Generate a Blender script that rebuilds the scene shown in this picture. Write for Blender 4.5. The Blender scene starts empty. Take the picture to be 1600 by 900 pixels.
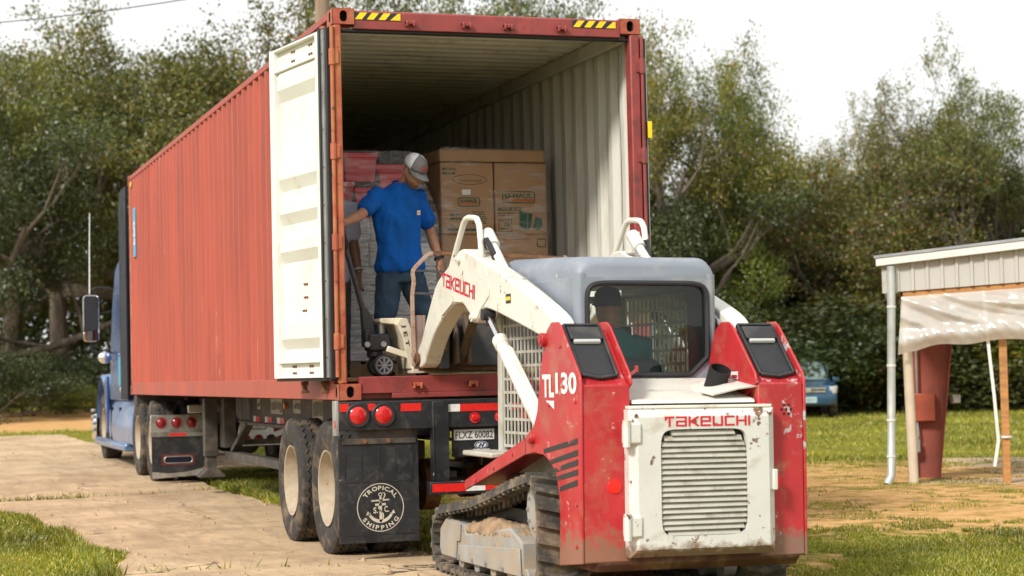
import bpy, bmesh, math, random
import numpy as np
from mathutils import Vector, Matrix, Euler, noise as mnoise

random.seed(7)
SC = bpy.context.scene
COL = SC.collection
R = math.radians

# ------------------------------------------------------------------ camera
CAM_POS = Vector((-3.238, -13.964, 1.3612))
YAW, PITCH, ROLL = 0.31722, 0.043619, -0.0225454
_f = Vector((math.sin(YAW) * math.cos(PITCH), math.cos(YAW) * math.cos(PITCH), math.sin(PITCH)))
_r0 = Vector((math.cos(YAW), -math.sin(YAW), 0)); _u0 = _r0.cross(_f)
_r = _r0 * math.cos(ROLL) + _u0 * math.sin(ROLL)
_u = -_r0 * math.sin(ROLL) + _u0 * math.cos(ROLL)
cam = bpy.data.cameras.new('camera')
cam.sensor_width = 36; cam.lens = 3043.56 / 1600 * 36
cam.clip_start = 0.1; cam.clip_end = 2000
cam.dof.use_dof = True; cam.dof.focus_distance = 13.8; cam.dof.aperture_fstop = 2.8
camo = bpy.data.objects.new('camera', cam); COL.objects.link(camo)
M3 = Matrix((_r, _u, -_f)).transposed()
camo.matrix_world = Matrix.Translation(CAM_POS) @ M3.to_4x4()
SC.camera = camo

# ------------------------------------------------------------------ sky, sun, exposure
SUN_EL, SUN_AZ = R(38), R(234)          # compass-like: azimuth measured from +Y towards +X
world = bpy.data.worlds.new('World'); SC.world = world; world.use_nodes = True
wn = world.node_tree.nodes; wl = world.node_tree.links
wn.clear()
sky = wn.new('ShaderNodeTexSky'); sky.sky_type = 'NISHITA'; sky.sun_disc = False
sky.sun_elevation = SUN_EL; sky.sun_rotation = SUN_AZ
sky.air_density = 1.0; sky.dust_density = 4.0
wt = wn.new('ShaderNodeTexCoord')
wno = wn.new('ShaderNodeTexNoise'); wno.inputs['Scale'].default_value = 1.6; wno.inputs['Detail'].default_value = 5
wl.new(wt.outputs['Generated'], wno.inputs['Vector'])
wr = wn.new('ShaderNodeMapRange'); wr.inputs['From Min'].default_value = .3; wr.inputs['From Max'].default_value = .7
wr.inputs['To Min'].default_value = 0.86; wr.inputs['To Max'].default_value = 0.97
wl.new(wno.outputs['Fac'], wr.inputs['Value'])
wmix = wn.new('ShaderNodeMix'); wmix.data_type = 'RGBA'
wl.new(wr.outputs['Result'], wmix.inputs['Factor'])
wl.new(sky.outputs['Color'], wmix.inputs[6])
wmix.inputs[7].default_value = (9.0, 9.0, 8.8, 1)     # bright even cloud layer
wbg = wn.new('ShaderNodeBackground'); wbg.inputs['Strength'].default_value = 0.09
wl.new(wmix.outputs[2], wbg.inputs['Color'])
wo = wn.new('ShaderNodeOutputWorld'); wl.new(wbg.outputs['Background'], wo.inputs['Surface'])

sun = bpy.data.lights.new('sun', 'SUN'); sun.energy = 2.8; sun.angle = R(10); sun.color = (1.0, .95, .86)
suno = bpy.data.objects.new('sun', sun); COL.objects.link(suno)
sd = Vector((math.sin(SUN_AZ) * math.cos(SUN_EL), math.cos(SUN_AZ) * math.cos(SUN_EL), math.sin(SUN_EL)))
suno.rotation_euler = sd.to_track_quat('Z', 'Y').to_euler()
suno.location = sd * 50

SC.view_settings.view_transform = 'Standard'; SC.view_settings.look = 'None'
SC.view_settings.exposure = 0.55; SC.view_settings.gamma = 1.0
SC.view_settings.use_curve_mapping = False
SC.render.engine = 'CYCLES'
SC.cycles.max_bounces = 6; SC.cycles.diffuse_bounces = 4; SC.cycles.glossy_bounces = 3; SC.cycles.transparent_max_bounces = 12
SC.cycles.use_adaptive_sampling = True; SC.cycles.adaptive_threshold = .02
SC.cycles.caustics_reflective = False; SC.cycles.caustics_refractive = False
SC.cycles.use_denoising = True

# ------------------------------------------------------------------ materials
MATS = {}
def srgb(r, g, b):
    f = lambda c: ((c / 255 + .055) / 1.055) ** 2.4 if c > 10 else c / 255 / 12.92
    return (f(r), f(g), f(b))
def new_mat(name):
    m = bpy.data.materials.new(name); m.use_nodes = True
    return m, m.node_tree.nodes, m.node_tree.links, m.node_tree.nodes['Principled BSDF']
def noise_node(n, l, vec, scale, detail=4, rough=.55, dist=0.0):
    t = n.new('ShaderNodeTexNoise'); t.inputs['Scale'].default_value = scale
    t.inputs['Detail'].default_value = detail; t.inputs['Roughness'].default_value = rough
    t.inputs['Distortion'].default_value = dist
    l.new(vec, t.inputs['Vector']); return t.outputs['Fac']
def maprange(n, l, val, a, b, c=0.0, d=1.0):
    t = n.new('ShaderNodeMapRange'); t.inputs['From Min'].default_value = a; t.inputs['From Max'].default_value = b
    t.inputs['To Min'].default_value = c; t.inputs['To Max'].default_value = d
    l.new(val, t.inputs['Value']); return t.outputs['Result']
def mixc(n, l, fac, a, b):
    t = n.new('ShaderNodeMix'); t.data_type = 'RGBA'
    if isinstance(fac, float): t.inputs['Factor'].default_value = fac
    else: l.new(fac, t.inputs['Factor'])
    for i, c in ((6, a), (7, b)):
        if isinstance(c, (tuple, list)): t.inputs[i].default_value = (*c[:3], 1)
        else: l.new(c, t.inputs[i])
    return t.outputs[2]
def mathn(n, l, op, a, b=None):
    t = n.new('ShaderNodeMath'); t.operation = op; t.use_clamp = False
    for i, x in enumerate((a, b)):
        if x is None: continue
        if isinstance(x, (int, float)): t.inputs[i].default_value = x
        else: l.new(x, t.inputs[i])
    return t.outputs[0]
def pmat(name, col, rough=.5, metal=0.0, var=.12, vscale=5, dirt=None, damt=.3, dscale=3, streak=1.0,
         chip=None, camt=.2, cscale=14, bump=0.0, bscale=60, spec=.5, coat=0.0, trans=0.0, low=None):
    """procedural paint / metal / plastic: base colour, cloudy variation, dirt with its own shapes, chips"""
    if name in MATS: return MATS[name]
    m, n, l, p = new_mat(name)
    tc = n.new('ShaderNodeTexCoord')
    mp = n.new('ShaderNodeMapping'); l.new(tc.outputs['Object'], mp.inputs['Vector'])
    mp.inputs['Scale'].default_value = (1, 1, 1.0 / streak)
    oi = n.new('ShaderNodeObjectInfo')
    ad = n.new('ShaderNodeVectorMath'); ad.operation = 'ADD'
    l.new(mp.outputs['Vector'], ad.inputs[0])
    sc = n.new('ShaderNodeMath'); sc.operation = 'MULTIPLY'; sc.inputs[1].default_value = 37.0
    l.new(oi.outputs['Random'], sc.inputs[0]); l.new(sc.outputs[0], ad.inputs[1])
    vec = ad.outputs[0]
    f1 = noise_node(n, l, vec, vscale, 5)
    dk = tuple(c * (1 - var) for c in col); lt = tuple(min(1, c * (1 + var)) for c in col)
    c = mixc(n, l, maprange(n, l, f1, .3, .7), dk, lt)
    rv = maprange(n, l, f1, .3, .7, max(0, rough - .08), min(1, rough + .08))
    if dirt:
        fd = noise_node(n, l, vec, dscale, 8, .68, .4)
        e = .62 - .3 * damt
        md = maprange(n, l, fd, e, e + .18, 0, .85)
        c = mixc(n, l, md, c, dirt)
    if chip:
        fc = noise_node(n, l, vec, cscale, 9, .72)
        fc2 = noise_node(n, l, vec, cscale * .2, 3)
        s = mathn(n, l, 'ADD', fc, mathn(n, l, 'MULTIPLY', fc2, .5))
        e = 1.02 - .3 * camt
        mc = maprange(n, l, s, e, e + .025)
        c = mixc(n, l, mc, c, chip)
        rv = mathn(n, l, 'ADD', rv, mathn(n, l, 'MULTIPLY', mc, .25))
    if low:     # mud and rust splashed along the lower edge: (z from, z to, colour)
        sx = n.new('ShaderNodeSeparateXYZ'); l.new(tc.outputs['Object'], sx.inputs[0])
        fl = noise_node(n, l, vec, 11, 8, .7)
        g = maprange(n, l, sx.outputs['Z'], low[0], low[1], .62, 0.0)
        ml = maprange(n, l, mathn(n, l, 'ADD', g, fl), .72, .92, 0, .9)
        c = mixc(n, l, ml, c, low[2]); rv = mathn(n, l, 'ADD', rv, mathn(n, l, 'MULTIPLY', ml, .3))
    l.new(c, p.inputs['Base Color']); l.new(rv, p.inputs['Roughness'])
    p.inputs['Metallic'].default_value = metal
    p.inputs['Specular IOR Level'].default_value = spec
    if coat: p.inputs['Coat Weight'].default_value = coat; p.inputs['Coat Roughness'].default_value = .12
    if trans: p.inputs['Transmission Weight'].default_value = trans
    if bump:
        fb = noise_node(n, l, vec, bscale, 4, .6)
        b = n.new('ShaderNodeBump'); b.inputs['Strength'].default_value = bump; b.inputs['Distance'].default_value = .01
        l.new(fb, b.inputs['Height']); l.new(b.outputs['Normal'], p.inputs['Normal'])
    MATS[name] = m
    return m

# ------------------------------------------------------------------ mesh builder
class MB:
    def __init__(s): s.v = []; s.f = []; s.m = []
    def add(s, vs, fs, mi=0):
        o = len(s.v); s.v.extend([tuple(v) for v in vs])
        s.f.extend([tuple(i + o for i in f) for f in fs]); s.m.extend([mi] * len(fs)); return s
    def bx(s, x0, x1, y0, y1, z0, z1, mi=0):
        return s.add([(x0,y0,z0),(x1,y0,z0),(x1,y1,z0),(x0,y1,z0),(x0,y0,z1),(x1,y0,z1),(x1,y1,z1),(x0,y1,z1)],
                     [(3,2,1,0),(4,5,6,7),(0,1,5,4),(1,2,6,5),(2,3,7,6),(3,0,4,7)], mi)
    def box(s, c, d, rot=None, mi=0):
        M = Matrix.Identity(3) if rot is None else (rot if isinstance(rot, Matrix) else Euler(rot).to_matrix())
        c = Vector(c); P = []
        for z in (-.5, .5):
            for x, y in ((-.5,-.5),(.5,-.5),(.5,.5),(-.5,.5)):
                P.append(c + M @ Vector((x*d[0], y*d[1], z*d[2])))
        return s.add(P, [(3,2,1,0),(4,5,6,7),(0,1,5,4),(1,2,6,5),(2,3,7,6),(3,0,4,7)], mi)
    def beam(s, p0, p1, w, h, up=(0,0,1), mi=0):
        p0 = Vector(p0); p1 = Vector(p1); d = (p1-p0).normalized(); up = Vector(up)
        sx = d.cross(up)
        if sx.length < 1e-4: sx = d.cross(Vector((1,0,0)))
        sx.normalize(); uz = sx.cross(d).normalized(); P = []
        for p in (p0, p1):
            for a, b in ((-1,-1),(1,-1),(1,1),(-1,1)): P.append(p + sx*(a*w/2) + uz*(b*h/2))
        return s.add(P, [(3,2,1,0),(4,5,6,7),(0,1,5,4),(1,2,6,5),(2,3,7,6),(3,0,4,7)], mi)
    def prism(s, poly, ax, a0, a1, mi=0):
        k = 'xyz'.index(ax)
        def mk(p, a):
            q = list(p); q.insert(k, a); return q
        n = len(poly)
        vs = [mk(p, a0) for p in poly] + [mk(p, a1) for p in poly]
        fs = [tuple(range(n))[::-1], tuple(range(n, 2*n))] + [(i, (i+1) % n, n+(i+1) % n, n+i) for i in range(n)]
        return s.add(vs, fs, mi)
    def loft(s, rings, cap=True, closed=False, mi=0):
        n = len(rings[0]); vs = [p for r in rings for p in r]; fs = []
        K = len(rings)
        for k in range(K if closed else K-1):
            a = k*n; b = ((k+1) % K)*n
            for i in range(n): fs.append((a+i, a+(i+1) % n, b+(i+1) % n, b+i))
        if cap and not closed: fs.append(tuple(range(n))[::-1]); fs.append(tuple(range((K-1)*n, K*n)))
        return s.add(vs, fs, mi)
    def cyl(s, p0, p1, r0, r1=None, n=16, caps=True, mi=0):
        if r1 is None: r1 = r0
        return s.tube([p0, p1], [r0, r1], n, caps, mi)
    def tube(s, pts, r, n=8, caps=True, mi=0, closed=False):
        pts = [Vector(p) for p in pts]; K = len(pts)
        rs = r if isinstance(r, (list, tuple)) else [r]*K
        rings = []; prev = None
        for i, p in enumerate(pts):
            if closed: d = (pts[(i+1) % K]-pts[i-1])
            else: d = (pts[min(i+1, K-1)]-pts[max(i-1, 0)])
            d.normalize()
            if prev is None:
                a = Vector((0,0,1)) if abs(d.z) < .9 else Vector((1,0,0))
                x = d.cross(a).normalized()
            else: x = (prev - d*prev.dot(d)).normalized()
            y = d.cross(x); prev = x
            rings.append([p + (x*math.cos(t)+y*math.sin(t))*rs[i] for t in [2*math.pi*j/n for j in range(n)]])
        return s.loft(rings, caps, closed, mi)
    def lathe(s, prof, c, ax, n=32, mi=0, closed=True):
        """prof: list of (radius, offset along axis); ax unit Vector"""
        c = Vector(c); ax = Vector(ax).normalized()
        a = Vector((0,0,1)) if abs(ax.z) < .9 else Vector((1,0,0))
        x = ax.cross(a).normalized(); y = ax.cross(x)
        rings = [[c + ax*h + (x*math.cos(t)+y*math.sin(t))*r for r, h in prof] for t in [2*math.pi*j/n for j in range(n)]]
        m = len(prof); vs = [p for r in rings for p in r]; fs = []
        for k in range(n):
            a0 = k*m; b0 = ((k+1) % n)*m
            for i in range(m if closed else m-1): fs.append((a0+i, b0+i, b0+(i+1) % m, a0+(i+1) % m))
        return s.add(vs, fs, mi)
    def ball(s, c, r, n=12, mi=0):
        r = r if isinstance(r, (tuple, list)) else (r, r, r); c = Vector(c); rings = []
        for i in range(1, n):
            t = math.pi*i/n
            rings.append([c+Vector((r[0]*math.sin(t)*math.cos(q), r[1]*math.sin(t)*math.sin(q), r[2]*math.cos(t))) for q in [2*math.pi*j/(n+4) for j in range(n+4)]])
        return s.loft(rings, True, False, mi)
    def ringplate(s, c, u, v, w, h, pts, depth, mi=0, mi_in=0, n=24, back=True):
        """rectangular face w x h (axes u,v) with a hole; pts(theta)->(a,b) outline; recess of depth against u x v"""
        c = Vector(c); u = Vector(u); v = Vector(v); nn = u.cross(v)
        O = []; I = []
        for j in range(n):
            t = 2*math.pi*(j+.5)/n; ct, st = math.cos(t), math.sin(t)
            k = min((w/2)/max(1e-6, abs(ct)), (h/2)/max(1e-6, abs(st)))
            O.append(c+u*(k*ct)+v*(k*st)); a, b = pts(t); I.append(c+u*a+v*b)
        D = [p-nn*depth for p in I]
        fs = []
        for j in range(n):
            k = (j+1) % n
            fs += [(j, k, n+k, n+j)]
        s.add(O+I, fs, mi)
        fs = [(j, (j+1) % n, n+(j+1) % n, n+j) for j in range(n)]
        if back: fs.append(tuple(range(n, 2*n)))
        s.add(I+D, fs, mi_in)
        # fill the four corners
        for sx in (-1, 1):
            for sy in (-1, 1):
                cn = c+u*(sx*w/2)+v*(sy*h/2)
                q = [(j, (O[j]-c)) for j in range(n)]
                near = sorted(range(n), key=lambda j: (O[j]-cn).length)[:2]
                near = [O[j] for j in near]
                s.add([cn]+near, [(0, 1, 2)], mi)
        return s
    def build(s, name, mat, parent=None, bevel=0.0, seg=2, sharp=35, keep=False, recalc=True):
        me = bpy.data.meshes.new(name)
        if not s.v: s.add([(0,0,0),(0,0,.001),(0,.001,0)], [(0,1,2)])
        A = np.array(s.v, dtype=float)
        c = np.zeros(3) if keep else (A.min(0)+A.max(0))/2
        me.from_pydata((A-c).tolist(), [], s.f)
        mats = mat if isinstance(mat, (list, tuple)) else [mat]
        for m in mats: me.materials.append(m)
        if len(mats) > 1: me.polygons.foreach_set('material_index', s.m)
        if recalc:
            bm = bmesh.new(); bm.from_mesh(me); bmesh.ops.recalc_face_normals(bm, faces=bm.faces); bm.to_mesh(me); bm.free()
        if sharp is not None:
            me.shade_smooth(); me.set_sharp_from_angle(angle=R(sharp))
        me.update()
        return link(name, me, parent, tuple(c), bevel, seg)
ROOTM = {}
def link(name, me, parent=None, loc=(0,0,0), bevel=0.0, seg=2):
    o = bpy.data.objects.new(name, me); COL.objects.link(o)
    o.location = loc
    if parent is not None:
        o.parent = parent
        pl = WLOC.get(parent.name, Vector((0,0,0)))
        o.location = Vector(loc) - pl
    WLOC[o.name] = Vector(loc)
    if bevel:
        b = o.modifiers.new('bevel', 'BEVEL'); b.width = bevel; b.segments = seg; b.limit_method = 'ANGLE'; b.angle_limit = R(40)
    return o
WLOC = {}
def tag(o, label=None, cat=None, group=None, kind=None):
    if label: o['label'] = label
    if cat: o['category'] = cat
    if group: o['group'] = group
    if kind: o['kind'] = kind
    return o
def thing(name, label, cat, loc=(0,0,0), group=None):
    o = bpy.data.objects.new(name, None); COL.objects.link(o); o.location = loc
    o.empty_display_size = .2
    WLOC[o.name] = Vector(loc)
    return tag(o, label, cat, group)
def dup(o, parent=None):
    c = o.copy(); COL.objects.link(c)
    if parent is not None: c.parent = parent
    WLOC[c.name] = WLOC.get(o.name, Vector((0,0,0)))
    for ch in list(o.children): dup(ch, c)
    return c

# ------------------------------------------------------------------ lettering
def text_geo(txt, offset=0.0):
    cu = bpy.data.curves.new('t', 'FONT'); cu.body = txt; cu.size = 1; cu.offset = offset; cu.resolution_u = 3
    to = bpy.data.objects.new('t', cu)
    me = bpy.data.meshes.new_from_object(to)
    V = [v.co.copy() for v in me.vertices]; F = [tuple(p.vertices) for p in me.polygons]
    bpy.data.objects.remove(to); bpy.data.curves.remove(cu); bpy.data.meshes.remove(me)
    return V, F
def lettering(name, txt, o, ud, vd, h, mat, parent, w=None, offset=0.0, lift=.003, shear=0.0):
    """flat lettering whose lower left corner is at o, reading along ud with up = vd"""
    V, F = text_geo(txt, offset)
    x0 = min(v.x for v in V); x1 = max(v.x for v in V); y0 = min(v.y for v in V); y1 = max(v.y for v in V)
    sy = h/(y1-y0); sx = (w/(x1-x0)) if w else sy
    ud = Vector(ud).normalized(); vd = Vector(vd).normalized(); n = ud.cross(vd); o = Vector(o)
    mb = MB()
    mb.add([o + ud*((v.x-x0)*sx + shear*(v.y-y0)*sy) + vd*((v.y-y0)*sy) + n*lift for v in V], F)
    return mb.build(name, mat, parent, sharp=None, recalc=False)
STROKES = {  # wide square machine lettering on a 0..1 box
 'T': ([[(0,.72),(0,1),(1,1)], [(.5,1),(.5,0)]], .62), 'A': ([[(0,1),(1,1),(1,0),(0,0),(0,.5),(1,.5)]], .72), 'K': ([[(0,1),(0,0)], [(1,1),(.2,.5),(1,0)]], .68),
 'E': ([[(1,0),(0,0),(0,1),(1,1),(1,.5),(0,.5)]], .7), 'U': ([[(0,1),(0,0),(1,0),(1,1)]], .7), 'C': ([[(1,1),(0,1),(0,0),(1,0)]], .66),
 'H': ([[(0,1),(0,0)], [(0,.5),(1,.5)], [(1,1),(1,0)]], .7), 'I': ([[(0,1),(0,0)]], 0.0)}
def strokes(name, txt, o, ud, vd, h, w, mat, parent, th=.17, lift=.003, gap=.3):
    ud = Vector(ud).normalized(); vd = Vector(vd).normalized(); nn = ud.cross(vd); o = Vector(o)
    tot = sum(STROKES[c][1]+gap for c in txt)-gap+th; mb = MB(); x = th/2; k = 0
    for c in txt:
        ls, cw = STROKES[c]
        for ln in ls:
            for a, b in zip(ln[:-1], ln[1:]):
                A = Vector((x+a[0]*cw, th/2+a[1]*(1-th))); B = Vector((x+b[0]*cw, th/2+b[1]*(1-th)))
                d = (B-A).normalized(); q = Vector((-d.y, d.x))*th/2; A = A-d*th/2; B = B+d*th/2
                k += 1
                mb.add([o+ud*(p.x/tot*w)+vd*(p.y*h)+nn*(lift+k*.00004) for p in (A-q, B-q, B+q, A+q)], [(0,1,2,3)])
        x += cw+gap
    return mb.build(name, mat, parent, sharp=None, recalc=False)
def disc(c, n, r, seg=24):
    n = Vector(n).normalized(); a = Vector((0,0,1)) if abs(n.z) < .9 else Vector((1,0,0)); x = a.cross(n).normalized(); y = n.cross(x)
    return [Vector(c)+(x*math.cos(t)+y*math.sin(t))*r for t in [2*math.pi*i/seg for i in range(seg)]]
def arcpts(cx, cy, r, a0, a1, n):
    return [(cx+r*math.cos(R(a0+(a1-a0)*i/n)), cy+r*math.sin(R(a0+(a1-a0)*i/n))) for i in range(n+1)]
def rrect(x0, x1, y0, y1, r, n=4):
    return (arcpts(x1-r, y0+r, r, -90, 0, n)+arcpts(x1-r, y1-r, r, 0, 90, n)+arcpts(x0+r, y1-r, r, 90, 180, n)+arcpts(x0+r, y0+r, r, 180, 270, n))

# ================================================================== the ground
def sstep(t): t = np.clip(t, 0, 1); return t*t*(3-2*t)
def terr(x, y): return 0.0125*np.clip(np.asarray(y, float)-2, 0, 60)*(1-sstep((np.asarray(x, float)-4)/10))
def tz(x, y): return float(terr(x, y))
_rng = np.random.default_rng(3)
def vnoise(x, y, s, seed=0.0):
    out = np.empty(np.shape(x))
    it = np.nditer([x, y], flags=['multi_index'])
    for a, b in it: out[it.multi_index] = mnoise.noise(Vector((float(a)*s+seed, float(b)*s-seed, seed*.37)))
    return out
def ell(x, y, cx, cy, rx, ry, ang=0.0):
    c, s = math.cos(ang), math.sin(ang); dx = x-cx; dy = y-cy
    return 1-np.sqrt(((dx*c+dy*s)/rx)**2+((-dx*s+dy*c)/ry)**2)
def in_drive(x, y):
    """>0 on the concrete drive (distance-like)"""
    right = np.where(y < 6, .80, np.where(y < 13, .62, 2.4))
    left = np.interp(y, [-7, .2, .9, 1.7, 2.6, 4, 6.1, 7.2, 8, 8.1], [-1.66, -1.70, -1.5, -1.3, -1.55, -1.68, -1.78, -2.2, -2.8, -14])
    d = np.minimum(np.minimum(right-x, x-left), np.minimum(27.0-y, y+7))
    return d
def bare(x, y):
    """0 grass .. 1 bare sand / dirt"""
    b = np.maximum.reduce([np.minimum(.47, 1.5*ell(x, y, 7.0, 4.6, 6.6, 5.6, R(61))), 1.6*ell(x, y, 1.0, -1.2, 2.6, 2.4), 
                           np.where((y > 28) & (x < 16), 1.2*np.minimum((y-28.5)/2, (47-y)/4), -1.0)])
    return b
def axis(a, near, b, n1, n2, n3):
    return np.concatenate([-np.geomspace(1, 1+a, n1)[::-1]+1+near[0], np.linspace(near[0], near[1], n2)[1:], np.geomspace(1, 1+b, n3)[1:]-1+near[1]])
gx = axis(400, (-6, 26), 400, 14, 150, 14); gy = axis(120, (-8, 52), 600, 10, 240, 14)
GX, GY = np.meshgrid(gx, gy); GZ = terr(GX, GY)
nz = vnoise(GX, GY, .9, 4.1)*.02+vnoise(GX, GY, .23, 9.7)*.035
GZ = GZ + np.where(in_drive(GX, GY) > -.3, -.03, nz*np.clip((-in_drive(GX, GY)-.3)*1.2, 0, 1))
ny, nx = GX.shape
idx = np.arange(nx*ny).reshape(ny, nx)
faces = np.stack([idx[:-1, :-1], idx[:-1, 1:], idx[1:, 1:], idx[1:, :-1]], -1).reshape(-1, 4)
me = bpy.data.meshes.new('ground')
me.from_pydata(np.stack([GX, GY, GZ], -1).reshape(-1, 3).tolist(), [], faces.tolist())
at = me.attributes.new('bare', 'FLOAT', 'POINT')
at.data.foreach_set('value', np.clip(bare(GX, GY), -1, 1.5).reshape(-1).astype(np.float32))
me.shade_smooth()
m, n, l, p = new_mat('meadow soil')
tc = n.new('ShaderNodeTexCoord'); vec = tc.outputs['Object']
a = n.new('ShaderNodeAttribute'); a.attribute_name = 'bare'
f0 = noise_node(n, l, vec, .55, 6, .65); f1 = noise_node(n, l, vec, 3.5, 6, .7); f2 = noise_node(n, l, vec, 22, 5, .7)
grass = mixc(n, l, maprange(n, l, f0, .35, .65), (.15, .17, .014), (.33, .27, .028))
grass = mixc(n, l, maprange(n, l, f2, .35, .7), grass, (.09, .10, .02))
sand = mixc(n, l, maprange(n, l, f1, .3, .7), (.48, .255, .09), (.66, .41, .18))
sand = mixc(n, l, maprange(n, l, f2, .5, .75), sand, (.32, .185, .08))
k = mathn(n, l, 'ADD', a.outputs['Fac'], mathn(n, l, 'ADD', mathn(n, l, 'MULTIPLY', f1, 1.7), mathn(n, l, 'MULTIPLY', f0, .9)))
k = maprange(n, l, k, 1.42, 1.80)
l.new(mixc(n, l, k, grass, sand), p.inputs['Base Color']); p.inputs['Roughness'].default_value = .95
p.inputs['Specular IOR Level'].default_value = .1
bp = n.new('ShaderNodeBump'); bp.inputs['Strength'].default_value = .6; bp.inputs['Distance'].default_value = .04
l.new(mathn(n, l, 'ADD', f2, f1), bp.inputs['Height']); l.new(bp.outputs['Normal'], p.inputs['Normal'])
me.materials.append(m)
ground = link('ground', me); tag(ground, 'grassy yard with bare sandy patches', None, kind='structure')

# ---- concrete drive in slabs
m, n, l, p = new_mat('worn concrete'); MATS['concrete'] = m
tc = n.new('ShaderNodeTexCoord'); vec = tc.outputs['Object']
f0 = noise_node(n, l, vec, .7, 7, .65, .6); f1 = noise_node(n, l, vec, 4, 8, .7); f2 = noise_node(n, l, vec, 45, 4, .7)
mp = n.new('ShaderNodeMapping'); mp.inputs['Scale'].default_value = (2.6, .45, 1); mp.inputs['Rotation'].default_value = (0, 0, .28); l.new(vec, mp.inputs['Vector'])
f3 = noise_node(n, l, mp.outputs['Vector'], 1.6, 9, .74, 1.2)
c = mixc(n, l, maprange(n, l, f0, .3, .7), (.36, .25, .15), (.68, .50, .315))
c = mixc(n, l, maprange(n, l, f1, .46, .74, 0, .5), c, (.26, .175, .105))
c = mixc(n, l, maprange(n, l, f3, .45, .70, 0, .6), c, (.22, .155, .10))
c = mixc(n, l, maprange(n, l, f2, .55, .8, 0, .5), c, (.60, .48, .34))
vo = n.new('ShaderNodeTexVoronoi'); vo.feature = 'DISTANCE_TO_EDGE'; vo.inputs['Scale'].default_value = .42
vd = n.new('ShaderNodeVectorMath'); vd.operation = 'ADD'; l.new(vec, vd.inputs[0])
nv = n.new('ShaderNodeTexNoise'); nv.inputs['Scale'].default_value = 2.2; nv.inputs['Detail'].default_value = 6; l.new(vec, nv.inputs['Vector'])
sv = n.new('ShaderNodeVectorMath'); sv.operation = 'SCALE'; sv.inputs['Scale'].default_value = .7; l.new(nv.outputs['Color'], sv.inputs[0]); l.new(sv.outputs[0], vd.inputs[1])
l.new(vd.outputs[0], vo.inputs['Vector'])
ck = maprange(n, l, vo.outputs['Distance'], .003, .010, 1, 0)
ck = mathn(n, l, 'MULTIPLY', ck, maprange(n, l, f0, .48, .6))
sp = noise_node(n, l, vec, 130, 3, .6)
c = mixc(n, l, maprange(n, l, sp, .58, .72, 0, .55), c, (.12, .09, .06))
c = mixc(n, l, ck, c, (.07, .055, .035))
l.new(c, p.inputs['Base Color']); p.inputs['Roughness'].default_value = .9; p.inputs['Specular IOR Level'].default_value = .25
bp = n.new('ShaderNodeBump'); bp.inputs['Strength'].default_value = .5; bp.inputs['Distance'].default_value = .01
l.new(mathn(n, l, 'ADD', f2, mathn(n, l, 'MULTIPLY', ck, -2.5)), bp.inputs['Height']); l.new(bp.outputs['Normal'], p.inputs['Normal'])
driveway = bpy.data.objects.new('driveway', None); COL.objects.link(driveway); WLOC['driveway'] = Vector((0,0,0))
tag(driveway, 'worn concrete driveway of several slabs under the truck', None, kind='structure')
def slab(poly):
    """concrete slab with ragged edges, following the terrain"""
    pts = []
    for (x0, y0), (x1, y1) in zip(poly, poly[1:]+poly[:1]):
        L = math.hypot(x1-x0, y1-y0); k = max(1, int(L/.25))
        for i in range(k):
            t = i/k; x = x0+(x1-x0)*t; y = y0+(y1-y0)*t
            q = .10*mnoise.noise(Vector((x*1.1, y*1.1, 2)))+.05*mnoise.noise(Vector((x*5, y*5, 7)))
            nx_, ny_ = (y1-y0)/L, -(x1-x0)/L
            pts.append((x+nx_*q, y+ny_*q))
    mb = MB(); bm = bmesh.new()
    vs = [bm.verts.new((x, y, 0)) for x, y in pts]
    f = bm.faces.new(vs)
    if f.normal.z < 0: bmesh.ops.reverse_faces(bm, faces=[f])
    bmesh.ops.triangulate(bm, faces=bm.faces[:])
    ys = np.arange(math.ceil(min(q[1] for q in pts)), max(q[1] for q in pts), 2.0)
    for yy in ys: bmesh.ops.bisect_plane(bm, geom=bm.verts[:]+bm.edges[:]+bm.faces[:], plane_co=(0, yy, 0), plane_no=(0, 1, 0))
    ex = bmesh.ops.extrude_face_region(bm, geom=bm.faces[:])
    top = [g for g in ex['geom'] if isinstance(g, bmesh.types.BMVert)]; ts = set(top)
    for v in bm.verts: v.co.z = tz(v.co.x, v.co.y)+(.012 if v in ts else -.12)
    bmesh.ops.recalc_face_normals(bm, faces=bm.faces)
    me = bpy.data.meshes.new('slab'); bm.to_mesh(me); bm.free(); me.materials.append(MATS['concrete'])
    return link('slab', me, driveway)
slab([(-1.66, -6.5), (.80, -6.5), (.84, -.4), (.80, 5.6), (.55, 8.55), (-1.2, 8.1), (-2.75, 8.0), (-2.2, 7.2), (-1.78, 6.1), (-1.68, 4), (-1.55, 2.6), (-1.3, 1.7), (-1.5, .9), (-1.7, .1)])
slab([(-9.0, 7.8), (-1.95, 8.01), (-1.15, 8.115), (.53, 8.57), (.62, 12.2), (2.2, 13.0), (2.4, 17.6), (-9.0, 17.6)])
slab([(-9.0, 17.66), (1.0, 17.66), (.5, 22), (.4, 26.6), (-9.0, 27.4)])

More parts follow.
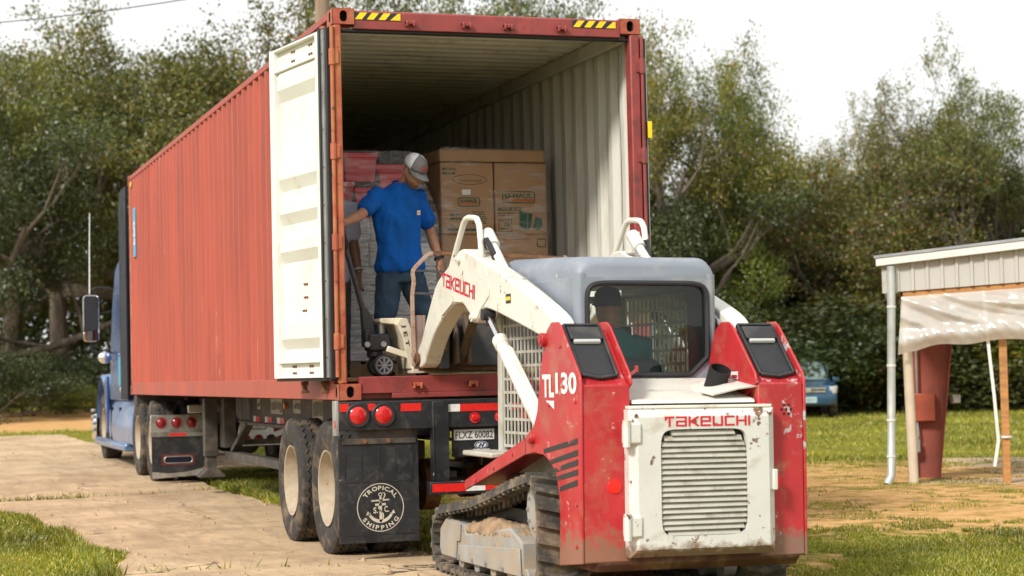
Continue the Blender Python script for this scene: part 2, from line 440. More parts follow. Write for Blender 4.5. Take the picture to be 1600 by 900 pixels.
# ================================================================== trees
def leaf_mat(name, cols, tl=.35):
    m, n, l, p = new_mat(name); n.remove(p)
    g = n.new('ShaderNodeNewGeometry'); oi = n.new('ShaderNodeObjectInfo')
    cr = n.new('ShaderNodeValToRGB'); e = cr.color_ramp.elements
    while len(e) < len(cols): e.new(.5)
    for i, (pos, c) in enumerate(cols): e[i].position = pos; e[i].color = (*c, 1)
    l.new(g.outputs['Random Per Island'], cr.inputs['Fac'])
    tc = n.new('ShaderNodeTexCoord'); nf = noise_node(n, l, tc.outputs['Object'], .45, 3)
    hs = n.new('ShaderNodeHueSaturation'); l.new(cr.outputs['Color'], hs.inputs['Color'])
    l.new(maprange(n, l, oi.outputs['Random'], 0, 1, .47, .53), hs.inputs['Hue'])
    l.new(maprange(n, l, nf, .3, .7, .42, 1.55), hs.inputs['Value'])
    d = n.new('ShaderNodeBsdfDiffuse'); t = n.new('ShaderNodeBsdfTranslucent'); gl = n.new('ShaderNodeBsdfGlossy'); gl.inputs['Roughness'].default_value = .45
    for s in (d, t): l.new(hs.outputs['Color'], s.inputs['Color'])
    mx = n.new('ShaderNodeMixShader'); mx.inputs[0].default_value = tl; l.new(d.outputs[0], mx.inputs[1]); l.new(t.outputs[0], mx.inputs[2])
    m2 = n.new('ShaderNodeMixShader'); m2.inputs[0].default_value = .05; l.new(mx.outputs[0], m2.inputs[1]); l.new(gl.outputs[0], m2.inputs[2])
    l.new(m2.outputs[0], n['Material Output'].inputs['Surface'])
    return m
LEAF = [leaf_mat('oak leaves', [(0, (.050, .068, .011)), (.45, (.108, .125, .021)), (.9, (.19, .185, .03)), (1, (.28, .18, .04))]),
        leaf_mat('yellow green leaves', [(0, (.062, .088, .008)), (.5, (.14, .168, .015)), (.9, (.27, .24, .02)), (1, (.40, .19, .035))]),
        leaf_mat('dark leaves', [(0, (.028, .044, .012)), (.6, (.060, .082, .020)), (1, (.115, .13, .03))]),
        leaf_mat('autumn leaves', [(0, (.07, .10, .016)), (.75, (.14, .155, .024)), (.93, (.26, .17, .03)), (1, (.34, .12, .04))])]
BARK = pmat('grey bark', (.11, .085, .065), .95, var=.4, vscale=9, streak=4, dirt=(.2, .18, .14), damt=.4, dscale=5, bump=.8, bscale=25)
def branchy(seed, H, spread, tr, first=.3, limbs=6, lv=4, up=.35, wob=.25):
    rg = random.Random(seed); mb = MB(); tips = []
    def grow(p, d, L, r, lev):
        k = 4; pts = [p.copy()]; rs = [r]
        for i in range(k):
            d = (d+Vector((rg.gauss(0, wob), rg.gauss(0, wob), rg.gauss(0, wob*.7)+up*.12))).normalized()
            p = p+d*(L/k); pts.append(p.copy()); rs.append(r*(1-.5*(i+1)/k))
        if lev < lv: mb.tube(pts, rs, 6 if lev < 2 else (4 if lev < 4 else 3), caps=False)
        if lev >= 2: tips.append((pts[2].copy(), lev)); tips.append((pts[-1].copy(), lev))
        if lev >= lv: return
        for j in range(rg.choice((3, 3, 4)) if lev < lv-1 else 3):
            t = rg.uniform(.4, 1.0); q = pts[min(k, int(t*k+.5))]
            nd = (d+Vector((rg.gauss(0, .75), rg.gauss(0, .75), rg.gauss(.12, .5)))).normalized()
            grow(q, nd, L*rg.uniform(.55, .75), rs[min(k, int(t*k+.5))]*.7, lev+1)
    # trunk
    p = Vector((0, 0, -.2)); pts = [p.copy()]; rs = [tr*1.35]; d = Vector((rg.gauss(0, .08), rg.gauss(0, .08), 1))
    for i in range(5):
        d = (d+Vector((rg.gauss(0, .09), rg.gauss(0, .09), .1))).normalized(); p = p+d*(H*first+.2)/5
        pts.append(p.copy()); rs.append(tr*(1-.08*i))
    mb.tube(pts, rs, 9, caps=False)
    for j in range(limbs):
        a = 2*math.pi*(j+rg.uniform(-.3, .3))/limbs; e = rg.uniform(.25, 1.1) if j else 1.4
        nd = Vector((math.cos(a)*math.cos(e)*spread, math.sin(a)*math.cos(e)*spread, math.sin(e)))
        grow(pts[-1] if rg.random() < .7 else pts[-2], nd.normalized(), H*(1-first)*rg.uniform(.34, .5), tr*.5, 1)
    return mb, tips, rg
def leaves(tips, per, rad, size, seed, flat=.6, droop=0):
    rg = np.random.default_rng(seed)
    T = np.array([t[0] for t in tips]); n = len(T)*per
    C = np.repeat(T, per, 0)+rg.normal(0, 1, (n, 3))*np.array([rad, rad, rad*flat])
    s = rg.uniform(.6, 1.35, n)*size
    u = rg.normal(0, 1, (n, 3)); u /= np.linalg.norm(u, axis=1)[:, None]
    w = rg.normal(0, 1, (n, 3)); w[:, 2] += .6; v = np.cross(u, w); v /= np.linalg.norm(v, axis=1)[:, None]
    A = C-u*s[:, None]*.5; B = C+v*s[:, None]*.28; D = C+u*s[:, None]*.5; E = C-v*s[:, None]*.28
    V = np.stack([A, B, D, E], 1).reshape(-1, 3)
    if droop:   # hanging moss strands
        k = int(len(T)*droop); P = T[rg.choice(len(T), k)]+rg.normal(0, .25, (k, 3)); L = rg.uniform(.2, .6, k); ww = .03
        V2 = np.stack([P+[ww, 0, 0], P+[0, ww, 0], P+np.stack([rg.normal(0, .06, k), rg.normal(0, .06, k), -L], 1), P-[ww, 0, 0]], 1).reshape(-1, 3)
        V = np.concatenate([V, V2])
    F = np.arange(len(V)).reshape(-1, 4)
    return V, F
def crown_mesh(name, V, F, mat):
    me = bpy.data.meshes.new(name)
    me.vertices.add(len(V)); me.vertices.foreach_set('co', V.astype(np.float32).ravel())
    me.loops.add(F.size); me.loops.foreach_set('vertex_index', F.ravel().astype(np.int32))
    me.polygons.add(len(F)); me.polygons.foreach_set('loop_start', (np.arange(len(F))*4).astype(np.int32))
    me.update(calc_edges=True); me.materials.append(mat); return me
def variant(seed, H, spread, tr, first, limbs, lv, per, rad, size, mat, up=.35, flat=.6, droop=0.0):
    mb, tips, rg = branchy(seed, H, spread, tr, first, limbs, lv, up)
    t = mb.build('trunk', BARK, None, sharp=60, keep=True, recalc=False)
    V, F = leaves(tips, per, rad, size, seed, flat, droop)
    zt = float(np.percentile(V[:, 2], 99.7))
    c = link('crown', crown_mesh('crown', V, F, mat)); 
    return t, c, zt, float(np.percentile(np.abs(V[:, :2]), 97))
VAR = {'oak': variant(11, 11, 1.3, .32, .22, 6, 5, 28, .20, .09, LEAF[0], droop=.10),
       'oak2': variant(12, 11, 1.1, .30, .25, 6, 5, 30, .20, .085, LEAF[1]),
       'open': variant(13, 11, .8, .24, .35, 5, 5, 10, .15, .10, LEAF[0], up=.6, droop=.06),
       'open2': variant(14, 11, .7, .22, .34, 5, 5, 10, .15, .10, LEAF[1], up=.6),
       'dense': variant(15, 9, 1.0, .22, .12, 6, 5, 30, .22, .09, LEAF[2]),
       'autumn': variant(16, 8, .8, .14, .25, 5, 5, 12, .20, .09, LEAF[3]),
       'shrub': variant(17, 2.6, 1.4, .05, .06, 8, 4, 34, .13, .055, LEAF[1]),
       'shrub2': variant(18, 2.6, 1.3, .05, .05, 8, 4, 34, .14, .058, LEAF[2])}
USED = set()
def pix_ground(u, depth):
    d = _f+_r*((u-800)/3043.56); w = depth
    q = CAM_POS+d*w; return q.x, q.y
def top_height(u, v, x, y):
    d = _f+_r*((u-800)/3043.56)-_u*((v-450)/3043.56)
    t = math.hypot(x-CAM_POS.x, y-CAM_POS.y)/math.hypot(d.x, d.y); return CAM_POS.z+d.z*t
def tree(kind, u, depth, topv, label, cat='tree', wide=1.0, rz=None, name='oak_tree', group='trees along the edge of the yard'):
    t, c, zt, rad = VAR[kind]; x, y = pix_ground(u, depth); z = tz(x, y)
    h = top_height(u, topv, x, y)-z; s = h/zt
    root = thing(name, label, cat, (x, y, z), group)
    first = kind not in USED; USED.add(kind)
    for o in (t, c):
        q = o if first else o.copy()
        if not first: COL.objects.link(q)
        q.parent = root; q.location = (0, 0, 0)
    root.scale = (s*wide, s*wide, s); root.rotation_euler.z = random.uniform(0, 6.28) if rz is None else rz
    return root
# left of the container
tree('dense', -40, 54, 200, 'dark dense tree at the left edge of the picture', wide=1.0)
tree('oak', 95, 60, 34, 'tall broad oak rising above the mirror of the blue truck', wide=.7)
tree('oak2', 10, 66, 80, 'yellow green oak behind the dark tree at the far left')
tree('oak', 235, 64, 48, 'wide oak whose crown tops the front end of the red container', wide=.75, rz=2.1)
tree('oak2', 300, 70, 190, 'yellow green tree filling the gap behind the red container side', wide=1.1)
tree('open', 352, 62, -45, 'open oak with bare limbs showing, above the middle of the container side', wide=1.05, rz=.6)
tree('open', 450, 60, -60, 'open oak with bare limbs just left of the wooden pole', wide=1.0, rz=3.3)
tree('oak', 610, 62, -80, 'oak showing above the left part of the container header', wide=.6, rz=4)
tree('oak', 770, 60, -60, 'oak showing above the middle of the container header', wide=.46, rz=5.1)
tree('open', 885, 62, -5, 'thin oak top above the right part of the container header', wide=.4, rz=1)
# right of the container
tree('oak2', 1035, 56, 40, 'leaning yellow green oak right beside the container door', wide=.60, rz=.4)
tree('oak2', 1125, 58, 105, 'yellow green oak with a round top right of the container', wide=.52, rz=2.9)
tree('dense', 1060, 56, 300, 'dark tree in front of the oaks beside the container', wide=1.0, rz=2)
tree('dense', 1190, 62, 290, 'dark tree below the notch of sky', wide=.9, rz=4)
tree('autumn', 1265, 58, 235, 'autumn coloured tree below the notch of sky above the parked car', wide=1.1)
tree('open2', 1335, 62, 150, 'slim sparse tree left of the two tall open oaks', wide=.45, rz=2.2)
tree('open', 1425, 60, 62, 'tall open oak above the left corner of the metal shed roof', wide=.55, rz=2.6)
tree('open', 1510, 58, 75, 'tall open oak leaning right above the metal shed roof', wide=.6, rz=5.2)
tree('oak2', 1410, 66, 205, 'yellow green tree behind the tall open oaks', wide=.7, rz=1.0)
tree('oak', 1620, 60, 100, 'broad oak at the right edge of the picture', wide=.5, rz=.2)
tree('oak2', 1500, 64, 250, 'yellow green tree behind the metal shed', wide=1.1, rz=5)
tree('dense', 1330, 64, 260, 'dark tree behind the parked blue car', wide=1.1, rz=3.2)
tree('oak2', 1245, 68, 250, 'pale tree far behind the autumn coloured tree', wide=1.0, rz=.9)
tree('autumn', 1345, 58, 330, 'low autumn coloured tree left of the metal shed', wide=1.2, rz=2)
# shrubs of the wood edge
sh = []
for i, (u, dp, tv) in enumerate([(-10, 49, 545), (50, 53, 590), (105, 56, 545), (150, 52, 600), (1030, 54, 470), (1085, 55, 490), (1150, 56, 480), (1215, 57, 465), (1275, 58, 480), (1330, 58, 470), (1385, 57, 460), (1440, 58, 480), (1500, 57, 460), (1545, 58, 470), (1600, 57, 465)]):
    where = ['at the left picture edge', 'left of the truck mirror', 'below the truck mirror', 'behind the hood of the blue truck', 'right beside the container door', 'above the loader cab', 'right of the loader cab', 'above the right red tower of the loader',
             'behind the parked blue car', 'just right of the parked blue car', 'left of the shed downspout', 'seen behind the red shed column', 'seen between the shed column and wooden post', 'seen behind the wooden shed post', 'at the right picture edge'][i]
    tree('shrub' if i % 2 else 'shrub2', u, dp, tv, ('yellow green' if i % 2 else 'dark green')+' shrub '+where, 'shrub', wide=[1.25, 1.9, 1.1, 2.2, 1.5][i % 5], name='shrub', group='shrubs along the wood edge')
# the wood behind: one mass
def wood(x0u, x1u, d0, d1, tops, n, seed, size):
    rg = np.random.default_rng(seed); P = []
    for i in range(n):
        u = rg.uniform(x0u, x1u); dp = rg.uniform(d0, d1); x, y = pix_ground(u, dp)
        tv = np.interp(u, [q[0] for q in tops], [q[1] for q in tops])
        zt = top_height(u, tv, x, y); z0 = tz(x, y)
        P.append((Vector((x, y, z0+(zt-z0)*rg.uniform(0, 1)**.8)), 0))
    return leaves(P, 34, .55, size, seed, .7)
V1, F1 = wood(-60, 1000, 70, 76, [(-60, 360), (150, 380), (350, 330), (560, 250), (1000, 250)], 1500, 5, .26)
V2, F2 = wood(990, 1680, 66, 73, [(990, 330), (1150, 340), (1230, 380), (1330, 360), (1500, 320), (1680, 320)], 1500, 6, .26)
V = np.concatenate([V1, V2]); F = np.arange(len(V)).reshape(-1, 4)
wd = link('wood', crown_mesh('wood', V, F, LEAF[2])); tag(wd, 'dark wood behind the yard seen as one mass', 'wood', kind='stuff')

# ================================================================== shipping container
CW, CL, Z0, Z1 = 2.438, 12.192, 1.19, 4.086
RED = pmat('container red paint', (.37, .070, .042), .55, var=.16, vscale=1.6, streak=5, dirt=(.28, .055, .035), damt=.45, dscale=2.2, chip=(.52, .22, .15), camt=.28, cscale=9, bump=.12, bscale=30)
REDD = pmat('container frame red paint', (.27, .045, .042), .5, var=.18, vscale=3, dirt=(.12, .035, .03), damt=.45, dscale=4, chip=(.45, .20, .15), camt=.25, cscale=16, bump=.15)
ORUST = pmat('rusty orange red paint', (.40, .095, .045), .6, var=.25, vscale=5, dirt=(.42, .17, .06), damt=.6, dscale=5, chip=(.12, .05, .03), camt=.5, cscale=14, bump=.3)
INW = pmat('container inside white paint', (.62, .605, .55), .55, var=.10, vscale=2, streak=5, dirt=(.36, .33, .27), damt=.35, dscale=2.5, chip=(.2, .12, .07), camt=.2, cscale=11)
DOORW = pmat('door inside cream paint', (.74, .735, .69), .5, var=.05, vscale=2, dirt=(.56, .52, .40), damt=.2, dscale=3, chip=(.35, .22, .12), camt=.12, cscale=12)
RUBBER = pmat('black rubber seal', (.018, .018, .022), .6, var=.3)
BLK = pmat('black paint', (.016, .017, .020), .45, var=.3, vscale=6, dirt=(.07, .065, .06), damt=.35, dscale=8, chip=(.3, .3, .3), camt=.22, cscale=26)
STEEL = pmat('bare grey steel', (.42, .42, .41), .4, .7, var=.15, dirt=(.2, .17, .13), damt=.3)
RUST = pmat('rusted steel', (.15, .075, .04), .85, .2, var=.4, vscale=14, dirt=(.28, .13, .06), damt=.6, dscale=9, bump=.5)
YEL = pmat('yellow tape', (.85, .58, .01), .4, var=.05); TBLK = pmat('black tape', (.02, .02, .022), .4)
WOODF = pmat('old plywood floor', (.20, .125, .07), .75, var=.35, vscale=7, dirt=(.08, .05, .03), damt=.5, dscale=5, bump=.2)
box = thing('shipping_container', 'long red corrugated shipping container on the trailer with its rear doors open', 'container', (CW/2, CL/2, Z0))
def corrug(a0, a1, pitch, d, fl=.25, sl=.25, ph=0.0):
    """trapezoid profile along one axis: list of (a, depth)"""
    out = []; a = a0-ph
    while a < a1+pitch:
        for q, e in ((0, 0), (fl*pitch, 0), ((fl+sl)*pitch, d), ((2*fl+sl)*pitch, d)):
            if a0 <= a+q <= a1: out.append((a+q, e))
        a += pitch
    return out
def side(x, sgn, name, nm):
    prof = corrug(.13, CL-.13, .2755, .036)
    for k, mat in ((0, RED), (1, INW)):
        mb = MB(); vs = []
        off = x+sgn*(.004+k*.004)
        zs = [Z0+.15+(Z1-.06-Z0-.15)*i/14 for i in range(15)]
        for z in zs:
            for y, e in prof:
                dn_ = .010*mnoise.noise(Vector((y*.8, z*1.1, 3+x)))+.006*mnoise.noise(Vector((y*2.6, z*2.2, 8+x)))
                vs.append((off+sgn*(e+max(-.003, dn_) if 0 < zs.index(z) < 14 else off*0+e), y, z))
        m_ = len(prof)
        mb.add(vs, [(k_*m_+i, k_*m_+i+1, (k_+1)*m_+i+1, (k_+1)*m_+i) for k_ in range(14) for i in range(m_-1)])
        o = mb.build('outer_side_panel' if k == 0 else 'inner_side_panel', mat, box, sharp=20)
        if k == 0: o['label'] = 'corrugated red '+nm+' side wall'
    mb = MB(); mb.bx(min(x, x+sgn*.06), max(x, x+sgn*.06), .17, CL-.17, Z1-.062, Z1-.006); mb.build('top_side_rail', RED, box, bevel=.006)
    mb = MB(); mb.prism([(x, Z0+.158), (x+sgn*.055, Z0+.158), (x+sgn*.055, Z0+.148), (x+sgn*.012, Z0+.140), (x+sgn*.012, Z0+.014), (x+sgn*.07, Z0+.012), (x+sgn*.07, Z0+.002), (x-sgn*.004, Z0+.002)], 'y', .17, CL-.17)
    mb.build('bottom_side_rail', RED, box, bevel=.004)
side(0, 1, 'side', 'left'); side(CW, -1, 'side', 'right')
# inside top rail seen along the wall
for x0, x1 in ((.062, .10), (CW-.10, CW-.062)):
    mb = MB(); mb.bx(x0, x1, .12, CL-.2, Z1-.16, Z1-.05); mb.build('inner_top_rail', INW, box, bevel=.005)
# roof: ribs across
prof = corrug(.12, CL-.12, .209, .032, .3, .2)
for k, mat in ((0, RED), (1, INW)):
    vs = []; m_ = len(prof)
    for x in (.05, CW-.05):
        for y, e in prof: vs.append((x, y, Z1-.012-e-k*.004))
    mb = MB(); mb.add(vs, [(i, i+1, m_+i+1, m_+i) for i in range(m_-1)]); mb.build('roof_sheet' if k == 0 else 'roof_lining', mat, box, sharp=20)
# front wall, floor
prof = corrug(.12, CW-.12, .25, .045)
for k, mat in ((0, RED), (1, INW)):
    vs = []; m_ = len(prof)
    for z in (Z0+.1, Z1-.05):
        for x, e in prof: vs.append((x, CL-.02-e-k*.004, z))
    mb = MB(); mb.add(vs, [(i, i+1, m_+i+1, m_+i) for i in range(m_-1)]); mb.build('front_wall' if k == 0 else 'front_lining', mat, box, sharp=20)
for i in range(5):
    mb = MB(); w = (CW-.10)/5; mb.bx(.05+i*w+.003, .05+(i+1)*w-.003, .09, CL-.1, Z0+.135, Z0+.165); mb.build('floor_board', WOODF, box, bevel=.003)
mb = MB()
for i in range(24): mb.bx(.05, CW-.05, .4+i*.49, .45+i*.49, Z0+.01, Z0+.13)
mb.build('cross_members', REDD, box)
# corner posts
mb = MB(); mb.bx(.004, .062, .0, .11, Z0+.118, Z1-.118); mb.build('rear_corner_post', ORUST, box, bevel=.012)
mb = MB(); mb.bx(CW-.085, CW-.004, .0, .11, Z0+.118, Z1-.118); mb.build('rear_corner_post', REDD, box, bevel=.012)
for x in (.004, CW-.085): mb = MB(); mb.bx(x, x+.08, CL-.10, CL-.003, Z0+.118, Z1-.118); mb.build('front_corner_post', ORUST if x < 1 else RED, box, bevel=.012)
# header and sill
mb = MB(); mb.prism([(.006, Z1-.150), (.006, Z1-.022), (.02, Z1-.010), (.12, Z1-.010), (.12, Z1-.12), (.05, Z1-.12), (.05, Z1-.150)], 'x', .160, CW-.160); mb.build('door_header', REDD, box, bevel=.006)
mb = MB(); mb.bx(.062, CW-.085, .03, .10, Z1-.168, Z1-.1505); mb.build('header_lip', RUBBER, box, bevel=.004)
mb = MB(); mb.prism([(.008, Z0+.045), (.008, Z0+.13), (.0, Z0+.16), (.0, Z0+.168), (.10, Z0+.168), (.10, Z0+.005), (.05, Z0+.005), (.05, Z0+.045)], 'x', .162, CW-.162)
mb.bx(.40, CW-.40, .002, .05, Z0+.006, Z0+.0445)
mb.build('door_sill', REDD, box, bevel=.004)
for x, z in ((.59, Z0+.10), (1.02, Z0+.105), (1.42, Z0+.105), (1.86, Z0+.10), (.59, 3.99), (1.03, 3.99), (1.36, 3.99), (1.79, 3.99)):
    mb = MB(); up = z > 3
    mb.bx(x-.036, x+.036, -.028, .007, z-.012, z+.018); mb.bx(x-.036, x-.018, -.036, .007, z-.028, z+.018); mb.bx(x+.018, x+.036, -.036, .007, z-.028, z+.018)
    mb.build('cam_keeper', ORUST if not up else REDD, box, bevel=.006)
# corner castings with their oval holes
def stadium(a, b):
    def f(t):
        c, s = math.cos(t), math.sin(t); d = b-a
        return (a*c, a*s+(d if s > 0 else -d))
    return f
CAST = pmat('casting red paint', (.33, .065, .04), .55, var=.2, vscale=7, dirt=(.40, .15, .06), damt=.5, dscale=8, chip=(.1, .04, .03), camt=.4, cscale=18, bump=.3)
DARK = pmat('dark hollow', (.02, .012, .01), .9)
for ex in (0, 1):
    for ey in (0, 1):
        for ez in (0, 1):
            w, dpt, h = .162, .178, .118
            x0 = 0 if ex == 0 else CW-w; y0 = 0 if ey == 0 else CL-dpt; z0 = Z0 if ez == 0 else Z1-h
            mb = MB(); c = Vector((x0+w/2, y0+dpt/2, z0+h/2))
            ys = -1 if ey == 0 else 1; xs = -1 if ex == 0 else 1
            e = .003
            mb.ringplate(c+Vector((0, ys*(dpt/2+e), 0)), (-ys, 0, 0), (0, 0, 1), w, h, stadium(.028, .042), .07, 0, 1)
            mb.ringplate(c+Vector((xs*(w/2+e), 0, 0)), (0, xs, 0), (0, 0, 1), dpt, h, stadium(.026, .040), .07, 0, 1)
            q = [(x0-e, z0), (x0+w+e, z0), (x0+w+e, z0+h), (x0-e, z0+h)]
            # the remaining faces
            A = [(x0-e, y0-e, z0), (x0+w+e, y0-e, z0), (x0+w+e, y0+dpt+e, z0), (x0-e, y0+dpt+e, z0)]
            B = [(a, b, z0+h) for a, b, _ in A]
            mb.add(A+B, [(0, 3, 2, 1), (4, 5, 6, 7)])
            oy = y0+dpt+e if ys < 0 else y0-e; ox = x0+w+e if xs < 0 else x0-e
            mb.add([(x0-e, oy, z0), (x0+w+e, oy, z0), (x0+w+e, oy, z0+h), (x0-e, oy, z0+h)], [(0, 1, 2, 3)])
            mb.add([(ox, y0-e, z0), (ox, y0+dpt+e, z0), (ox, y0+dpt+e, z0+h), (ox, y0-e, z0+h)], [(0, 1, 2, 3)])
            mb.build('corner_casting', [CAST if ex == 0 or ey else RED if ey else CAST, DARK], box, sharp=30)
# hazard tape on the header
for x0 in (.165, 1.885):
    bk = MB(); bk.bx(x0, x0+.355, .001, .0055, 4.005, 4.060); bko = bk.build('hazard_plate', TBLK, box)
    for i in range(4):
        a = x0+.004+i*.09; y = -.0005; w = .055 if i < 3 else .05
        mb = MB(); mb.prism([(a, 4.007), (a+w*.95, 4.007), (min(a+w+.04, x0+.353), 4.058), (min(a+.04, x0+.353), 4.058)] if i < 3 else [(a, 4.007), (x0+.353, 4.007), (x0+.353, 4.058), (x0+.335, 4.058)], 'y', y, y+.003)
        mb.build('yellow_stripe', YEL, bko)
# doors, swung back along the side walls: inside faces look outwards
def door(hx, hy, dx, nxs, name, lab):
    d = Vector(dx).normalized(); nrm = Vector((d.y*nxs*-1, d.x*nxs, 0)) if False else Vector((-d.y, d.x, 0))*nxs
    W = 1.165; zt, zb = 3.93, 1.357
    def P(u, w, z): q = Vector((hx, hy, 0))+d*u+nrm*w; return (q.x, q.y, z)
    D = link(name, None, box, (0, 0, 0)) if False else bpy.data.objects.new(name, None)
    COL.objects.link(D); D.parent = box; D.location = Vector((hx, hy, zb))-WLOC[box.name]; WLOC[D.name] = Vector((hx, hy, zb)); D['label'] = lab
    def bar(nm, u0, u1, w0, w1, z0, z1, mat, bev=.004):
        mb = MB(); v = [P(u, w, z) for z in (z0, z1) for u, w in ((u0, w0), (u1, w0), (u1, w1), (u0, w1))]
        mb.add(v, [(3,2,1,0),(4,5,6,7),(0,1,5,4),(1,2,6,5),(2,3,7,6),(3,0,4,7)]); return mb.build(nm, mat, D, bevel=bev)
    bar('free_stile', W-.10, W, -.02, .032, zb, zt, DOORW); bar('hinge_stile', .13, .21, -.02, .030, zb, zt, DOORW)
    bar('top_frame', .21, W-.10, -.02, .031, zt-.02, zt-.001, DOORW); bar('top_bar', .21, W-.10, -.02, .028, zt-.185, zt-.165, DOORW)
    bar('top_plate', .21, W-.10, -.02, -.012, zt-.165, zt-.02, DOORW, 0)
    bar('bottom_frame', .21, W-.10, -.02, .031, zb+.001, zb+.012, DOORW); bar('bottom_bar', .21, W-.10, -.02, .028, zb+.115, zb+.13, DOORW)
    bar('bottom_plate', .21, W-.10, -.02, -.012, zb+.012, zb+.115, DOORW, 0)
    prof = [(3.745, .0), (3.70, .026), (3.60, .026), (3.51, -.018), (3.06, -.018), (2.98, .026), (2.90, .026), (2.81, -.018), (2.765, -.018), (2.69, .026), (2.63, .026), (2.545, -.018), (2.49, -.018), (2.42, .026), (2.335, .026), (2.25, -.018), (1.86, -.018), (1.78, .026), (1.66, .026), (1.58, -.018), (1.487, -.012)]
    mb = MB(); n_ = len(prof); vs = [P(u, w, z) for u in (.21, W-.10) for z, w in prof]
    # ribs run out in a slope before the stiles
    vs2 = []
    for u, f in ((.205, 0), (.215, 1), (W-.16, 1), (W-.098, 0)):
        for z, w in prof: vs2.append(P(u, w if f else -.018, z))
    mb.add(vs2, [(k*n_+i, k*n_+i+1, (k+1)*n_+i+1, (k+1)*n_+i) for k in range(3) for i in range(n_-1)])
    mb.build('ribbed_panel', DOORW, D, sharp=15)
    bar('outer_skin', .05, W, -.060, -.021, zb, zt, RED, 0)
    # gasket
    bar('door_seal', .03, .055, -.03, .012, zb-.01, zt+.01, RUBBER); bar('door_seal', .10, .1295, -.03, .040, zb-.01, zt+.01, RUBBER)
    bar('seal_strip', .0555, .0995, -.02, .026, zb, zt, STEEL, 0); bar('door_seal', .055, W, -.055, .012, zb-.022, zb-.001, RUBBER); bar('door_seal', .055, W, -.055, .012, zt+.0005, zt+.015, RUBBER)
    for i in range(9): 
        z = zb+.15+i*.28; bar('seal_rivet', .070, .084, .026, .030, z-.007, z+.007, RUST, 0)
    for (u, z) in [(.36, zt-.06), (.72, zt-.06), (.36, zt-.13), (.72, zt-.13), (.4, 2.73), (.75, 2.72), (.55, 2.07), (.55, 1.97), (.58, 1.87), (.58, 1.77), (.45, zb+.09), (.8, zb+.09), (.45, zb+.04), (.8, zb+.04)]:
        for du in (0, .045):
            mb = MB(); c = Vector(P(u+du, -.012 if (z > 3.7 or z < 1.5) else -.016, z)); mb.cyl(c, c+nrm*.012, .011, .009, 6); mb.build('bolt', RUST, D)
    # lock rods on the outer face, their feet showing below
    for u in (.38, .78):
        mb = MB(); mb.cyl(P(u, -.085, zb-.05), P(u, -.085, zt-.05), .016, n=8); mb.build('lock_rod', STEEL, D)
        mb = MB(); c = Vector(P(u, -.07, zb-.075)); mb.box(c+Vector((0, 0, .035)), (.05, .05, .03)); mb.box(c, (.035, .04, .04)); mb.box(c-Vector((0, 0, .03)), (.055, .05, .022)); mb.build('lock_foot', RUST, D, bevel=.004)
    return D
door(-.035, -.012, (-.164, .986, 0), 1, 'container_door', 'cream inside face of the left door, swung back')
door(CW+.035, -.012, (.075, .997, 0), -1, 'container_door', 'right door, swung back along the side')
for x, mt in ((-.012, ORUST), (CW+.010, REDD)):
    for zc in (1.62, 2.35, 3.02, 3.72):
        mb = MB(); mb.cyl((x, -.002, zc-.06), (x, -.002, zc+.06), .024, n=10); mb.bx(min(x, x+.05*(1 if x < 1 else -1)), max(x, x+.05*(1 if x < 1 else -1)), -.012, .01, zc-.05, zc+.05)
        mb.build('door_hinge', mt, box, bevel=.003)
mb = MB(); mb.cyl((-.012, -.004, 1.36), (-.012, -.004, 3.95), .015, n=10); mb.build('hinge_pin', ORUST, box)
mb = MB(); mb.cyl((CW+.010, -.004, 1.36), (CW+.010, -.004, 3.95), .013, n=10); mb.build('hinge_pin', REDD, box)
mb = MB(); mb.bx(CW+.05, CW+.085, -.0, .07, 3.16, 3.29); mb.build('yellow_tag', YEL, box, bevel=.003)
# blue strip on the left side wall and small yellow corner marks
BLUE = pmat('blue sticker', (.01, .36, .62), .4, var=.04); WHT = pmat('white print', (.80, .80, .78), .5, var=.03)
mb = MB(); mb.bx(-.004, .0, 11.47, 11.70, 2.98, 3.62); st = mb.build('blue_sticker', BLUE, box)
lettering('sticker_letters', 'S', (-.0045, 11.67, 3.24), (0, -1, 0), (0, 0, 1), .20, WHT, st, w=.18, offset=.02, lift=.002)
mb = MB(); mb.bx(-.0065, -.0055, 11.5, 11.67, 3.14, 3.17); mb.bx(-.0065, -.0055, 11.52, 11.65, 3.19, 3.21); mb.build('sticker_bar', WHT, st)
mb = MB(); mb.bx(-.0045, .0, 11.86, 11.98, 3.93, 3.99); mb.build('corner_mark', YEL, box)

# ================================================================== container chassis (trailer)
TYRE = pmat('tyre rubber', (.030, .027, .025), .85, var=.25, vscale=8, dirt=(.20, .14, .085), damt=.42, dscale=6, bump=.2, bscale=50)
RIM = pmat('cream painted rim', (.44, .37, .28), .5, var=.15, dirt=(.36, .28, .19), damt=.45, dscale=5, chip=(.2, .1, .05), camt=.3)
ALU = pmat('polished aluminium', (.70, .69, .67), .28, .9, var=.08, dirt=(.3, .26, .2), damt=.3)
FRAME = pmat('dirty dark frame paint', (.045, .040, .036), .65, var=.3, vscale=6, dirt=(.12, .09, .065), damt=.5, dscale=5)
LENSR = pmat('red lens', (.55, .012, .015), .18, var=.06, coat=.6); LENSD = pmat('dark red lens', (.22, .015, .018), .25, var=.1); AMB = pmat('amber lens', (.6, .22, .02), .25)
TAPR = pmat('red reflective tape', (.66, .02, .015), .35, var=.1, vscale=40); TAPW = pmat('white reflective tape', (.72, .72, .70), .35, var=.08, vscale=40)
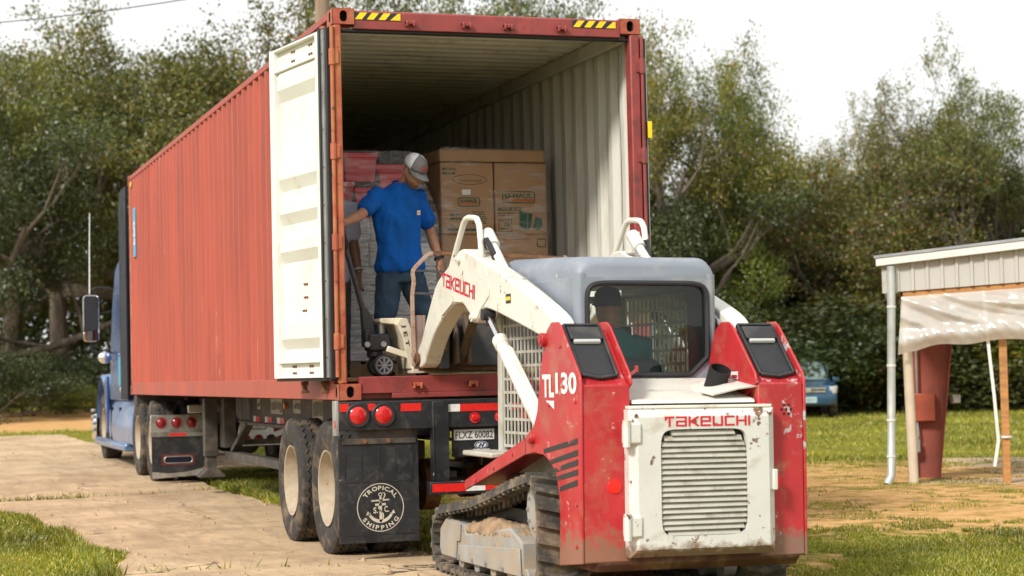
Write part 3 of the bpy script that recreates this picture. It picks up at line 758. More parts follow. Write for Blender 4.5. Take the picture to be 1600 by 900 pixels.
def make_wheel(c, outward, r=.512, w=.275, dish=.13, hub=True, name='wheel'):
    """tyre and rim around axis x; outward = -1/+1 direction the dish faces"""
    c = Vector(c); n = 84; mb = MB(); h = w/2
    base = [(.60*r/.512*.5, -h*.74), (.30, -h*.80), (.36, -h*.99), (.44, -h*1.0), (.487, -h*.93), (.508, -h*.86), (.512, -h*.80), (.512, -h*.52), (.500, -h*.50), (.500, -h*.44), (.512, -h*.42), (.513, -h*.05), (.500, -h*.04),
            (.500, h*.04), (.513, h*.05), (.512, h*.42), (.500, h*.44), (.500, h*.50), (.512, h*.52), (.512, h*.80), (.508, h*.86), (.487, h*.93), (.44, h*1.0), (.36, h*.99), (.30, h*.80), (.275, h*.74)]
    base[0] = (.284, -h*.74); base[-1] = (.284, h*.74); k = r/.512; rings = []
    for j in range(n):
        t = 2*math.pi*j/n; z = .012*h/.1375 if j % 2 else -.012*h/.1375; ring = []
        for i, (rr, a) in enumerate(base):
            ax = a; q = rr
            if 7 <= i <= 18: ax = a+z
            if i in (5, 6, 19, 20) and j % 2: q -= .012
            ring.append(c+Vector((ax, math.cos(t)*q*k, math.sin(t)*q*k)))
        rings.append(ring)
    mb.loft(rings, False, True); ty = mb.build('tyre', TYRE, None, sharp=28)
    o = outward
    prof = [(.285*k, o*h*.80), (.292*k, o*h*.88), (.280*k, o*h*.86), (.272*k, o*h*.5), (.255*k, o*h*.1), (.250*k, o*(h*.8-dish-.03)), (.20*k, o*(h*.8-dish-.05)), (.135*k, o*(h*.8-dish-.035)), (.13*k, o*(h*.8-dish+.01)), (.075*k, o*(h*.8-dish+.02)), (.07*k, o*(h*.8-dish+.09)), (.0, o*(h*.8-dish+.10)), (.0, o*(-h*.6)), (.27*k, o*(-h*.7))]
    mb = MB(); mb.lathe(prof, c, (1, 0, 0), 84); rm = mb.build('rim', RIM, None, sharp=40)
    nuts = MB()
    for j in range(10):
        t = 2*math.pi*(j+.5)/10; p = c+Vector((o*(h*.8-dish-.02), math.cos(t)*.165*k, math.sin(t)*.165*k)); nuts.cyl(p-Vector((o*.02, 0, 0)), p+Vector((o*.02, 0, 0)), .017, n=6)
    nt = nuts.build('lug_nuts', STEEL, None); nt['kind'] = 'stuff'
    return ty, rm, nt
def attach_wheel(parts, root, c0, c, label=None):
    """copy a wheel (tyre, rim, nuts) to a new centre under root"""
    w = bpy.data.objects.new('wheel', None); COL.objects.link(w); w.parent = root; w.location = Vector(c)-WLOC[root.name]; WLOC[w.name] = Vector(c)
    for p in parts:
        q = p if p.parent is None and not p.get('used') else p.copy()
        if q is p: p['used'] = 1
        else: COL.objects.link(q)
        q.parent = w; q.location = WLOC[p.name]-Vector(c0)
    if label: w['label'] = label
    return w
tr = thing('semi_trailer', 'black container chassis trailer with tandem axles under the red container', 'trailer', (CW/2, 5, 0))
WL = make_wheel((0, 0, 0), -1, dish=.20); WR = make_wheel((0, 0, 0), 1, dish=.20)
for y in (.74, 2.07):
    for x, side_, deep in ((.175, WL, 1), (.515, WR, 0), (CW-.515, WL, 0), (CW-.175, WR, 1)):
        w = attach_wheel(side_, tr, (0, 0, 0), (x, y, .512)); w.rotation_euler.x = random.uniform(0, 6)
    mb = MB(); mb.cyl((.3, y, .512), (CW-.3, y, .512), .065, n=12); mb.box((.95, y, .60), (.09, .7, .05)); mb.box((CW-.95, y, .60), (.09, .7, .05)); mb.build('axle', FRAME, tr)
    for x in (.80, CW-.80): mb = MB(); mb.cyl((x, y, .512), (x+.12*(1 if x < 1 else -1), y, .512), .20, n=20); mb.build('brake_drum', RUST, tr)
# main beams
for x in (.78, CW-.78-.12):
    mb = MB(); mb.bx(x, x+.12, .05, 9.2, 1.165, 1.185); mb.bx(x, x+.12, .05, 8.6, .865, .885); mb.bx(x+.05, x+.07, .05, 8.7, .885, 1.165)
    mb.prism([(8.6, .865), (9.4, 1.02), (12.1, 1.02), (12.1, 1.12), (9.2, 1.185), (8.6, 1.185)], 'x', x+.045, x+.075)
    mb.build('main_beam', FRAME, tr, bevel=.004)
mb = MB()
for y in (.5, 1.4, 2.6, 4, 5.5, 7, 8.5): mb.bx(.85, CW-.85, y, y+.08, .98, 1.14)
mb.build('cross_beams', FRAME, tr)
mb = MB(); mb.bx(.60, .78, .5, 3.0, .72, .86); mb.build('suspension_hanger', FRAME, tr, bevel=.01)
mb = MB(); mb.bx(.01, CW-.01, 11.7, 11.95, 1.05, 1.185); mb.build('front_bolster', FRAME, tr, bevel=.005)
# outer stake rail carrying the stickers and red/white tape, seen below the container side
mb = MB(); mb.bx(.735, .765, 2.9, 7.6, .885, 1.18); web = mb.build('side_web', FRAME, tr)
STK = pmat('grimy white sticker', (.42, .40, .35), .6, var=.12, dirt=(.22, .2, .17), damt=.3); INK = pmat('dark print', (.04, .04, .04), .6)
for y0, y1, z0, z1 in ((6.95, 7.12, 1.03, 1.14), (5.75, 6.35, .99, 1.15), (4.85, 5.2, 1.01, 1.14), (3.85, 4.3, .96, 1.16)):
    mb = MB(); mb.bx(.731, .7345, y0, y1, z0, z1); s_ = mb.build('sticker', STK, web)
    mb = MB(); rr = random.Random(int(y0*10))
    ncol = max(3, int((y1-y0)/.07))
    for i in range(ncol):
        a = y0+.02+i*(y1-y0-.03)/ncol; mb.bx(.729, .7308, a, a+(y1-y0)/ncol*.55, z0+.02+rr.random()*.03, z1-.02-rr.random()*.03)
    mb.build('sticker_print', INK, s_)
mb = MB(); mb.cyl((.735, 5.52, 1.08), (.70, 5.52, 1.08), .032, n=12); mb.build('marker_lamp', AMB, web)
for i in range(5):
    y = 7.35-i*.66
    mb = MB(); mb.bx(.730, .7345, y-.14, y, .895, .955); mb.build('white_tape', TAPW, web)
    mb = MB(); mb.bx(.730, .7345, y-.37, y-.142, .895, .955); mb.build('red_tape', TAPR, web)
# rear bumper
YB = -.02
mb = MB(); mb.bx(-.012, CW+.012, YB, .12, .965, 1.178); bump_ = mb.build('rear_bumper', BLK, tr, bevel=.008)
mb = MB(); mb.bx(-.035, -.013, YB+.002, .10, .93, 1.186); mb.build('bumper_end_plate', STEEL, tr, bevel=.003)
for x in (.129, .322, CW-.322, CW-.129):
    mb = MB(); mb.lathe([(.066, -.012), (.083, -.014), (.092, -.004), (.090, .004), (.066, .004)], (x, YB-.004, 1.075), (0, 1, 0), 28); mb.build('lamp_ring', RUBBER, bump_)
    mb = MB(); mb.lathe([(.0, -.026), (.03, -.025), (.055, -.019), (.068, -.008), (.068, .0), (.0, .0)], (x, YB-.004, 1.075), (0, 1, 0), 28); mb.build('tail_lamp', LENSR, bump_)
def tape(x0, x1, z0, z1, mat, y=YB): mb = MB(); mb.bx(x0, x1, y-.004, y-.001, z0, z1); return mb.build('red_tape' if mat is TAPR else 'white_tape', mat, bump_)
tape(-.005, .062, 1.105, 1.163, TAPR); tape(.205, .262, 1.108, 1.160, TAPR); tape(.455, .61, 1.098, 1.155, TAPR)
tape(.80, .91, 1.085, 1.14, TAPW); tape(.912, 1.22, 1.085, 1.14, TAPR); tape(1.222, 1.32, 1.085, 1.14, TAPW); tape(1.322, 1.6, 1.085, 1.14, TAPR); tape(1.85, 2.0, 1.098, 1.155, TAPR)
mb = MB(); mb.bx(-.039, -.0355, .0, .03, .985, 1.04); mb.build('side_marker', LENSR, tr)
for x in (1.025, 1.22, 1.415):
    mb = MB(); mb.lathe([(.0, -.02), (.02, -.018), (.028, -.006), (.040, -.008), (.042, .002), (.0, .002)], (x, YB-.002, 1.035), (0, 1, 0), 18); mb.build('marker_lamp', LENSR, bump_)
# underride guard
for x in (.70, CW-.70-.11):
    mb = MB(); mb.bx(x, x+.115, YB-.022, YB+.05, .572, 1.166); mb.bx(x-.01, x, YB-.03, YB+.06, .572, 1.165); mb.build('guard_post', BLK, tr, bevel=.004)
mb = MB(); mb.bx(.655, CW-.655, YB-.045, YB+.05, .475, .571); gd = mb.build('guard_bar', BLK, tr, bevel=.006)
for i, (a, b, mt) in enumerate(((.672, .93, TAPR), (.932, 1.08, TAPW), (1.082, 1.34, TAPR), (1.342, 1.5, TAPW), (1.502, 1.76, TAPR))):
    mb = MB(); mb.bx(a, b, YB-.049, YB-.046, .495, .555); mb.build('tape', mt, gd)
# plate panel
mb = MB(); mb.bx(.86, 1.30, .03, .05, .745, .964); pp = mb.build('plate_panel', BLK, tr, bevel=.004)
PLT = pmat('plate white', (.62, .62, .60), .45, var=.05, dirt=(.4, .38, .34), damt=.2)
mb = MB(); mb.bx(.872, 1.188, .022, .0295, .868, .948); pl_ = mb.build('number_plate', PLT, pp, bevel=.002)
lettering('plate_number', 'FLXZ 60082', (.884, .021, .882), (1, 0, 0), (0, 0, 1), .052, INK, pl_, w=.292, offset=.004, lift=.0015)
mb = MB(); mb.bx(1.020, 1.150, .0255, .0295, .752, .800); hp = mb.build('maker_plate', PLT, pp)
NAVY = pmat('navy print', (.012, .035, .13), .4)
lettering('maker_letters', 'HYUNDAI', (1.026, .025, .758), (1, 0, 0), (0, 0, 1), .026, NAVY, hp, w=.118, offset=.012, lift=.001)
mb = MB()
ring = [(1.085+.054*math.cos(t), .026, .828+.030*math.sin(t)) for t in [2*math.pi*i/28 for i in range(28)]]
mb.add(ring, [tuple(range(28))]); lo = mb.build('maker_emblem', PLT, pp, recalc=False, sharp=None)
mb = MB(); N = 28
o_ = [(1.085+.050*math.cos(t), .0245, .828+.027*math.sin(t)) for t in [2*math.pi*i/N for i in range(N)]]; i_ = [(1.085+.042*math.cos(t), .0245, .828+.020*math.sin(t)) for t in [2*math.pi*i/N for i in range(N)]]
mb.add(o_+i_, [(i, (i+1) % N, N+(i+1) % N, N+i) for i in range(N)])
mb.add([(1.060, .0243, .812), (1.070, .0243, .812), (1.088, .0243, .843), (1.078, .0243, .843)], [(0, 1, 2, 3)]); mb.add([(1.086, .0243, .812), (1.096, .0243, .812), (1.112, .0243, .843), (1.102, .0243, .843)], [(0, 1, 2, 3)]); mb.add([(1.072, .0242, .823), (1.100, .0242, .827), (1.103, .0242, .833), (1.075, .0242, .830)], [(0, 1, 2, 3)])
mb.build('emblem_letter', NAVY, lo, recalc=False, sharp=None)
# mud flaps
FLAP = pmat('mud flap rubber', (.014, .015, .018), .5, var=.25, vscale=7, dirt=(.06, .058, .055), damt=.4, dscale=9, chip=(.22, .22, .22), camt=.22, cscale=30)
CREAM = pmat('cream print', (.55, .50, .41), .6, var=.08, dirt=(.3, .27, .22), damt=.25)
def flap(x0, x1, lab):
    y = .035
    mb = MB(); mb.bx(x0, x1, y, y+.012, .138, .905); f_ = mb.build('mud_flap', FLAP, tr, bevel=.003); f_['label'] = lab
    mb = MB(); mb.bx(x0+.03, x1-.02, y-.012, y, .862, .905); mb.bx(x0+.15, x1-.01, y-.004, y+.05, .9055, .966); mb.build('flap_bracket', FRAME, f_, bevel=.003)
    for i in range(5): 
        a = x0+.05+i*(x1-x0-.1)/4; mb = MB(); mb.bx(a-.004, a+.004, y-.004, y, .595, .845); mb.build('flap_rib', FLAP, f_)
    for za, zb_ in ((.583, .594), (.195, .203)): mb = MB(); mb.bx(x0+.05, x1-.05, y-.004, y, za, zb_); mb.build('flap_rib', FLAP, f_)
    for a in (x0+.2, x0+.38): mb = MB(); mb.cyl((a, y-.022, .884), (a, y-.012, .884), .018, n=8); mb.build('bolt', RUST, f_)
    cx, cz, yy = x0+.312, .395, y-.002; k = .178
    mb = MB(); N = 56
    for r0, r1 in ((1.0, .965),):
        A = [(cx+k*r0*math.cos(t), yy, cz+k*r0*math.sin(t)) for t in [2*math.pi*i/N for i in range(N)]]; B = [(cx+k*r1*math.cos(t), yy, cz+k*r1*math.sin(t)) for t in [2*math.pi*i/N for i in range(N)]]
        mb.add(A+B, [(i, (i+1) % N, N+(i+1) % N, N+i) for i in range(N)])
    S = lambda pts: mb.add([(cx+k*a, yy, cz+k*b) for a, b in pts], [tuple(range(len(pts)))])
    # anchor: ring, stock, shank, arms with barbs, rope
    A = [(.0+.085*math.cos(t), .53+.085*math.sin(t)) for t in [2*math.pi*i/20 for i in range(20)]]; B = [(.0+.045*math.cos(t), .53+.045*math.sin(t)) for t in [2*math.pi*i/20 for i in range(20)]]
    mb.add([(cx+k*a, yy, cz+k*b) for a, b in A+B], [(i, (i+1) % 20, 20+(i+1) % 20, 20+i) for i in range(20)])
    S([(-.38, .24), (.38, .28), (.38, .34), (-.38, .31)]); S([(-.23, .06), (.23, .08), (.23, .18), (-.23, .16)]); S([(-.05, -.55), (.07, -.55), (.05, .46), (-.04, .46)])
    arc = [(.0+.56*math.cos(R(a)), -.08+.56*math.sin(R(a))) for a in range(200, 341, 10)]; arc2 = [(.0+.47*math.cos(R(a)), -.06+.44*math.sin(R(a))) for a in range(200, 341, 10)]
    for i in range(len(arc)-1): S([arc[i], arc[i+1], arc2[i+1], arc2[i]])
    S([(-.62, -.30), (-.54, -.14), (-.40, -.32)]); S([(.62, -.26), (.56, -.10), (.42, -.28)]); S([(-.07, -.55), (.08, -.55), (.0, -.63)])
    rope = [(.05, .58), (.14, .62), (.20, .54), (.17, .42), (.06, .28), (-.04, .1), (-.08, -.02), (.0, -.14), (.10, -.26), (.12, -.38), (.06, -.52)]
    for (a, b), (c, d) in zip(rope[:-1], rope[1:]): S([(a-.028, b), (c-.028, d), (c+.028, d), (a+.028, b)])
    mb.build('flap_emblem', CREAM, f_, recalc=False, sharp=None)
    for txt, rad, a0, a1, flip in (('TROPICAL', .78, 148, 30, 1), ('SHIPPING', .93, 209, 333, -1)):
        mb = MB()
        geo = [text_geo(ch, .03) for ch in txt]; wds = [max(v.x for v in g[0])-min(v.x for v in g[0])+.22 for g in geo]; tw = sum(wds); acc = 0
        for i, ch in enumerate(txt):
            V, F = geo[i]; t = R(a0+(a1-a0)*(acc+wds[i]/2)/tw); acc += wds[i]; xs = [v.x for v in V]; mid = (min(xs)+max(xs))/2
            sc = k*.24; wd = 1.25
            if flip == 1: cc = Vector((math.cos(t), math.sin(t))); up = cc; rt = Vector((up.y, -up.x)); o = cc*k*(rad-.06)
            else: cc = Vector((math.cos(t), math.sin(t))); up = -cc; rt = Vector((up.y, -up.x)); o = cc*k*(rad-.02)
            mb.add([(cx+o.x+(rt.x*(v.x-mid)*wd+up.x*v.y)*sc, yy, cz+o.y+(rt.y*(v.x-mid)*wd+up.y*v.y)*sc) for v in V], F)
        mb.build('flap_letters', CREAM, f_, recalc=False, sharp=None)
    lettering('flap_initials', 'S.', (cx-k*.31, yy, cz-k*.24), (1, 0, 0), (0, 0, 1), k*.25, CREAM, f_, w=k*.2, offset=.02, lift=.0005)
    lettering('flap_initials', 'C.', (cx+k*.16, yy, cz-k*.20), (1, 0, 0), (0, 0, 1), k*.25, CREAM, f_, w=k*.2, offset=.02, lift=.0005)
flap(-.012, .597, 'black flap with a round cream anchor emblem'); flap(CW-.597, CW+.012, 'black flap behind the loader')
# landing gear legs
for x in (.285, CW-.435):
    mb = MB(); mb.bx(x, x+.15, 7.93, 8.08, .50, 1.16); mb.build('landing_leg', FRAME, tr, bevel=.008)
    mb = MB(); mb.bx(x+.02, x+.13, 7.95, 8.06, .36, .51); mb.build('landing_inner_leg', FRAME, tr, bevel=.006)
    mb = MB(); mb.prism([(x-.07, .27), (x+.22, .27), (x+.22, .29), (x+.13, .37), (x+.02, .37), (x-.07, .29)], 'y', 7.88, 8.12); mb.build('landing_foot', FRAME, tr, bevel=.004)
mb = MB(); mb.bx(.44, CW-.44, 7.98, 8.03, .62, .68); mb.build('landing_brace', FRAME, tr)
mb = MB(); mb.bx(.46, .60, 7.7, 8.0, .60, 1.16); mb.build('landing_gusset', FRAME, tr, bevel=.01)
# low side beam seen between landing leg and wheels
mb = MB(); mb.bx(.50, .62, 3.0, 7.9, .47, .56); mb.build('side_guard', FRAME, tr, bevel=.006)
mb = MB(); mb.beam((.56, 7.6, .57), (.62, 7.0, .88), .09, .05); mb.build('guard_strut', FRAME, tr, bevel=.005)
mb = MB(); mb.beam((.62, 7.0, .88), (.62, 3.1, .885), .06, .035); mb.build('guard_upper_bar', FRAME, tr, bevel=.005)

# ================================================================== blue tractor unit
TB = pmat('metallic blue paint', (.018, .07, .24), .3, .3, var=.1, dirt=(.12, .13, .15), damt=.2, dscale=2, coat=.5)
TB2 = pmat('faded blue paint', (.12, .20, .38), .35, .3, var=.15, dirt=(.30, .30, .30), damt=.35, dscale=2, coat=.3)
NAVYP = pmat('dark navy panel', (.006, .008, .018), .55, var=.2, spec=.25)
CHROME = pmat('chrome', (.80, .80, .80), .08, 1.0, var=.03)
MIRG = pmat('mirror glass', (.75, .78, .8), .02, 1.0, var=.01)
TX = .06
tk = thing('tractor_truck', 'blue long nose tractor truck in front of the red container', 'truck', (CW/2, 14, tz(0, 14)))
gz = tz(0, 11.2)
DL = make_wheel((0, 0, 0), -1, .505, .27, dish=.20); DR = make_wheel((0, 0, 0), 1, .505, .27, dish=.20)
for y in (10.6, 11.93):
    for x, sd_ in ((.17, DL), (.505, DR), (CW-.505, DL), (CW-.17, DR)):
        w = attach_wheel(sd_, tk, (0, 0, 0), (x, y, .505+tz(0, y))); w.rotation_euler.x = random.uniform(0, 6)
    mb = MB(); mb.cyl((.3, y, .6), (CW-.3, y, .6), .10, n=12); mb.ball((CW/2, y, .62), .22); mb.build('drive_axle', FRAME, tk)
for x, sd_ in ((.24, DL), (CW-.24, DR)):
    w = attach_wheel(sd_, tk, (0, 0, 0), (x, 16.55, .505+tz(0, 16.5)))
for x in (.80, CW-.88):
    mb = MB(); mb.bx(x, x+.08, 9.6, 18.4, .82, 1.06); mb.build('chassis_rail', FRAME, tk, bevel=.004)
mb = MB(); mb.lathe([(.0, .0), (.45, .0), (.45, .05), (.0, .08)], (CW/2, 11.3, 1.08), (0, 0, 1), 24); mb.build('fifth_wheel', FRAME, tk)
mb = MB(); mb.cyl((.62, 10.9, .9), (.62, 11.2, 1.12), .07, n=10); mb.bx(.5, .75, 10.4, 10.6, .85, 1.05); mb.bx(.4, .8, 9.9, 9.96, .96, 1.06); mb.build('air_tank', ALU, tk, bevel=.01)
# rear lamp bar and flaps
for x0 in (-.05, CW-.62):
    yb = 9.93
    mb = MB(); mb.bx(x0, x0+.67, yb, yb+.03, .735, .945); lb = mb.build('lamp_bar', ALU, tk, bevel=.004)
    for i in range(3):
        mb = MB(); mb.lathe([(.0, -.025), (.035, -.02), (.052, -.006), (.066, -.010), (.068, .002), (.0, .002)], (x0+.13+i*.185, yb-.002, .85), (0, 1, 0), 24); mb.build('lamp', LENSD, lb)
    for dx in (.60,): 
        for z in (.83, .87): mb = MB(); mb.cyl((x0+dx, yb-.012, z), (x0+dx, yb, z), .008, n=8); mb.build('bolt', STEEL, lb)
    mb = MB(); mb.bx(x0+.01, x0+.63, yb+.005, yb+.017, .20, .734); fl = mb.build('mud_flap', FLAP, tk)
    mb = MB(); mb.bx(x0+.0, x0+.64, yb-.006, yb+.0045, .68, .733); mb.build('flap_strip', ALU, fl)
    mb = MB(); mb.bx(x0+.22, x0+.43, yb-.009, yb-.0065, .69, .722); mb.build('red_tape', TAPR, fl)
    mb = MB(); mb.add([(x0+.01, yb+.002, .175), (x0+.63, yb+.002, .205), (x0+.63, yb+.002, .29), (x0+.4, yb+.002, .245), (x0+.2, yb+.002, .235), (x0+.01, yb+.002, .26)], [(0, 1, 2, 3, 4, 5)]); mb.build('flap_edge', ALU, fl, sharp=None)
    DKR = pmat('dark red badge', (.10, .02, .018), .5, var=.1)
    mb = MB(); mb.bx(x0+.13, x0+.53, yb-.002, yb+.004, .33, .47); bd = mb.build('badge', DKR, fl)
    mb = MB(); mb.tube([(a, yb-.004, b) for a, b in rrect(x0+.16, x0+.50, .36, .44, .038)], .006, 6, closed=True); mb.build('badge_rim', STEEL, bd)
    mb = MB(); mb.add([(a, yb-.004, b) for a, b in rrect(x0+.165, x0+.495, .364, .436, .034)], [tuple(range(20))]); mb.build('badge_field', NAVYP, bd, sharp=None, recalc=False)
    lettering('badge_letters', 'PETERBILT', (x0+.19, yb-.005, .38), (1, 0, 0), (0, 0, 1), .038, STEEL, bd, w=.28, lift=.001, shear=.2) if False else None
# sleeper and cab
yr = 13.35
mb = MB(); mb.prism([(yr, 1.05), (16.2, 1.05), (16.35, 1.75), (16.0, 2.55), (15.4, 3.05), (14.7, 3.75), (13.9, 4.02), (yr, 4.02)], 'x', TX+.34, CW-TX-.34); mb.build('sleeper_cab', TB, tk, bevel=.06, seg=3)
# dark side extender standing behind the cab
mb = MB(); mb.prism([(12.6, 1.12), (13.37, 1.12), (13.37, 3.80), (13.25, 3.95), (13.05, 4.0), (12.6, 4.0)], 'x', TX-.055, TX-.02); mb.build('side_extender', NAVYP, tk, bevel=.008); mb = MB(); mb.prism([(12.82, 1.12), (13.36, 1.12), (13.36, 3.98), (13.1, 3.98), (12.9, 3.7), (12.84, 3.3)], 'x', CW-TX+.02, CW-TX+.055); mb.build('side_extender', NAVYP, tk, bevel=.008)
mb = MB()
for z in (2.05, 2.85, 3.45): mb.bx(TX-.0585, TX-.0555, 12.62, 13.34, z, z+.012)
mb.build('panel_seam', RUBBER, tk)
mb = MB(); mb.tube([(TX-.03, 13.385, 3.05), (TX-.03, 13.385, 3.5), (TX-.03, 13.385, 3.78)], .018, 8); mb.build('drip_rail', CHROME, tk)
# blue outer cab panel with a small sign
mb = MB(); mb.prism([(13.38, 1.1), (15.5, 1.1), (15.5, 1.75), (15.15, 2.5), (14.75, 2.98), (14.4, 3.08), (13.38, 3.08)], 'x', TX+.05, TX+.10); cp = mb.build('cab_side', TB, tk, bevel=.012)
mb = MB()
for z in (1.35, 1.9, 2.35, 2.75):
    for y in (13.45, 13.9): mb.ball((TX+.048, y, z), .016, 6)
rv = mb.build('rivets', CHROME, cp); rv['kind'] = 'stuff'
SIGNB = pmat('light blue sign', (.03, .30, .48), .4, var=.1)
mb = MB(); mb.bx(TX+.030, TX+.049, 13.75, 14.35, 1.30, 1.72); sg = mb.build('door_sign', SIGNB, tk, bevel=.004)
mb = MB(); mb.tube([(TX+.03, 13.68, 1.22), (TX+.005, 13.68, 1.4), (TX+.005, 13.68, 1.7), (TX+.03, 13.68, 1.82)], .02, 8); mb.ball((TX+.01, 13.7, 1.25), (.04, .06, .06), 8); mb.build('grab_handle', CHROME, tk)
# fuel tank fairing, steps
mb = MB(); mb.loft([[(TX+a, y, z) for a, z in ((.0+e, .50), (-.02+e, .66), (-.005+e, .93), (.10+e, 1.10), (.5, 1.10), (.5, .50))] for y, e in ((12.75, .03), (13.3, .0), (14.3, -.01), (15.2, .02), (15.75, .06))]); mb.build('tank_fairing', TB2, tk, bevel=.02, sharp=50)
mb = MB(); mb.bx(TX-.008, TX+.03, 13.95, 13.97, .52, 1.0); mb.bx(TX-.008, TX+.03, 15.0, 15.02, .52, 1.0); mb.build('fairing_seam', NAVYP, tk)
mb = MB(); mb.prism([(TX-.03, .40), (TX+.30, .40), (TX+.30, .49), (TX, .52), (TX-.04, .48)], 'y', 13.2, 17.0); mb.build('running_board', TB2, tk, bevel=.02)
# hood and front fender
mb = MB(); mb.loft([[(x, y, z) for x, z in ((TX+.22+a, .75), (TX+.14+a, 1.2), (TX+.30+a, t-.12), (TX+.55+a, t), (CW-TX-.55-a, t), (CW-TX-.30-a, t-.12), (CW-TX-.14-a, 1.2), (CW-TX-.22-a, .75))] for y, a, t in ((15.6, .0, 1.85), (16.6, .04, 1.78), (17.8, .12, 1.66), (18.55, .22, 1.45))]); mb.build('hood', TB, tk, bevel=.04, sharp=50)
fen = []
for a in range(-8, 181, 12):
    r = .66; y = 16.55-r*math.cos(R(a)); z = .72+r*1.12*math.sin(R(a))
    fen.append([(TX+.02, y, z-.02), (TX+.04, y, z+.02), (TX+.42, y, z+.05), (TX+.42, y, z)])
mb = MB(); mb.loft(fen); mb.build('front_fender', TB2, tk, bevel=.012)
mb = MB(); mb.prism([(15.75, .60), (15.95, .6), (15.9, 1.0), (16.2, 1.35), (15.75, 1.45)], 'x', TX+.02, TX+.06); mb.build('fender_skirt', TB, tk, bevel=.01)
mb = MB(); mb.bx(TX+.1, CW-TX-.1, 18.45, 18.75, .42, .85); mb.build('front_bumper', CHROME, tk, bevel=.05)
mb = MB()
for z in (.62, .72, .82, .92): mb.box((TX-.01, 17.35, z), (.06, .2, .05))
mb.build('hub_guard', STEEL, tk, bevel=.012)
# mirrors and aerial
mb = MB(); mb.prism(rrect(-.31, -.085, 1.96, 2.64, .05), 'y', 15.15, 15.27); mi = mb.build('mirror_housing', RUBBER, tk, bevel=.02)
mb = MB(); mb.tube([(a, 15.15, b) for a, b in rrect(-.306, -.089, 1.965, 2.635, .05)], .008, 6, closed=True); mb.build('mirror_rim', CHROME, mi)
mb = MB(); mb.prism(rrect(-.295, -.10, 2.12, 2.62, .04), 'y', 15.135, 15.149); mb.build('mirror_back', RUBBER, mi, bevel=.004)
mb = MB(); mb.prism(rrect(-.295, -.10, 1.975, 2.115, .04), 'y', 15.135, 15.149); mb.build('convex_mirror', MIRG, mi)
mb = MB(); mb.tube([(-.2, 15.2, 2.64), (-.19, 15.2, 2.72), (-.12, 15.2, 2.755), (.06, 15.2, 2.755), (.14, 15.2, 2.72)], .013, 8); mb.tube([(-.2, 15.2, 1.96), (-.2, 15.2, 1.86), (-.14, 15.2, 1.81), (.05, 15.2, 1.79), (.14, 15.2, 1.80)], .013, 8); mb.build('mirror_arm', RUBBER, tk)
mb = MB(); mb.ball((-.03, 14.95, 1.72), (.10, .06, .09), 12); mb.tube([(.06, 14.98, 1.68), (.14, 15.0, 1.62)], .012, 6); mb.build('spot_mirror', CHROME, tk)
mb = MB(); mb.tube([(-.21, 15.2, 2.66), (-.205, 15.2, 3.3), (-.195, 15.2, 3.86)], [.011, .009, .006], 6); mb.build('aerial', WHT, tk)

# centre tail panel of the tractor, facing back
mb = MB(); mb.prism([(.985, .54), (1.60, .54), (1.60, .845), (1.02, .845)], 'y', 9.84, 9.86); lp = mb.build('tail_panel', ALU, tk, bevel=.004)
for x in (1.10, 1.255, 1.41):
    mb = MB(); mb.lathe([(.0, -.02), (.035, -.016), (.048, -.004), (.060, -.006), (.062, .002), (.0, .002)], (x, 9.838, .615), (0, 1, 0), 20); mb.build('lamp', LENSD if x < 1.4 else RUBBER, lp)
mb = MB(); mb.tube([(a, 9.836, b) for a, b in rrect(1.16, 1.36, .745, .80, .026)], .008, 6, closed=True); mb.build('handle_slot', ALU, lp)
for z in (.63, .755): mb = MB(); mb.box((1.52, 9.832, z), (.16, .016, .05), (0, R(-22), 0)); mb.build('oblong_lamp', LENSD, lp, bevel=.012)

# ================================================================== compact track loader
LRED = pmat('loader red paint', (.44, .022, .028), .42, var=.14, vscale=3, dirt=(.40, .10, .07), damt=.38, dscale=5, chip=(.52, .33, .28), camt=.40, cscale=20, coat=.12, low=(-.68, -.35, (.24, .13, .08)))
LREDW = pmat('worn loader red paint', (.42, .026, .032), .45, var=.14, vscale=3, dirt=(.36, .20, .12), damt=.30, dscale=4, chip=(.42, .40, .42), camt=.46, cscale=10, low=(-.68, -.4, (.22, .14, .10)))
LWHT = pmat('loader cream paint', (.70, .685, .62), .42, var=.06, vscale=3, dirt=(.42, .33, .22), damt=.22, dscale=5, chip=(.20, .10, .05), camt=.34, cscale=16)
LDOOR = pmat('loader white door paint', (.62, .62, .59), .42, var=.06, vscale=3, dirt=(.38, .31, .22), damt=.22, dscale=3, chip=(.16, .08, .04), camt=.50, cscale=17, low=(-.425, -.30, (.17, .085, .04)))
LGREY = pmat('cab grey paint', (.22, .25, .30), .5, var=.14, vscale=2.2, dirt=(.42, .41, .38), damt=.35, dscale=1.6, chip=(.55, .50, .42), camt=.15, cscale=7, bump=.08)
GRIL = pmat('grille grey', (.44, .43, .38), .5, var=.12, dirt=(.25, .2, .14), damt=.35, dscale=6)
UCG = pmat('undercarriage grey', (.30, .29, .27), .6, var=.18, vscale=5, dirt=(.38, .29, .19), damt=.6, dscale=4, chip=(.15, .1, .07), camt=.25, bump=.2)
MUD = pmat('dry mud', (.30, .20, .12), .95, var=.35, vscale=9, dirt=(.36, .24, .14), damt=.5, dscale=12, bump=.8, bscale=30)
TRK = pmat('track rubber', (.06, .054, .046), .85, var=.3, vscale=9, dirt=(.27, .21, .145), damt=.55, dscale=6, bump=.3)
DGRY = pmat('dark bluish steel', (.06, .065, .075), .55, .3, var=.2, dirt=(.16, .10, .07), damt=.4, dscale=6, chip=(.45, .43, .40), camt=.4, cscale=15)
PLAS = pmat('black plastic', (.022, .022, .025), .5, var=.2, dirt=(.07, .065, .06), damt=.35)
LENSW = pmat('clear lamp lens', (.45, .46, .45), .12, var=.1, coat=.5)
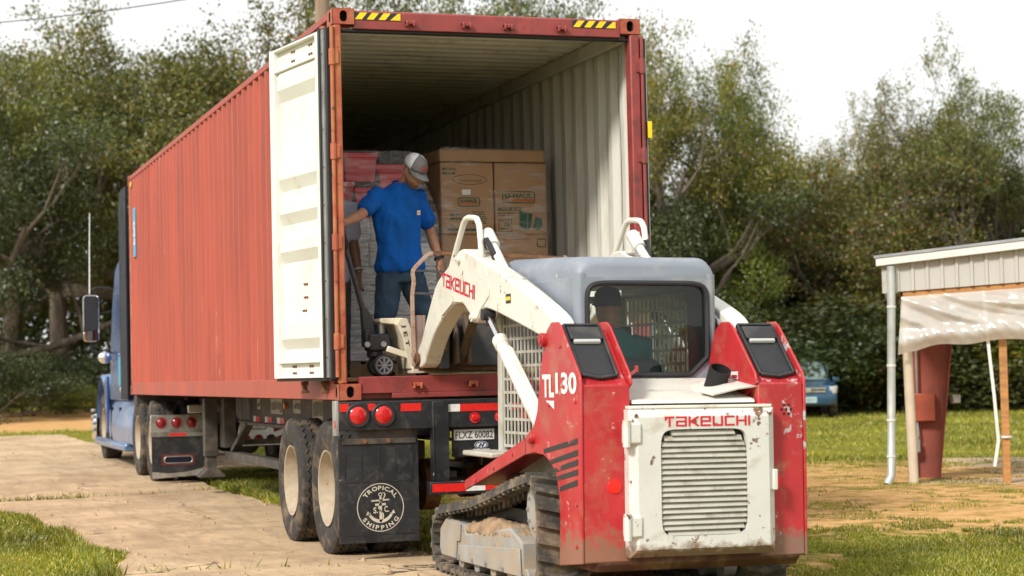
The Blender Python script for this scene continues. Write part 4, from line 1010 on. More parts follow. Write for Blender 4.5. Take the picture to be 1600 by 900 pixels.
ROD = pmat('chrome rod', (.75, .75, .75), .12, 1.0, var=.02)
LOGO = pmat('red logo print', (.58, .012, .030), .45, var=.06)
def glass_mat(name, tint, refl=.10):
    m, n, l, p = new_mat(name); n.remove(p)
    t = n.new('ShaderNodeBsdfTransparent'); t.inputs['Color'].default_value = (*tint, 1); g = n.new('ShaderNodeBsdfGlossy'); g.inputs['Roughness'].default_value = .03
    fr = n.new('ShaderNodeFresnel'); fr.inputs['IOR'].default_value = 1.5; mx = n.new('ShaderNodeMixShader')
    l.new(mathn(n, l, 'ADD', fr.outputs[0], refl), mx.inputs[0]); l.new(t.outputs[0], mx.inputs[1]); l.new(g.outputs[0], mx.inputs[2])
    l.new(mx.outputs[0], n['Material Output'].inputs['Surface']); return m
GLASS = glass_mat('cab glass', (.84, .96, .94), .0)
XC = 1.235
ld = thing('track_loader', 'red and white compact track loader with grey cab, forks reaching into the container', 'loader', (XC, -2.3, 0))
SIDES = (-1, 1)
def X(s, o): return XC+s*o
def xr(s, a, b): return (X(s, a), X(s, b)) if s > 0 else (X(s, b), X(s, a))
side_poly = [(-1.36, .575), (-1.33, .60), (-1.35, .64), (-2.62, .95), (-2.80, 1.03), (-2.87, 1.12), (-2.93, 1.34), (-3.0, 1.5), (-3.06, 1.60), (-3.14, 1.645), (-3.25, 1.645), (-3.30, 1.62), (-3.61, 1.335), (-3.63, 1.29), (-3.62, .27), (-3.24, .23), (-3.26, .5), (-3.25, .64), (-3.2, .76), (-3.11, .82), (-2.99, .86), (-2.81, .87), (-2.62, .85)]
core_poly = [(-2.62, .95), (-2.80, 1.03), (-2.87, 1.12), (-2.93, 1.34), (-3.0, 1.5), (-3.06, 1.59), (-3.16, 1.61), (-3.27, 1.58), (-3.58, 1.285), (-3.62, 1.275), (-3.615, .272), (-3.26, .24), (-3.26, .5), (-3.25, .64), (-3.2, .76), (-3.11, .82), (-2.99, .86), (-2.81, .87), (-2.62, .85)]
for s in SIDES:
    a, b = xr(s, .688, .704); mb = MB(); mb.prism(side_poly, 'x', a, b); sp = mb.build('tower_side', LRED if s < 0 else LREDW, ld, bevel=.005)
    a, b = xr(s, .40, .6875); mb = MB(); mb.prism(core_poly, 'x', a, b); co = mb.build('tower', LRED if s < 0 else LREDW, ld, bevel=.008)
    inner = [(-2.9, 1.25), (-3.0, 1.5), (-3.06, 1.60), (-3.14, 1.645), (-3.25, 1.645), (-3.30, 1.62), (-3.61, 1.335), (-3.63, 1.28), (-3.5, 1.2)]
    a, b = xr(s, .385, .3995); mb = MB(); mb.prism(inner, 'x', a, b); mb.build('tower_inner_plate', LRED, ld, bevel=.004)
    # fender top over the track
    a, b = xr(s, .45, .6875); mb = MB(); mb.prism([(-1.36, .60), (-1.35, .635), (-2.62, .945), (-2.62, .915)], 'x', a, b); mb.build('fender', LRED, ld, bevel=.004)
    # black lamp insert lying in the slope
    d = Vector((0, -.31, -.295)).normalized(); nrm = Vector((0, -.295*-1, 0)); nn = Vector((0, -d.z*-1, 0))
    nn = Vector((0, d.z, -d.y)).normalized()
    if nn.z < 0: nn = -nn
    top = Vector((XC, -3.27, 1.585))
    def sl(o, t, h): return top+Vector((s*o, 0, 0))+d*t+nn*h
    mb = MB()
    outl = [(.445, -.045), (.668, -.045), (.668, .375), (.56, .405), (.45, .385)]
    mb.add([sl(o, t, -.012) for o, t in outl]+[sl(o, t, .006) for o, t in outl], [(0, 1, 2, 3, 4), (5, 6, 7, 8, 9)]+[(i, (i+1) % 5, 5+(i+1) % 5, 5+i) for i in range(5)])
    ins = mb.build('lamp_insert', PLAS, ld, bevel=.006)
    for (o1, t1), (o2, t2) in zip(outl, outl[1:]+outl[:1]):
        mb = MB(); mb.beam(sl(o1, t1, .010), sl(o2, t2, .010), .018, .026, tuple(nn)); mb.build('insert_rim', PLAS, ins, bevel=.006)
    mb = MB(); q = [sl(o, t, .0075) for o, t in ((.465, .145), (.65, .145), (.645, .345), (.56, .375), (.47, .355))]; mb.add(q, [(0, 1, 2, 3, 4)]); mb.build('insert_well', RUBBER, ins, sharp=None)
    mb = MB(); mb.add([sl(o, t, h) for o, t, h in ((.46, -.035, .007), (.655, -.035, .007), (.655, .085, .007), (.46, .085, .007), (.46, -.01, .034), (.655, -.01, .034), (.655, .095, .034), (.46, .095, .034))], [(3,2,1,0),(4,5,6,7),(0,1,5,4),(1,2,6,5),(2,3,7,6),(3,0,4,7)]); mb.build('lamp_hood', PLAS, ins, bevel=.006)
    c = (sl(.45, .149, .045)+sl(.655, .149, .045))/2
    mb = MB(); mb.add([sl(o, t, h) for o, t, h in ((.475, .086, .008), (.64, .086, .008), (.64, .118, .008), (.475, .118, .008), (.475, .086, .030), (.64, .086, .030), (.64, .112, .030), (.475, .112, .030))], [(3,2,1,0),(4,5,6,7),(0,1,5,4),(1,2,6,5),(2,3,7,6),(3,0,4,7)]); mb.build('work_lamp', LENSW, ins, bevel=.006)
    # pins
    for y, z, r in ((-3.03, 1.545, .042), (-2.80, .955, .034)):
        mb = MB(); mb.cyl((X(s, .70), y, z), (X(s, .735), y, z), r, n=18); mb.cyl((X(s, .735), y, z), (X(s, .742), y, z), r*.7, n=6); mb.build('pivot_pin', LREDW, ld, bevel=.004)
    # reflector
    mb = MB(); mb.lathe([(.0, -.008), (.038, -.007), (.043, .0), (.0, .0)], (X(s, .50), -3.618, .70), (0, 1, 0), 22); mb.build('reflector', pmat('red reflector', (.85, .02, .015), .3, var=.05), ld)
# vent stripes painted-over slots on the left side
for i, ((y0, z0), (y1, z1)) in enumerate([((-2.99, .885), (-3.58, .955)), ((-3.11, .825), (-3.58, .89)), ((-3.18, .78), (-3.58, .835)), ((-3.23, .735), (-3.58, .78)), ((-3.27, .675), (-3.57, .72))]):
    for s in SIDES:
        mb = MB(); a, b = xr(s, .7042, .7065); mb.prism([(y0, z0-.014), (y1, z1-.012), (y1, z1+.022), (y0, z0+.012)], 'x', a, b); mb.build('vent_stripe', pmat('worn black stripe', (.03, .028, .028), .6, var=.2, chip=(.42, .05, .05), camt=.6, cscale=6), ld)
WPR = pmat('worn white print', (.80, .79, .76), .5, var=.04, chip=(.5, .05, .05), camt=.2)
lettering('model_letters', 'TL', (X(-1, .7045), -2.98, 1.205), (0, -1, 0), (0, 0, 1), .135, WPR, ld, w=.21, offset=.035, lift=.002)
lettering('model_letters', '130', (X(-1, .7045), -3.215, 1.225), (0, -1, 0), (0, 0, 1), .125, WPR, ld, w=.36, offset=.03, lift=.002)
mb = MB(); mb.add([(X(-1, .7068), -3.04, 1.185), (X(-1, .7068), -3.19, 1.185), (X(-1, .7068), -3.19, 1.135)], [(0, 1, 2)]); mb.build('model_arrow', WPR, ld, sharp=None)
# holes on the right tower
for i in range(7):
    t = R(60*i); q = (0, 0) if i == 6 else (math.cos(t)*.030, math.sin(t)*.030)
    mb = MB(); mb.lathe([(.0, -.001), (.009, -.001), (.009, .002), (.0, .002)], (X(1, .58)+q[0], -3.6185, 1.12+q[1]), (0, 1, 0), 10); mb.build('vent_hole', DARK, ld)
mb = MB(); mb.bx(X(1, .46), X(1, .54), -3.60, -3.598, 1.3, 1.36) ; 
# body between the towers
mb = MB(); mb.prism([(-3.60, .33), (-3.60, 1.16), (-2.95, 1.27), (-1.6, .95), (-1.3, .55), (-1.3, .35)], 'x', X(-1, .385)+.002, X(1, .385)-.002); mb.build('chassis', PLAS, ld)
mb = MB(); mb.prism([(-3.615, 1.165), (-3.60, 1.185), (-2.93, 1.31), (-2.93, 1.28), (-3.55, 1.165)], 'x', X(-1, .384), X(1, .384)); mb.build('engine_hood', LWHT, ld, bevel=.004)
mb = MB(); mb.prism([(-3.612, .262), (-3.55, .215), (-3.0, .21), (-3.0, .33), (-3.612, .30)], 'x', X(-1, .60), X(1, .66)); mb.build('counterweight', pmat('dirty dark red weight', (.10, .035, .028), .7, var=.3, vscale=6, dirt=(.20, .12, .07), damt=.55, dscale=6, bump=.3), ld, bevel=.012)
# rear door with louvres
dx0, dx1, dz0, dz1, yf = .795, 1.695, .30, 1.135, -3.725
mb = MB(); cw = (dx0+dx1)/2; ch = (dz0+dz1)/2; cf = .045
def sup(a, b, e=.22):
    return lambda t: (a*math.copysign(abs(math.cos(t))**e, math.cos(t)), b*math.copysign(abs(math.sin(t))**e, math.sin(t)))
mb.ringplate((cw, yf, ch), (1, 0, 0), (0, 0, 1), dx1-dx0-2*cf, dz1-dz0-2*cf, sup(.268, .302), .035, 0, 0, n=64, back=False)
fr = [(dx0+cf, yf, dz0+cf), (dx1-cf, yf, dz0+cf), (dx1-cf, yf, dz1-cf), (dx0+cf, yf, dz1-cf)]; mid = [(dx0, yf+.035, dz0), (dx1, yf+.035, dz0), (dx1, yf+.035, dz1), (dx0, yf+.035, dz1)]; bk = [(dx0, -3.622, dz0), (dx1, -3.622, dz0), (dx1, -3.622, dz1), (dx0, -3.622, dz1)]
mb.loft([fr, mid, bk], False); rd = mb.build('rear_door', LDOOR, ld, sharp=25)
mb = MB(); mb.bx(cw-.275, cw+.275, yf+.05, yf+.06, ch-.31, ch+.31); mb.build('grille_back', PLAS, rd)
for i in range(19):
    z = ch-.287+i*.0315; w = .266*min(1, (1-abs((z+.01-ch)/.302)**6)**.2)
    mb = MB(); mb.prism([(yf+.048, z-.010), (yf+.006, z-.014), (yf+.004, z-.010), (yf+.026, z+.016), (yf+.048, z+.018)], 'x', cw-w, cw+w); o = mb.build('louvre', GRIL, rd, bevel=.002)
    o.rotation_euler.y = random.uniform(-.008, .008)
strokes('maker_letters', 'TAKEUCHI', (1.002, yf, 1.035), (1, 0, 0), (0, 0, 1), .058, .53, LOGO, rd, lift=.002)
for z in (1.0, .475):
    mb = MB(); mb.bx(.755, .86, yf-.012, yf+.045, z-.06, z+.06); h_ = mb.build('door_hinge', LDOOR, rd, bevel=.012)
    mb = MB(); mb.cyl((.768, yf-.005, z-.075), (.768, yf-.005, z+.075), .022, n=10); mb.build('hinge_barrel', LDOOR, h_)
mb = MB(); mb.bx(dx0+.01, dx1-.01, yf+.03, -3.60, dz1+.002, dz1+.02); mb.build('door_top_strip', LWHT, rd, bevel=.004)
# exhaust and bent flap
mb = MB(); e0 = Vector((1.49, -3.28, 1.20)); e1 = Vector((1.515, -3.40, 1.40))
mb.lathe([(.058, 0), (.062, .0), (.066, .19), (.058, .19)], e0, e1-e0, 22); mb.build('exhaust_pipe', pmat('sooty black pipe', (.008, .008, .009), .7, var=.3), ld)
mb = MB(); mb.lathe([(.0, .0), (.057, .0), (.057, .02), (.0, .02)], e0, e1-e0, 16); mb.build('exhaust_floor', DARK, ld)
mb = MB(); pts = [(-.28, .0), (-.12, .035), (.05, .055), (.22, .03)]; ring = []
for k, (dx_, dz_) in enumerate(pts): ring.append([(1.64+dx_, -3.60, 1.205+dz_), (1.64+dx_, -3.18, 1.245+dz_*1.3), (1.64+dx_, -3.18, 1.253+dz_*1.3), (1.64+dx_, -3.605, 1.214+dz_)])
mb.loft(ring); mb.build('bent_flap', LWHT, ld)
mb = MB(); mb.tube([(.80, -3.52, 1.26), (.90, -3.45, 1.33), (.965, -3.40, 1.36)], .010, 8); mb.cyl((.965, -3.40, 1.345), (.965, -3.40, 1.385), .012, n=8); mb.build('hood_stay', LRED, ld)
# ---- tracks
def track_path(n_arc=10):
    c = [((-1.06, .225), .215), ((-2.945, .22), .215), ((-2.945, .535), .215)]
    pts = []
    def tangent(A, ra, B, rb):
        d = Vector((B[0]-A[0], B[1]-A[1])); L = d.length; d /= L; nrm = Vector((d.y, -d.x)); return nrm   # right-hand side, equal radii
    K = len(c)
    for i in range(K):
        A, ra = c[i]; P_, rp = c[i-1]; N_, rn = c[(i+1) % K]
        n0 = tangent(P_, rp, A, ra); n1 = tangent(A, ra, N_, rn)
        a0 = math.atan2(n0.y, n0.x); a1 = math.atan2(n1.y, n1.x)
        # going clockwise round the outside
        while a1 > a0: a1 -= 2*math.pi
        if a0-a1 > math.pi*1.5: a1 += 2*math.pi
        for k in range(n_arc+1):
            t = a0+(a1-a0)*k/n_arc; pts.append((A[0]+ra*math.cos(t), A[1]+ra*math.sin(t)))
    return pts
raw = track_path()
# order check: the path must keep its interior on the same side; resample evenly
def resample(pts, step):
    P = [Vector(p) for p in pts]+[Vector(pts[0])]; out = []; acc = 0; L = sum((P[i+1]-P[i]).length for i in range(len(P)-1)); n = int(L/step); st = L/n; t = 0; i = 0; used = 0
    for k in range(n):
        target = k*st
        while used+(P[i+1]-P[i]).length < target: used += (P[i+1]-P[i]).length; i += 1
        s_ = (P[i+1]-P[i]); out.append(P[i]+s_*((target-used)/max(1e-9, s_.length)))
    return out
hull = [(-1.06, .01)]
tp = resample(arcpts(-1.06, .225, .215, -90, 82, 10)+[(-1.78, .525), (-2.19, .60), (-2.55, .675)]+arcpts(-2.945, .535, .215, 98, 180, 8)+arcpts(-2.945, .225, .215, 180, 270, 8), .05)
cen = Vector((sum(p.x for p in tp)/len(tp), sum(p.y for p in tp)/len(tp)))
for s in SIDES:
    mb = MB(); a, b = xr(s, .485, .805); rings = []; N = len(tp)
    nor = []
    for i in range(N):
        d = (tp[(i+1) % N]-tp[i-1]).normalized(); q = Vector((d.y, -d.x)); nor.append(q)
    for i in range(N):
        p = tp[i]; q = nor[i]
        i_ = p-q*.042; o_ = p-q*.014
        rings.append([(a, i_.x, i_.y), (b, i_.x, i_.y), (b, o_.x, o_.y), (a, o_.x, o_.y)])
    mb.loft(rings, False, True)
    for i in range(0, N, 2):
        p = tp[i]; q = nor[i]; t = Vector((-q.y, q.x)); c = p-q*.002
        sh = .018
        V_ = []
        for x_, da in ((a, -sh), ((a+b)/2, sh), (b, -sh)):
            for u_, h_ in ((-.021, -.014), (.021, -.014), (.014, .016), (-.014, .016)): w_ = c+t*(u_+da)+q*h_; V_.append((x_, w_.x, w_.y))
        mb.loft([V_[0:4], V_[4:8], V_[8:12]], True)
    for i in range(0, N, 2):   # inner guide teeth
        p = tp[i]; q = nor[i]; c = p-q*.060; mb.box(((a+b)/2, c.x, c.y), (.05, .035, .045)); mb.box((a+.03 if s < 0 else b-.03, (p-q*.048).x, (p-q*.048).y), (.05, .03, .02))
    mb.build('rubber_track', TRK, ld, sharp=30)
    # roller frame
    a, b = xr(s, .56, .765)
    mb = MB(); mb.prism([(-.98, .30), (-1.12, .375), (-1.52, .36), (-1.56, .30), (-2.5, .40), (-2.72, .33), (-2.74, .12), (-1.02, .10)], 'x', a, b); mb.build('roller_frame', UCG, ld, bevel=.015)
    a2, b2 = xr(s, .765, .778)
    mb = MB(); mb.prism([(-.98, .17), (-1.0, .30), (-1.13, .37), (-1.47, .355), (-1.45, .24), (-1.38, .235), (-1.36, .12), (-1.02, .12)], 'x', a2, b2); mb.build('tension_cover', UCG, ld, bevel=.005)
    mb = MB(); mb.prism([(-1.40, .11), (-1.42, .215), (-1.5, .22), (-2.72, .29), (-2.74, .12)], 'x', a2, b2); mb.build('frame_cover', UCG, ld, bevel=.005)
    for y in (-1.45, -1.75, -2.05, -2.4): mb = MB(); mb.bx(*xr(s, .7782, .79), y-.012, y+.012, .125, .15); mb.build('bolt', STEEL, ld)
    # mud heap
    rings = []; rg = random.Random(4)
    for i in range(15):
        y = -1.45-i*.085; e = math.sin(math.pi*min(1, max(0, (i+.4)/14.5))); hz = .08*e+.03*mnoise.noise(Vector((y*6, s, 0)))
        bz = .33+.03*(-1.45-y) if y > -2.5 else .36
        ring = []
        for k in range(7):
            u_ = k/6; o_ = .77-.2*u_+.012*mnoise.noise(Vector((y*8, u_*5, 3))); ring.append((X(s, o_), y, bz+(.0 if k in (0, 6) else hz*math.sin(math.pi*(.25+.6*u_))+.022*mnoise.noise(Vector((y*11, u_*7, 9+s))))))
        rings.append(ring+[(X(s, .57), y, bz-.05), (X(s, .765), y, bz-.05)])
    mb = MB(); mb.loft(rings); md = mb.build('dried_mud', MUD, ld, sharp=60)
    sb = md.modifiers.new('sub', 'SUBSURF'); sb.levels = sb.render_levels = 2
    tx = bpy.data.textures.get('clod') or bpy.data.textures.new('clod', 'CLOUDS'); tx.noise_scale = .035
    dm = md.modifiers.new('d', 'DISPLACE'); dm.texture = tx; dm.strength = .04
    # sprocket, idler, rollers
    mb = MB(); mb.lathe([(.0, .0), (.125, .0), (.132, .008), (.17, .012), (.17, .05), (.0, .05)] if s < 0 else [(.0, 0), (.125, 0), (.132, -.008), (.17, -.012), (.17, -.05), (.0, -.05)], (X(s, .755), -2.945, .535), (1, 0, 0), 30); spk = mb.build('sprocket', UCG, ld, sharp=25)
    for k in range(9): t = 2*math.pi*k/9; mb = MB(); c = Vector((X(s, .757), -2.945+.105*math.cos(t), .535+.105*math.sin(t))); mb.cyl(c, c+Vector((s*.01, 0, 0)), .011, n=6); mb.build('bolt', STEEL, spk)
    mb = MB(); mb.cyl((X(s, .56), -1.06, .225), (X(s, .73), -1.06, .225), .165, n=30); mb.build('idler', UCG, ld, bevel=.01)
    for y in (-1.4, -1.75, -2.1, -2.45, -2.75): mb = MB(); mb.cyl((X(s, .53), y, .11), (X(s, .75), y, .11), .06, n=18); mb.build('track_roller', UCG, ld, bevel=.006)
    mb = MB(); mb.bx(*xr(s, .35, .60), -2.7, -1.3, .25, .50); mb.build('track_mount', PLAS, ld, bevel=.01)
    mb = MB(); mb.bx(*xr(s, .425, .66), -1.80, -1.15, .80, .835); mb.build('cab_step', GRIL, ld, bevel=.01)
# ---- cab
CB = .43; yr_, yf_, zt_, zs_ = -2.90, -1.32, 2.075, .82
def cab_ring(y, top, hw, r=.13):
    return [(X(1, a), y, b) for a, b in [(hw, 1.925)]+arcpts(hw-r, top-r, r, 0, 90, 6)+arcpts(-hw+r, top-r, r, 90, 180, 6)+[(-hw, 1.925)]]
mb = MB(); R_ = []
for y, t, hw in ((-2.915, 1.99, .41), (-2.91, 2.01, .415), (-2.885, 2.035, .425), (-2.84, 2.055, .43), (-2.2, 2.09, .43), (-1.5, 2.12, .43), (-1.36, 2.11, .43), (-1.31, 2.07, .425), (-1.30, 2.02, .42)): R_.append(cab_ring(y, t, hw, .10))
mb.loft(R_, True); roof = mb.build('cab_roof', LGREY, ld, sharp=50)
# rear panel with the window opening
def win(t):
    a, b = sup(.372, .283, .22)(t)
    if a > .25 and b < -.15: k = max(0, (a-.25)/.145+(-b-.15)/.145-1); a -= k*.07; b += k*.07
    return (a, b)
mb = MB(); mb.ringplate((XC, -2.922, 1.612), (1, 0, 0), (0, 0, 1), .80, .628, win, .03, 0, 0, n=72, back=False); mb.build('rear_panel', LGREY, ld, sharp=30)
wt_ = [2*math.pi*(j+.5)/72 for j in range(72)]
mb = MB(); mb.tube([(XC+win(t)[0]*.99, -2.925, 1.612+win(t)[1]*.99) for t in wt_], .016, 8, closed=True); mb.build('window_seal', RUBBER, ld)
mb = MB(); P_ = [(XC+win(t)[0], -2.905, 1.612+win(t)[1]) for t in wt_]; mb.add(P_, [tuple(range(72))]); gl_ = mb.build('rear_window', GLASS, ld, sharp=None, recalc=False)
for s in SIDES:
    mb = MB(); mb.cyl((X(s, .394), -2.882, 1.20), (X(s, .394), -2.882, 1.95), .040, n=20); mb.build('corner_column', LGREY, ld)
    # posts
    mb = MB(); mb.loft([[(X(s, .43), y, z), (X(s, .37), y, z), (X(s, .37), y+.12*1, z), (X(s, .43), y+.12, z)] for y, z in ((-2.90, 1.2), (-2.90, 1.87))]); mb.build('rear_post', LGREY, ld, bevel=.015)
    mb = MB(); mb.bx(*xr(s, .37, .43), -1.40, -1.32, .80, 1.88); mb.build('front_post', GRIL, ld, bevel=.012)
    mb = MB(); mb.bx(*xr(s, .375, .43), -2.9, -1.4, .70, .84); mb.build('side_sill', GRIL, ld, bevel=.006)
    mb = MB(); mb.prism([(-2.88, .84), (-2.88, 1.93), (-1.33, 1.93), (-1.33, 1.86), (-2.40, 1.845), (-2.48, 1.78), (-2.50, .84)], 'x', *xr(s, .420, .434)); mb.build('cab_side_panel', LGREY, ld, bevel=.004)
    # punched side screen
    ys = [-1.40-.018]; 
    def lattice(y0, y1, z0, z1, cy, cz, by, bz):
        ny_ = int(round((y1-y0)/cy)); nz_ = int(round((z1-z0)/cz)); Y = []; Z = []
        for i in range(ny_+1): c = y0+(y1-y0)*i/ny_; Y += [c-by/2, c+by/2]
        for i in range(nz_+1): c = z0+(z1-z0)*i/nz_; Z += [c-bz/2, c+bz/2]
        vs = [(X(s, .415), y, z) for y in Y for z in Z]; m_ = len(Z); fs = []
        for i in range(len(Y)-1):
            for j in range(m_-1):
                if i % 2 and j % 2: continue
                fs.append((i*m_+j, i*m_+j+1, (i+1)*m_+j+1, (i+1)*m_+j))
        return vs, fs
    vs, fs = lattice(-2.46, -1.42, .87, 1.85, .074, .088, .020, .018)
    mb = MB(); mb.add(vs, fs); scn = mb.build('side_screen', GRIL, ld, sharp=None); so = scn.modifiers.new('s', 'SOLIDIFY'); so.thickness = .008
for z0_, z1_ in ((1.83, 1.88), (.80, .95)): mb = MB(); mb.bx(.845, 1.625, -1.335, -1.32, z0_, z1_); mb.build('front_frame', GRIL, ld)
mb = MB(); mb.bx(.80, 1.67, -2.85, -1.33, .68, .72); mb.build('cab_floor', PLAS, ld)
mb = MB(); mb.prism(rrect(1.03, 1.45, 1.02, 1.44, .10), 'y', -2.66, -2.55); mb.build('seat_back', pmat('seat vinyl', (.055, .075, .085), .55, var=.15), ld, bevel=.03)
mb = MB(); mb.bx(.93, 1.37, -2.43, -1.95, .98, 1.10); mb.build('seat_cushion', MATS['seat vinyl'], ld, bevel=.04)
for x in (.87, 1.44):
    mb = MB(); mb.tube([(x, -1.95, .8), (x, -1.92, 1.2), (x+.02, -1.9, 1.32)], .016, 8); mb.ball((x+.02, -1.9, 1.35), (.028, .028, .05), 8); mb.build('control_lever', PLAS, ld)
mb = MB(); mb.bx(1.45, 1.60, -1.75, -1.62, 1.55, 1.66); mb.build('instrument_box', PLAS, ld, bevel=.015)
mb = MB(); mb.lathe([(.0, -.02), (.06, -.016), (.075, .0), (.07, .02), (.0, .02)], (1.28, -1.5, 1.83), (0, 1, 0), 18); mb.build('inside_mirror', LENSW, ld)
# safety decals
mb = MB(); mb.bx(X(-1, .432), X(-1, .4305), -1.72, -1.38, .735, .815); mb.build('white_decal', WHT, ld); 
mb = MB(); mb.bx(X(-1, .4335), X(-1, .4325), -1.56, -1.47, .737, .813); mb.build('yellow_decal', YEL, ld)
# ---- arms
def chaikin(P, n=2):
    for _ in range(n):
        Q = []
        for (a, b), (c, d) in zip(P, P[1:]+P[:1]): Q += [(a*.75+c*.25, b*.75+d*.25), (a*.25+c*.75, b*.25+d*.75)]
        P = Q
    return P
arm_poly = [(-2.98, 1.55), (-3.05, 1.60), (-2.98, 1.69), (-2.45, 1.86), (-1.94, 2.01), (-1.55, 2.115), (-1.30, 2.175), (-1.16, 2.215), (-1.05, 2.215), (-.95, 2.185), (-.78, 2.12), (-.51, 2.04), (-.39, 1.97), (-.20, 1.79), (-.03, 1.60), (.11, 1.52), (.14, 1.48), (.11, 1.43), (.02, 1.40), (-.10, 1.43), (-.13, 1.47), (-.32, 1.62), (-.45, 1.69), (-.60, 1.755), (-.75, 1.81), (-.90, 1.845), (-1.02, 1.85), (-1.14, 1.83), (-1.24, 1.79), (-1.29, 1.74), (-1.33, 1.70), (-1.40, 1.695), (-1.47, 1.72), (-1.54, 1.765), (-1.63, 1.80), (-2.44, 1.64), (-2.86, 1.55)]
for s in SIDES:
    a, b = xr(s, .505, .635); mb = MB(); mb.prism(chaikin(arm_poly), 'x', a, b); am = mb.build('lift_arm', LWHT, ld, bevel=.012)
    # raised rear seam plate and end pins
    a, b = xr(s, .6352, .641); mb = MB(); mb.prism([(-1.62, 2.09), (-1.20, 2.19), (-1.05, 2.20), (-.78, 2.11), (-.42, 1.97), (-.6, 1.77), (-.9, 1.86), (-1.14, 1.845), (-1.31, 1.76), (-1.34, 1.715), (-1.40, 1.71), (-1.46, 1.73), (-1.53, 1.78), (-1.72, 1.86), (-1.74, 1.92)], 'x', a, b); mb.build('arm_cheek', LWHT, am, bevel=.003)
    for y, z, r in ((.03, 1.475, .045), (-1.395, 1.735, .032), (-1.06, 2.15, .03)):
        mb = MB(); mb.cyl((X(s, .64), y, z), (X(s, .665), y, z), r, n=16); mb.cyl((X(s, .665), y, z), (X(s, .675), y, z), r*.5, n=8); mb.build('arm_pin', LWHT if y < 0 else RUST, am, bevel=.003)
    mb = MB(); h0 = [(-.72, 2.10), (-.86, 2.24), (-1.03, 2.395), (-1.09, 2.425), (-1.15, 2.43), (-1.27, 2.42), (-1.35, 2.405), (-1.40, 2.36), (-1.43, 2.25), (-1.45, 2.13)]
    mb.tube([(X(s, .60), y, z) for y, z in h0], .021, 10); mb.build('arm_guard', LWHT, am)
    # tilt cylinder with hoses
    mb = MB(); mb.cyl((X(s, .53), -1.42, 2.26), (X(s, .53), -1.84, 1.97), .030, n=12); mb.cyl((X(s, .53), -1.36, 2.31), (X(s, .53), -1.5, 2.21), .045, n=12); mb.bx(*xr(s, .50, .57), -1.40, -1.30, 2.18, 2.33); mb.build('tilt_cylinder', LWHT, ld, bevel=.004)
    mb = MB()
    for k in range(3): mb.tube([(X(s, .55), -1.38-.03*k, 2.20), (X(s, .58), -1.46-.03*k, 2.26), (X(s, .56), -1.55-.03*k, 2.16), (X(s, .52), -1.5, 2.08)], .011, 6)
    mb.build('hydraulic_hose', RUBBER, ld)
    mb = MB()
    for k in range(2): mb.tube([(X(s, .50), -1.9, 2.0-.04*k), (X(s, .50), -2.5, 1.82-.05*k), (X(s, .49), -2.8, 1.70-.05*k), (X(s, .49), -3.05, 1.56-.05*k), (X(s, .49), -3.1, 1.45)], .017, 8)
    mb.build('steel_pipe', STEEL, ld)
    # lift cylinder
    mb = MB(); mb.cyl((X(s, .61), -1.62, 1.735), (X(s, .61), -1.97, 1.50), .022, n=14); mb.build('cylinder_rod', ROD, ld)
    mb = MB(); mb.cyl((X(s, .61), -1.89, 1.553), (X(s, .61), -2.66, 1.035), .046, n=18); mb.cyl((X(s, .61), -1.86, 1.573), (X(s, .61), -1.93, 1.526), .053, n=18); mb.build('lift_cylinder', LWHT, ld, bevel=.004)
    mb = MB(); mb.tube([(X(s, .60), -2.02, 1.52), (X(s, .60), -2.08, 1.505), (X(s, .60), -2.62, 1.14), (X(s, .60), -2.66, 1.08)], .013, 8); mb.build('cylinder_pipe', LWHT, ld)
    mb = MB(); mb.cyl((X(s, .57), -1.62, 1.745), (X(s, .655), -1.62, 1.745), .04, n=14); mb.tube([(X(s, .59), -1.55, 1.78), (X(s, .62), -1.62, 1.68), (X(s, .60), -1.72, 1.70)], .012, 6); mb.build('cylinder_eye', PLAS, ld)
strokes('arm_letters', 'TAKEUCHI', (X(-1, .6412), -.625, 1.985), (0, -.985, -.165), (0, -.12, .99), .098, .80, LOGO, ld, lift=.002)
mb = MB(); mb.bx(X(-1, .6375), X(-1, .6355), -2.18, -2.08, 1.80, 1.86); dc = mb.build('warning_decal', TBLK, ld); mb = MB(); mb.bx(X(-1, .6385), X(-1, .6377), -2.175, -2.085, 1.818, 1.842); mb.build('decal_band', YEL, dc)
# cross tube, coupler, fork carriage
mb = MB(); mb.cyl((X(-1, .51), -.55, 1.86), (X(1, .51), -.55, 1.86), .06, n=16); mb.build('arm_cross_tube', LWHT, ld)
mb = MB()
mb.bx(.72, 1.75, .04, .08, 1.42, 1.78); mb.bx(.72, .80, -.10, .04, 1.40, 1.80); mb.bx(1.67, 1.75, -.10, .04, 1.40, 1.80); mb.build('coupler', DGRY, ld, bevel=.008)
mb = MB(); mb.bx(.62, 1.85, .082, .13, 1.50, 1.645); mb.build('carriage_bar', DGRY, ld, bevel=.006)
mb = MB(); mb.bx(.62, 1.85, .082, .13, 1.385, 1.43); mb.build('carriage_bar', RUST, ld, bevel=.006)
for x in (.84, .93): mb = MB(); mb.prism([(-.16, 1.44), (.04, 1.42), (.04, 1.76), (-.04, 1.80), (-.12, 1.66)], 'x', x, x+.025); mb.build('coupler_lug', pmat('muddy dark steel', (.075, .055, .04), .8, .2, var=.3, dirt=(.17, .11, .065), damt=.55, dscale=7, chip=(.3, .26, .2), camt=.3), ld, bevel=.006)
mb = MB(); mb.cyl((.90, -.05, 1.46), (.90, -.50, 1.84), .034, n=12); mb.build('coupler_cylinder', MATS['muddy dark steel'], ld)
BLR = pmat('rust over blue grey', (.24, .21, .21), .7, .1, var=.25, vscale=9, dirt=(.30, .16, .10), damt=.6, dscale=6, chip=(.2, .28, .38), camt=.4, cscale=9)
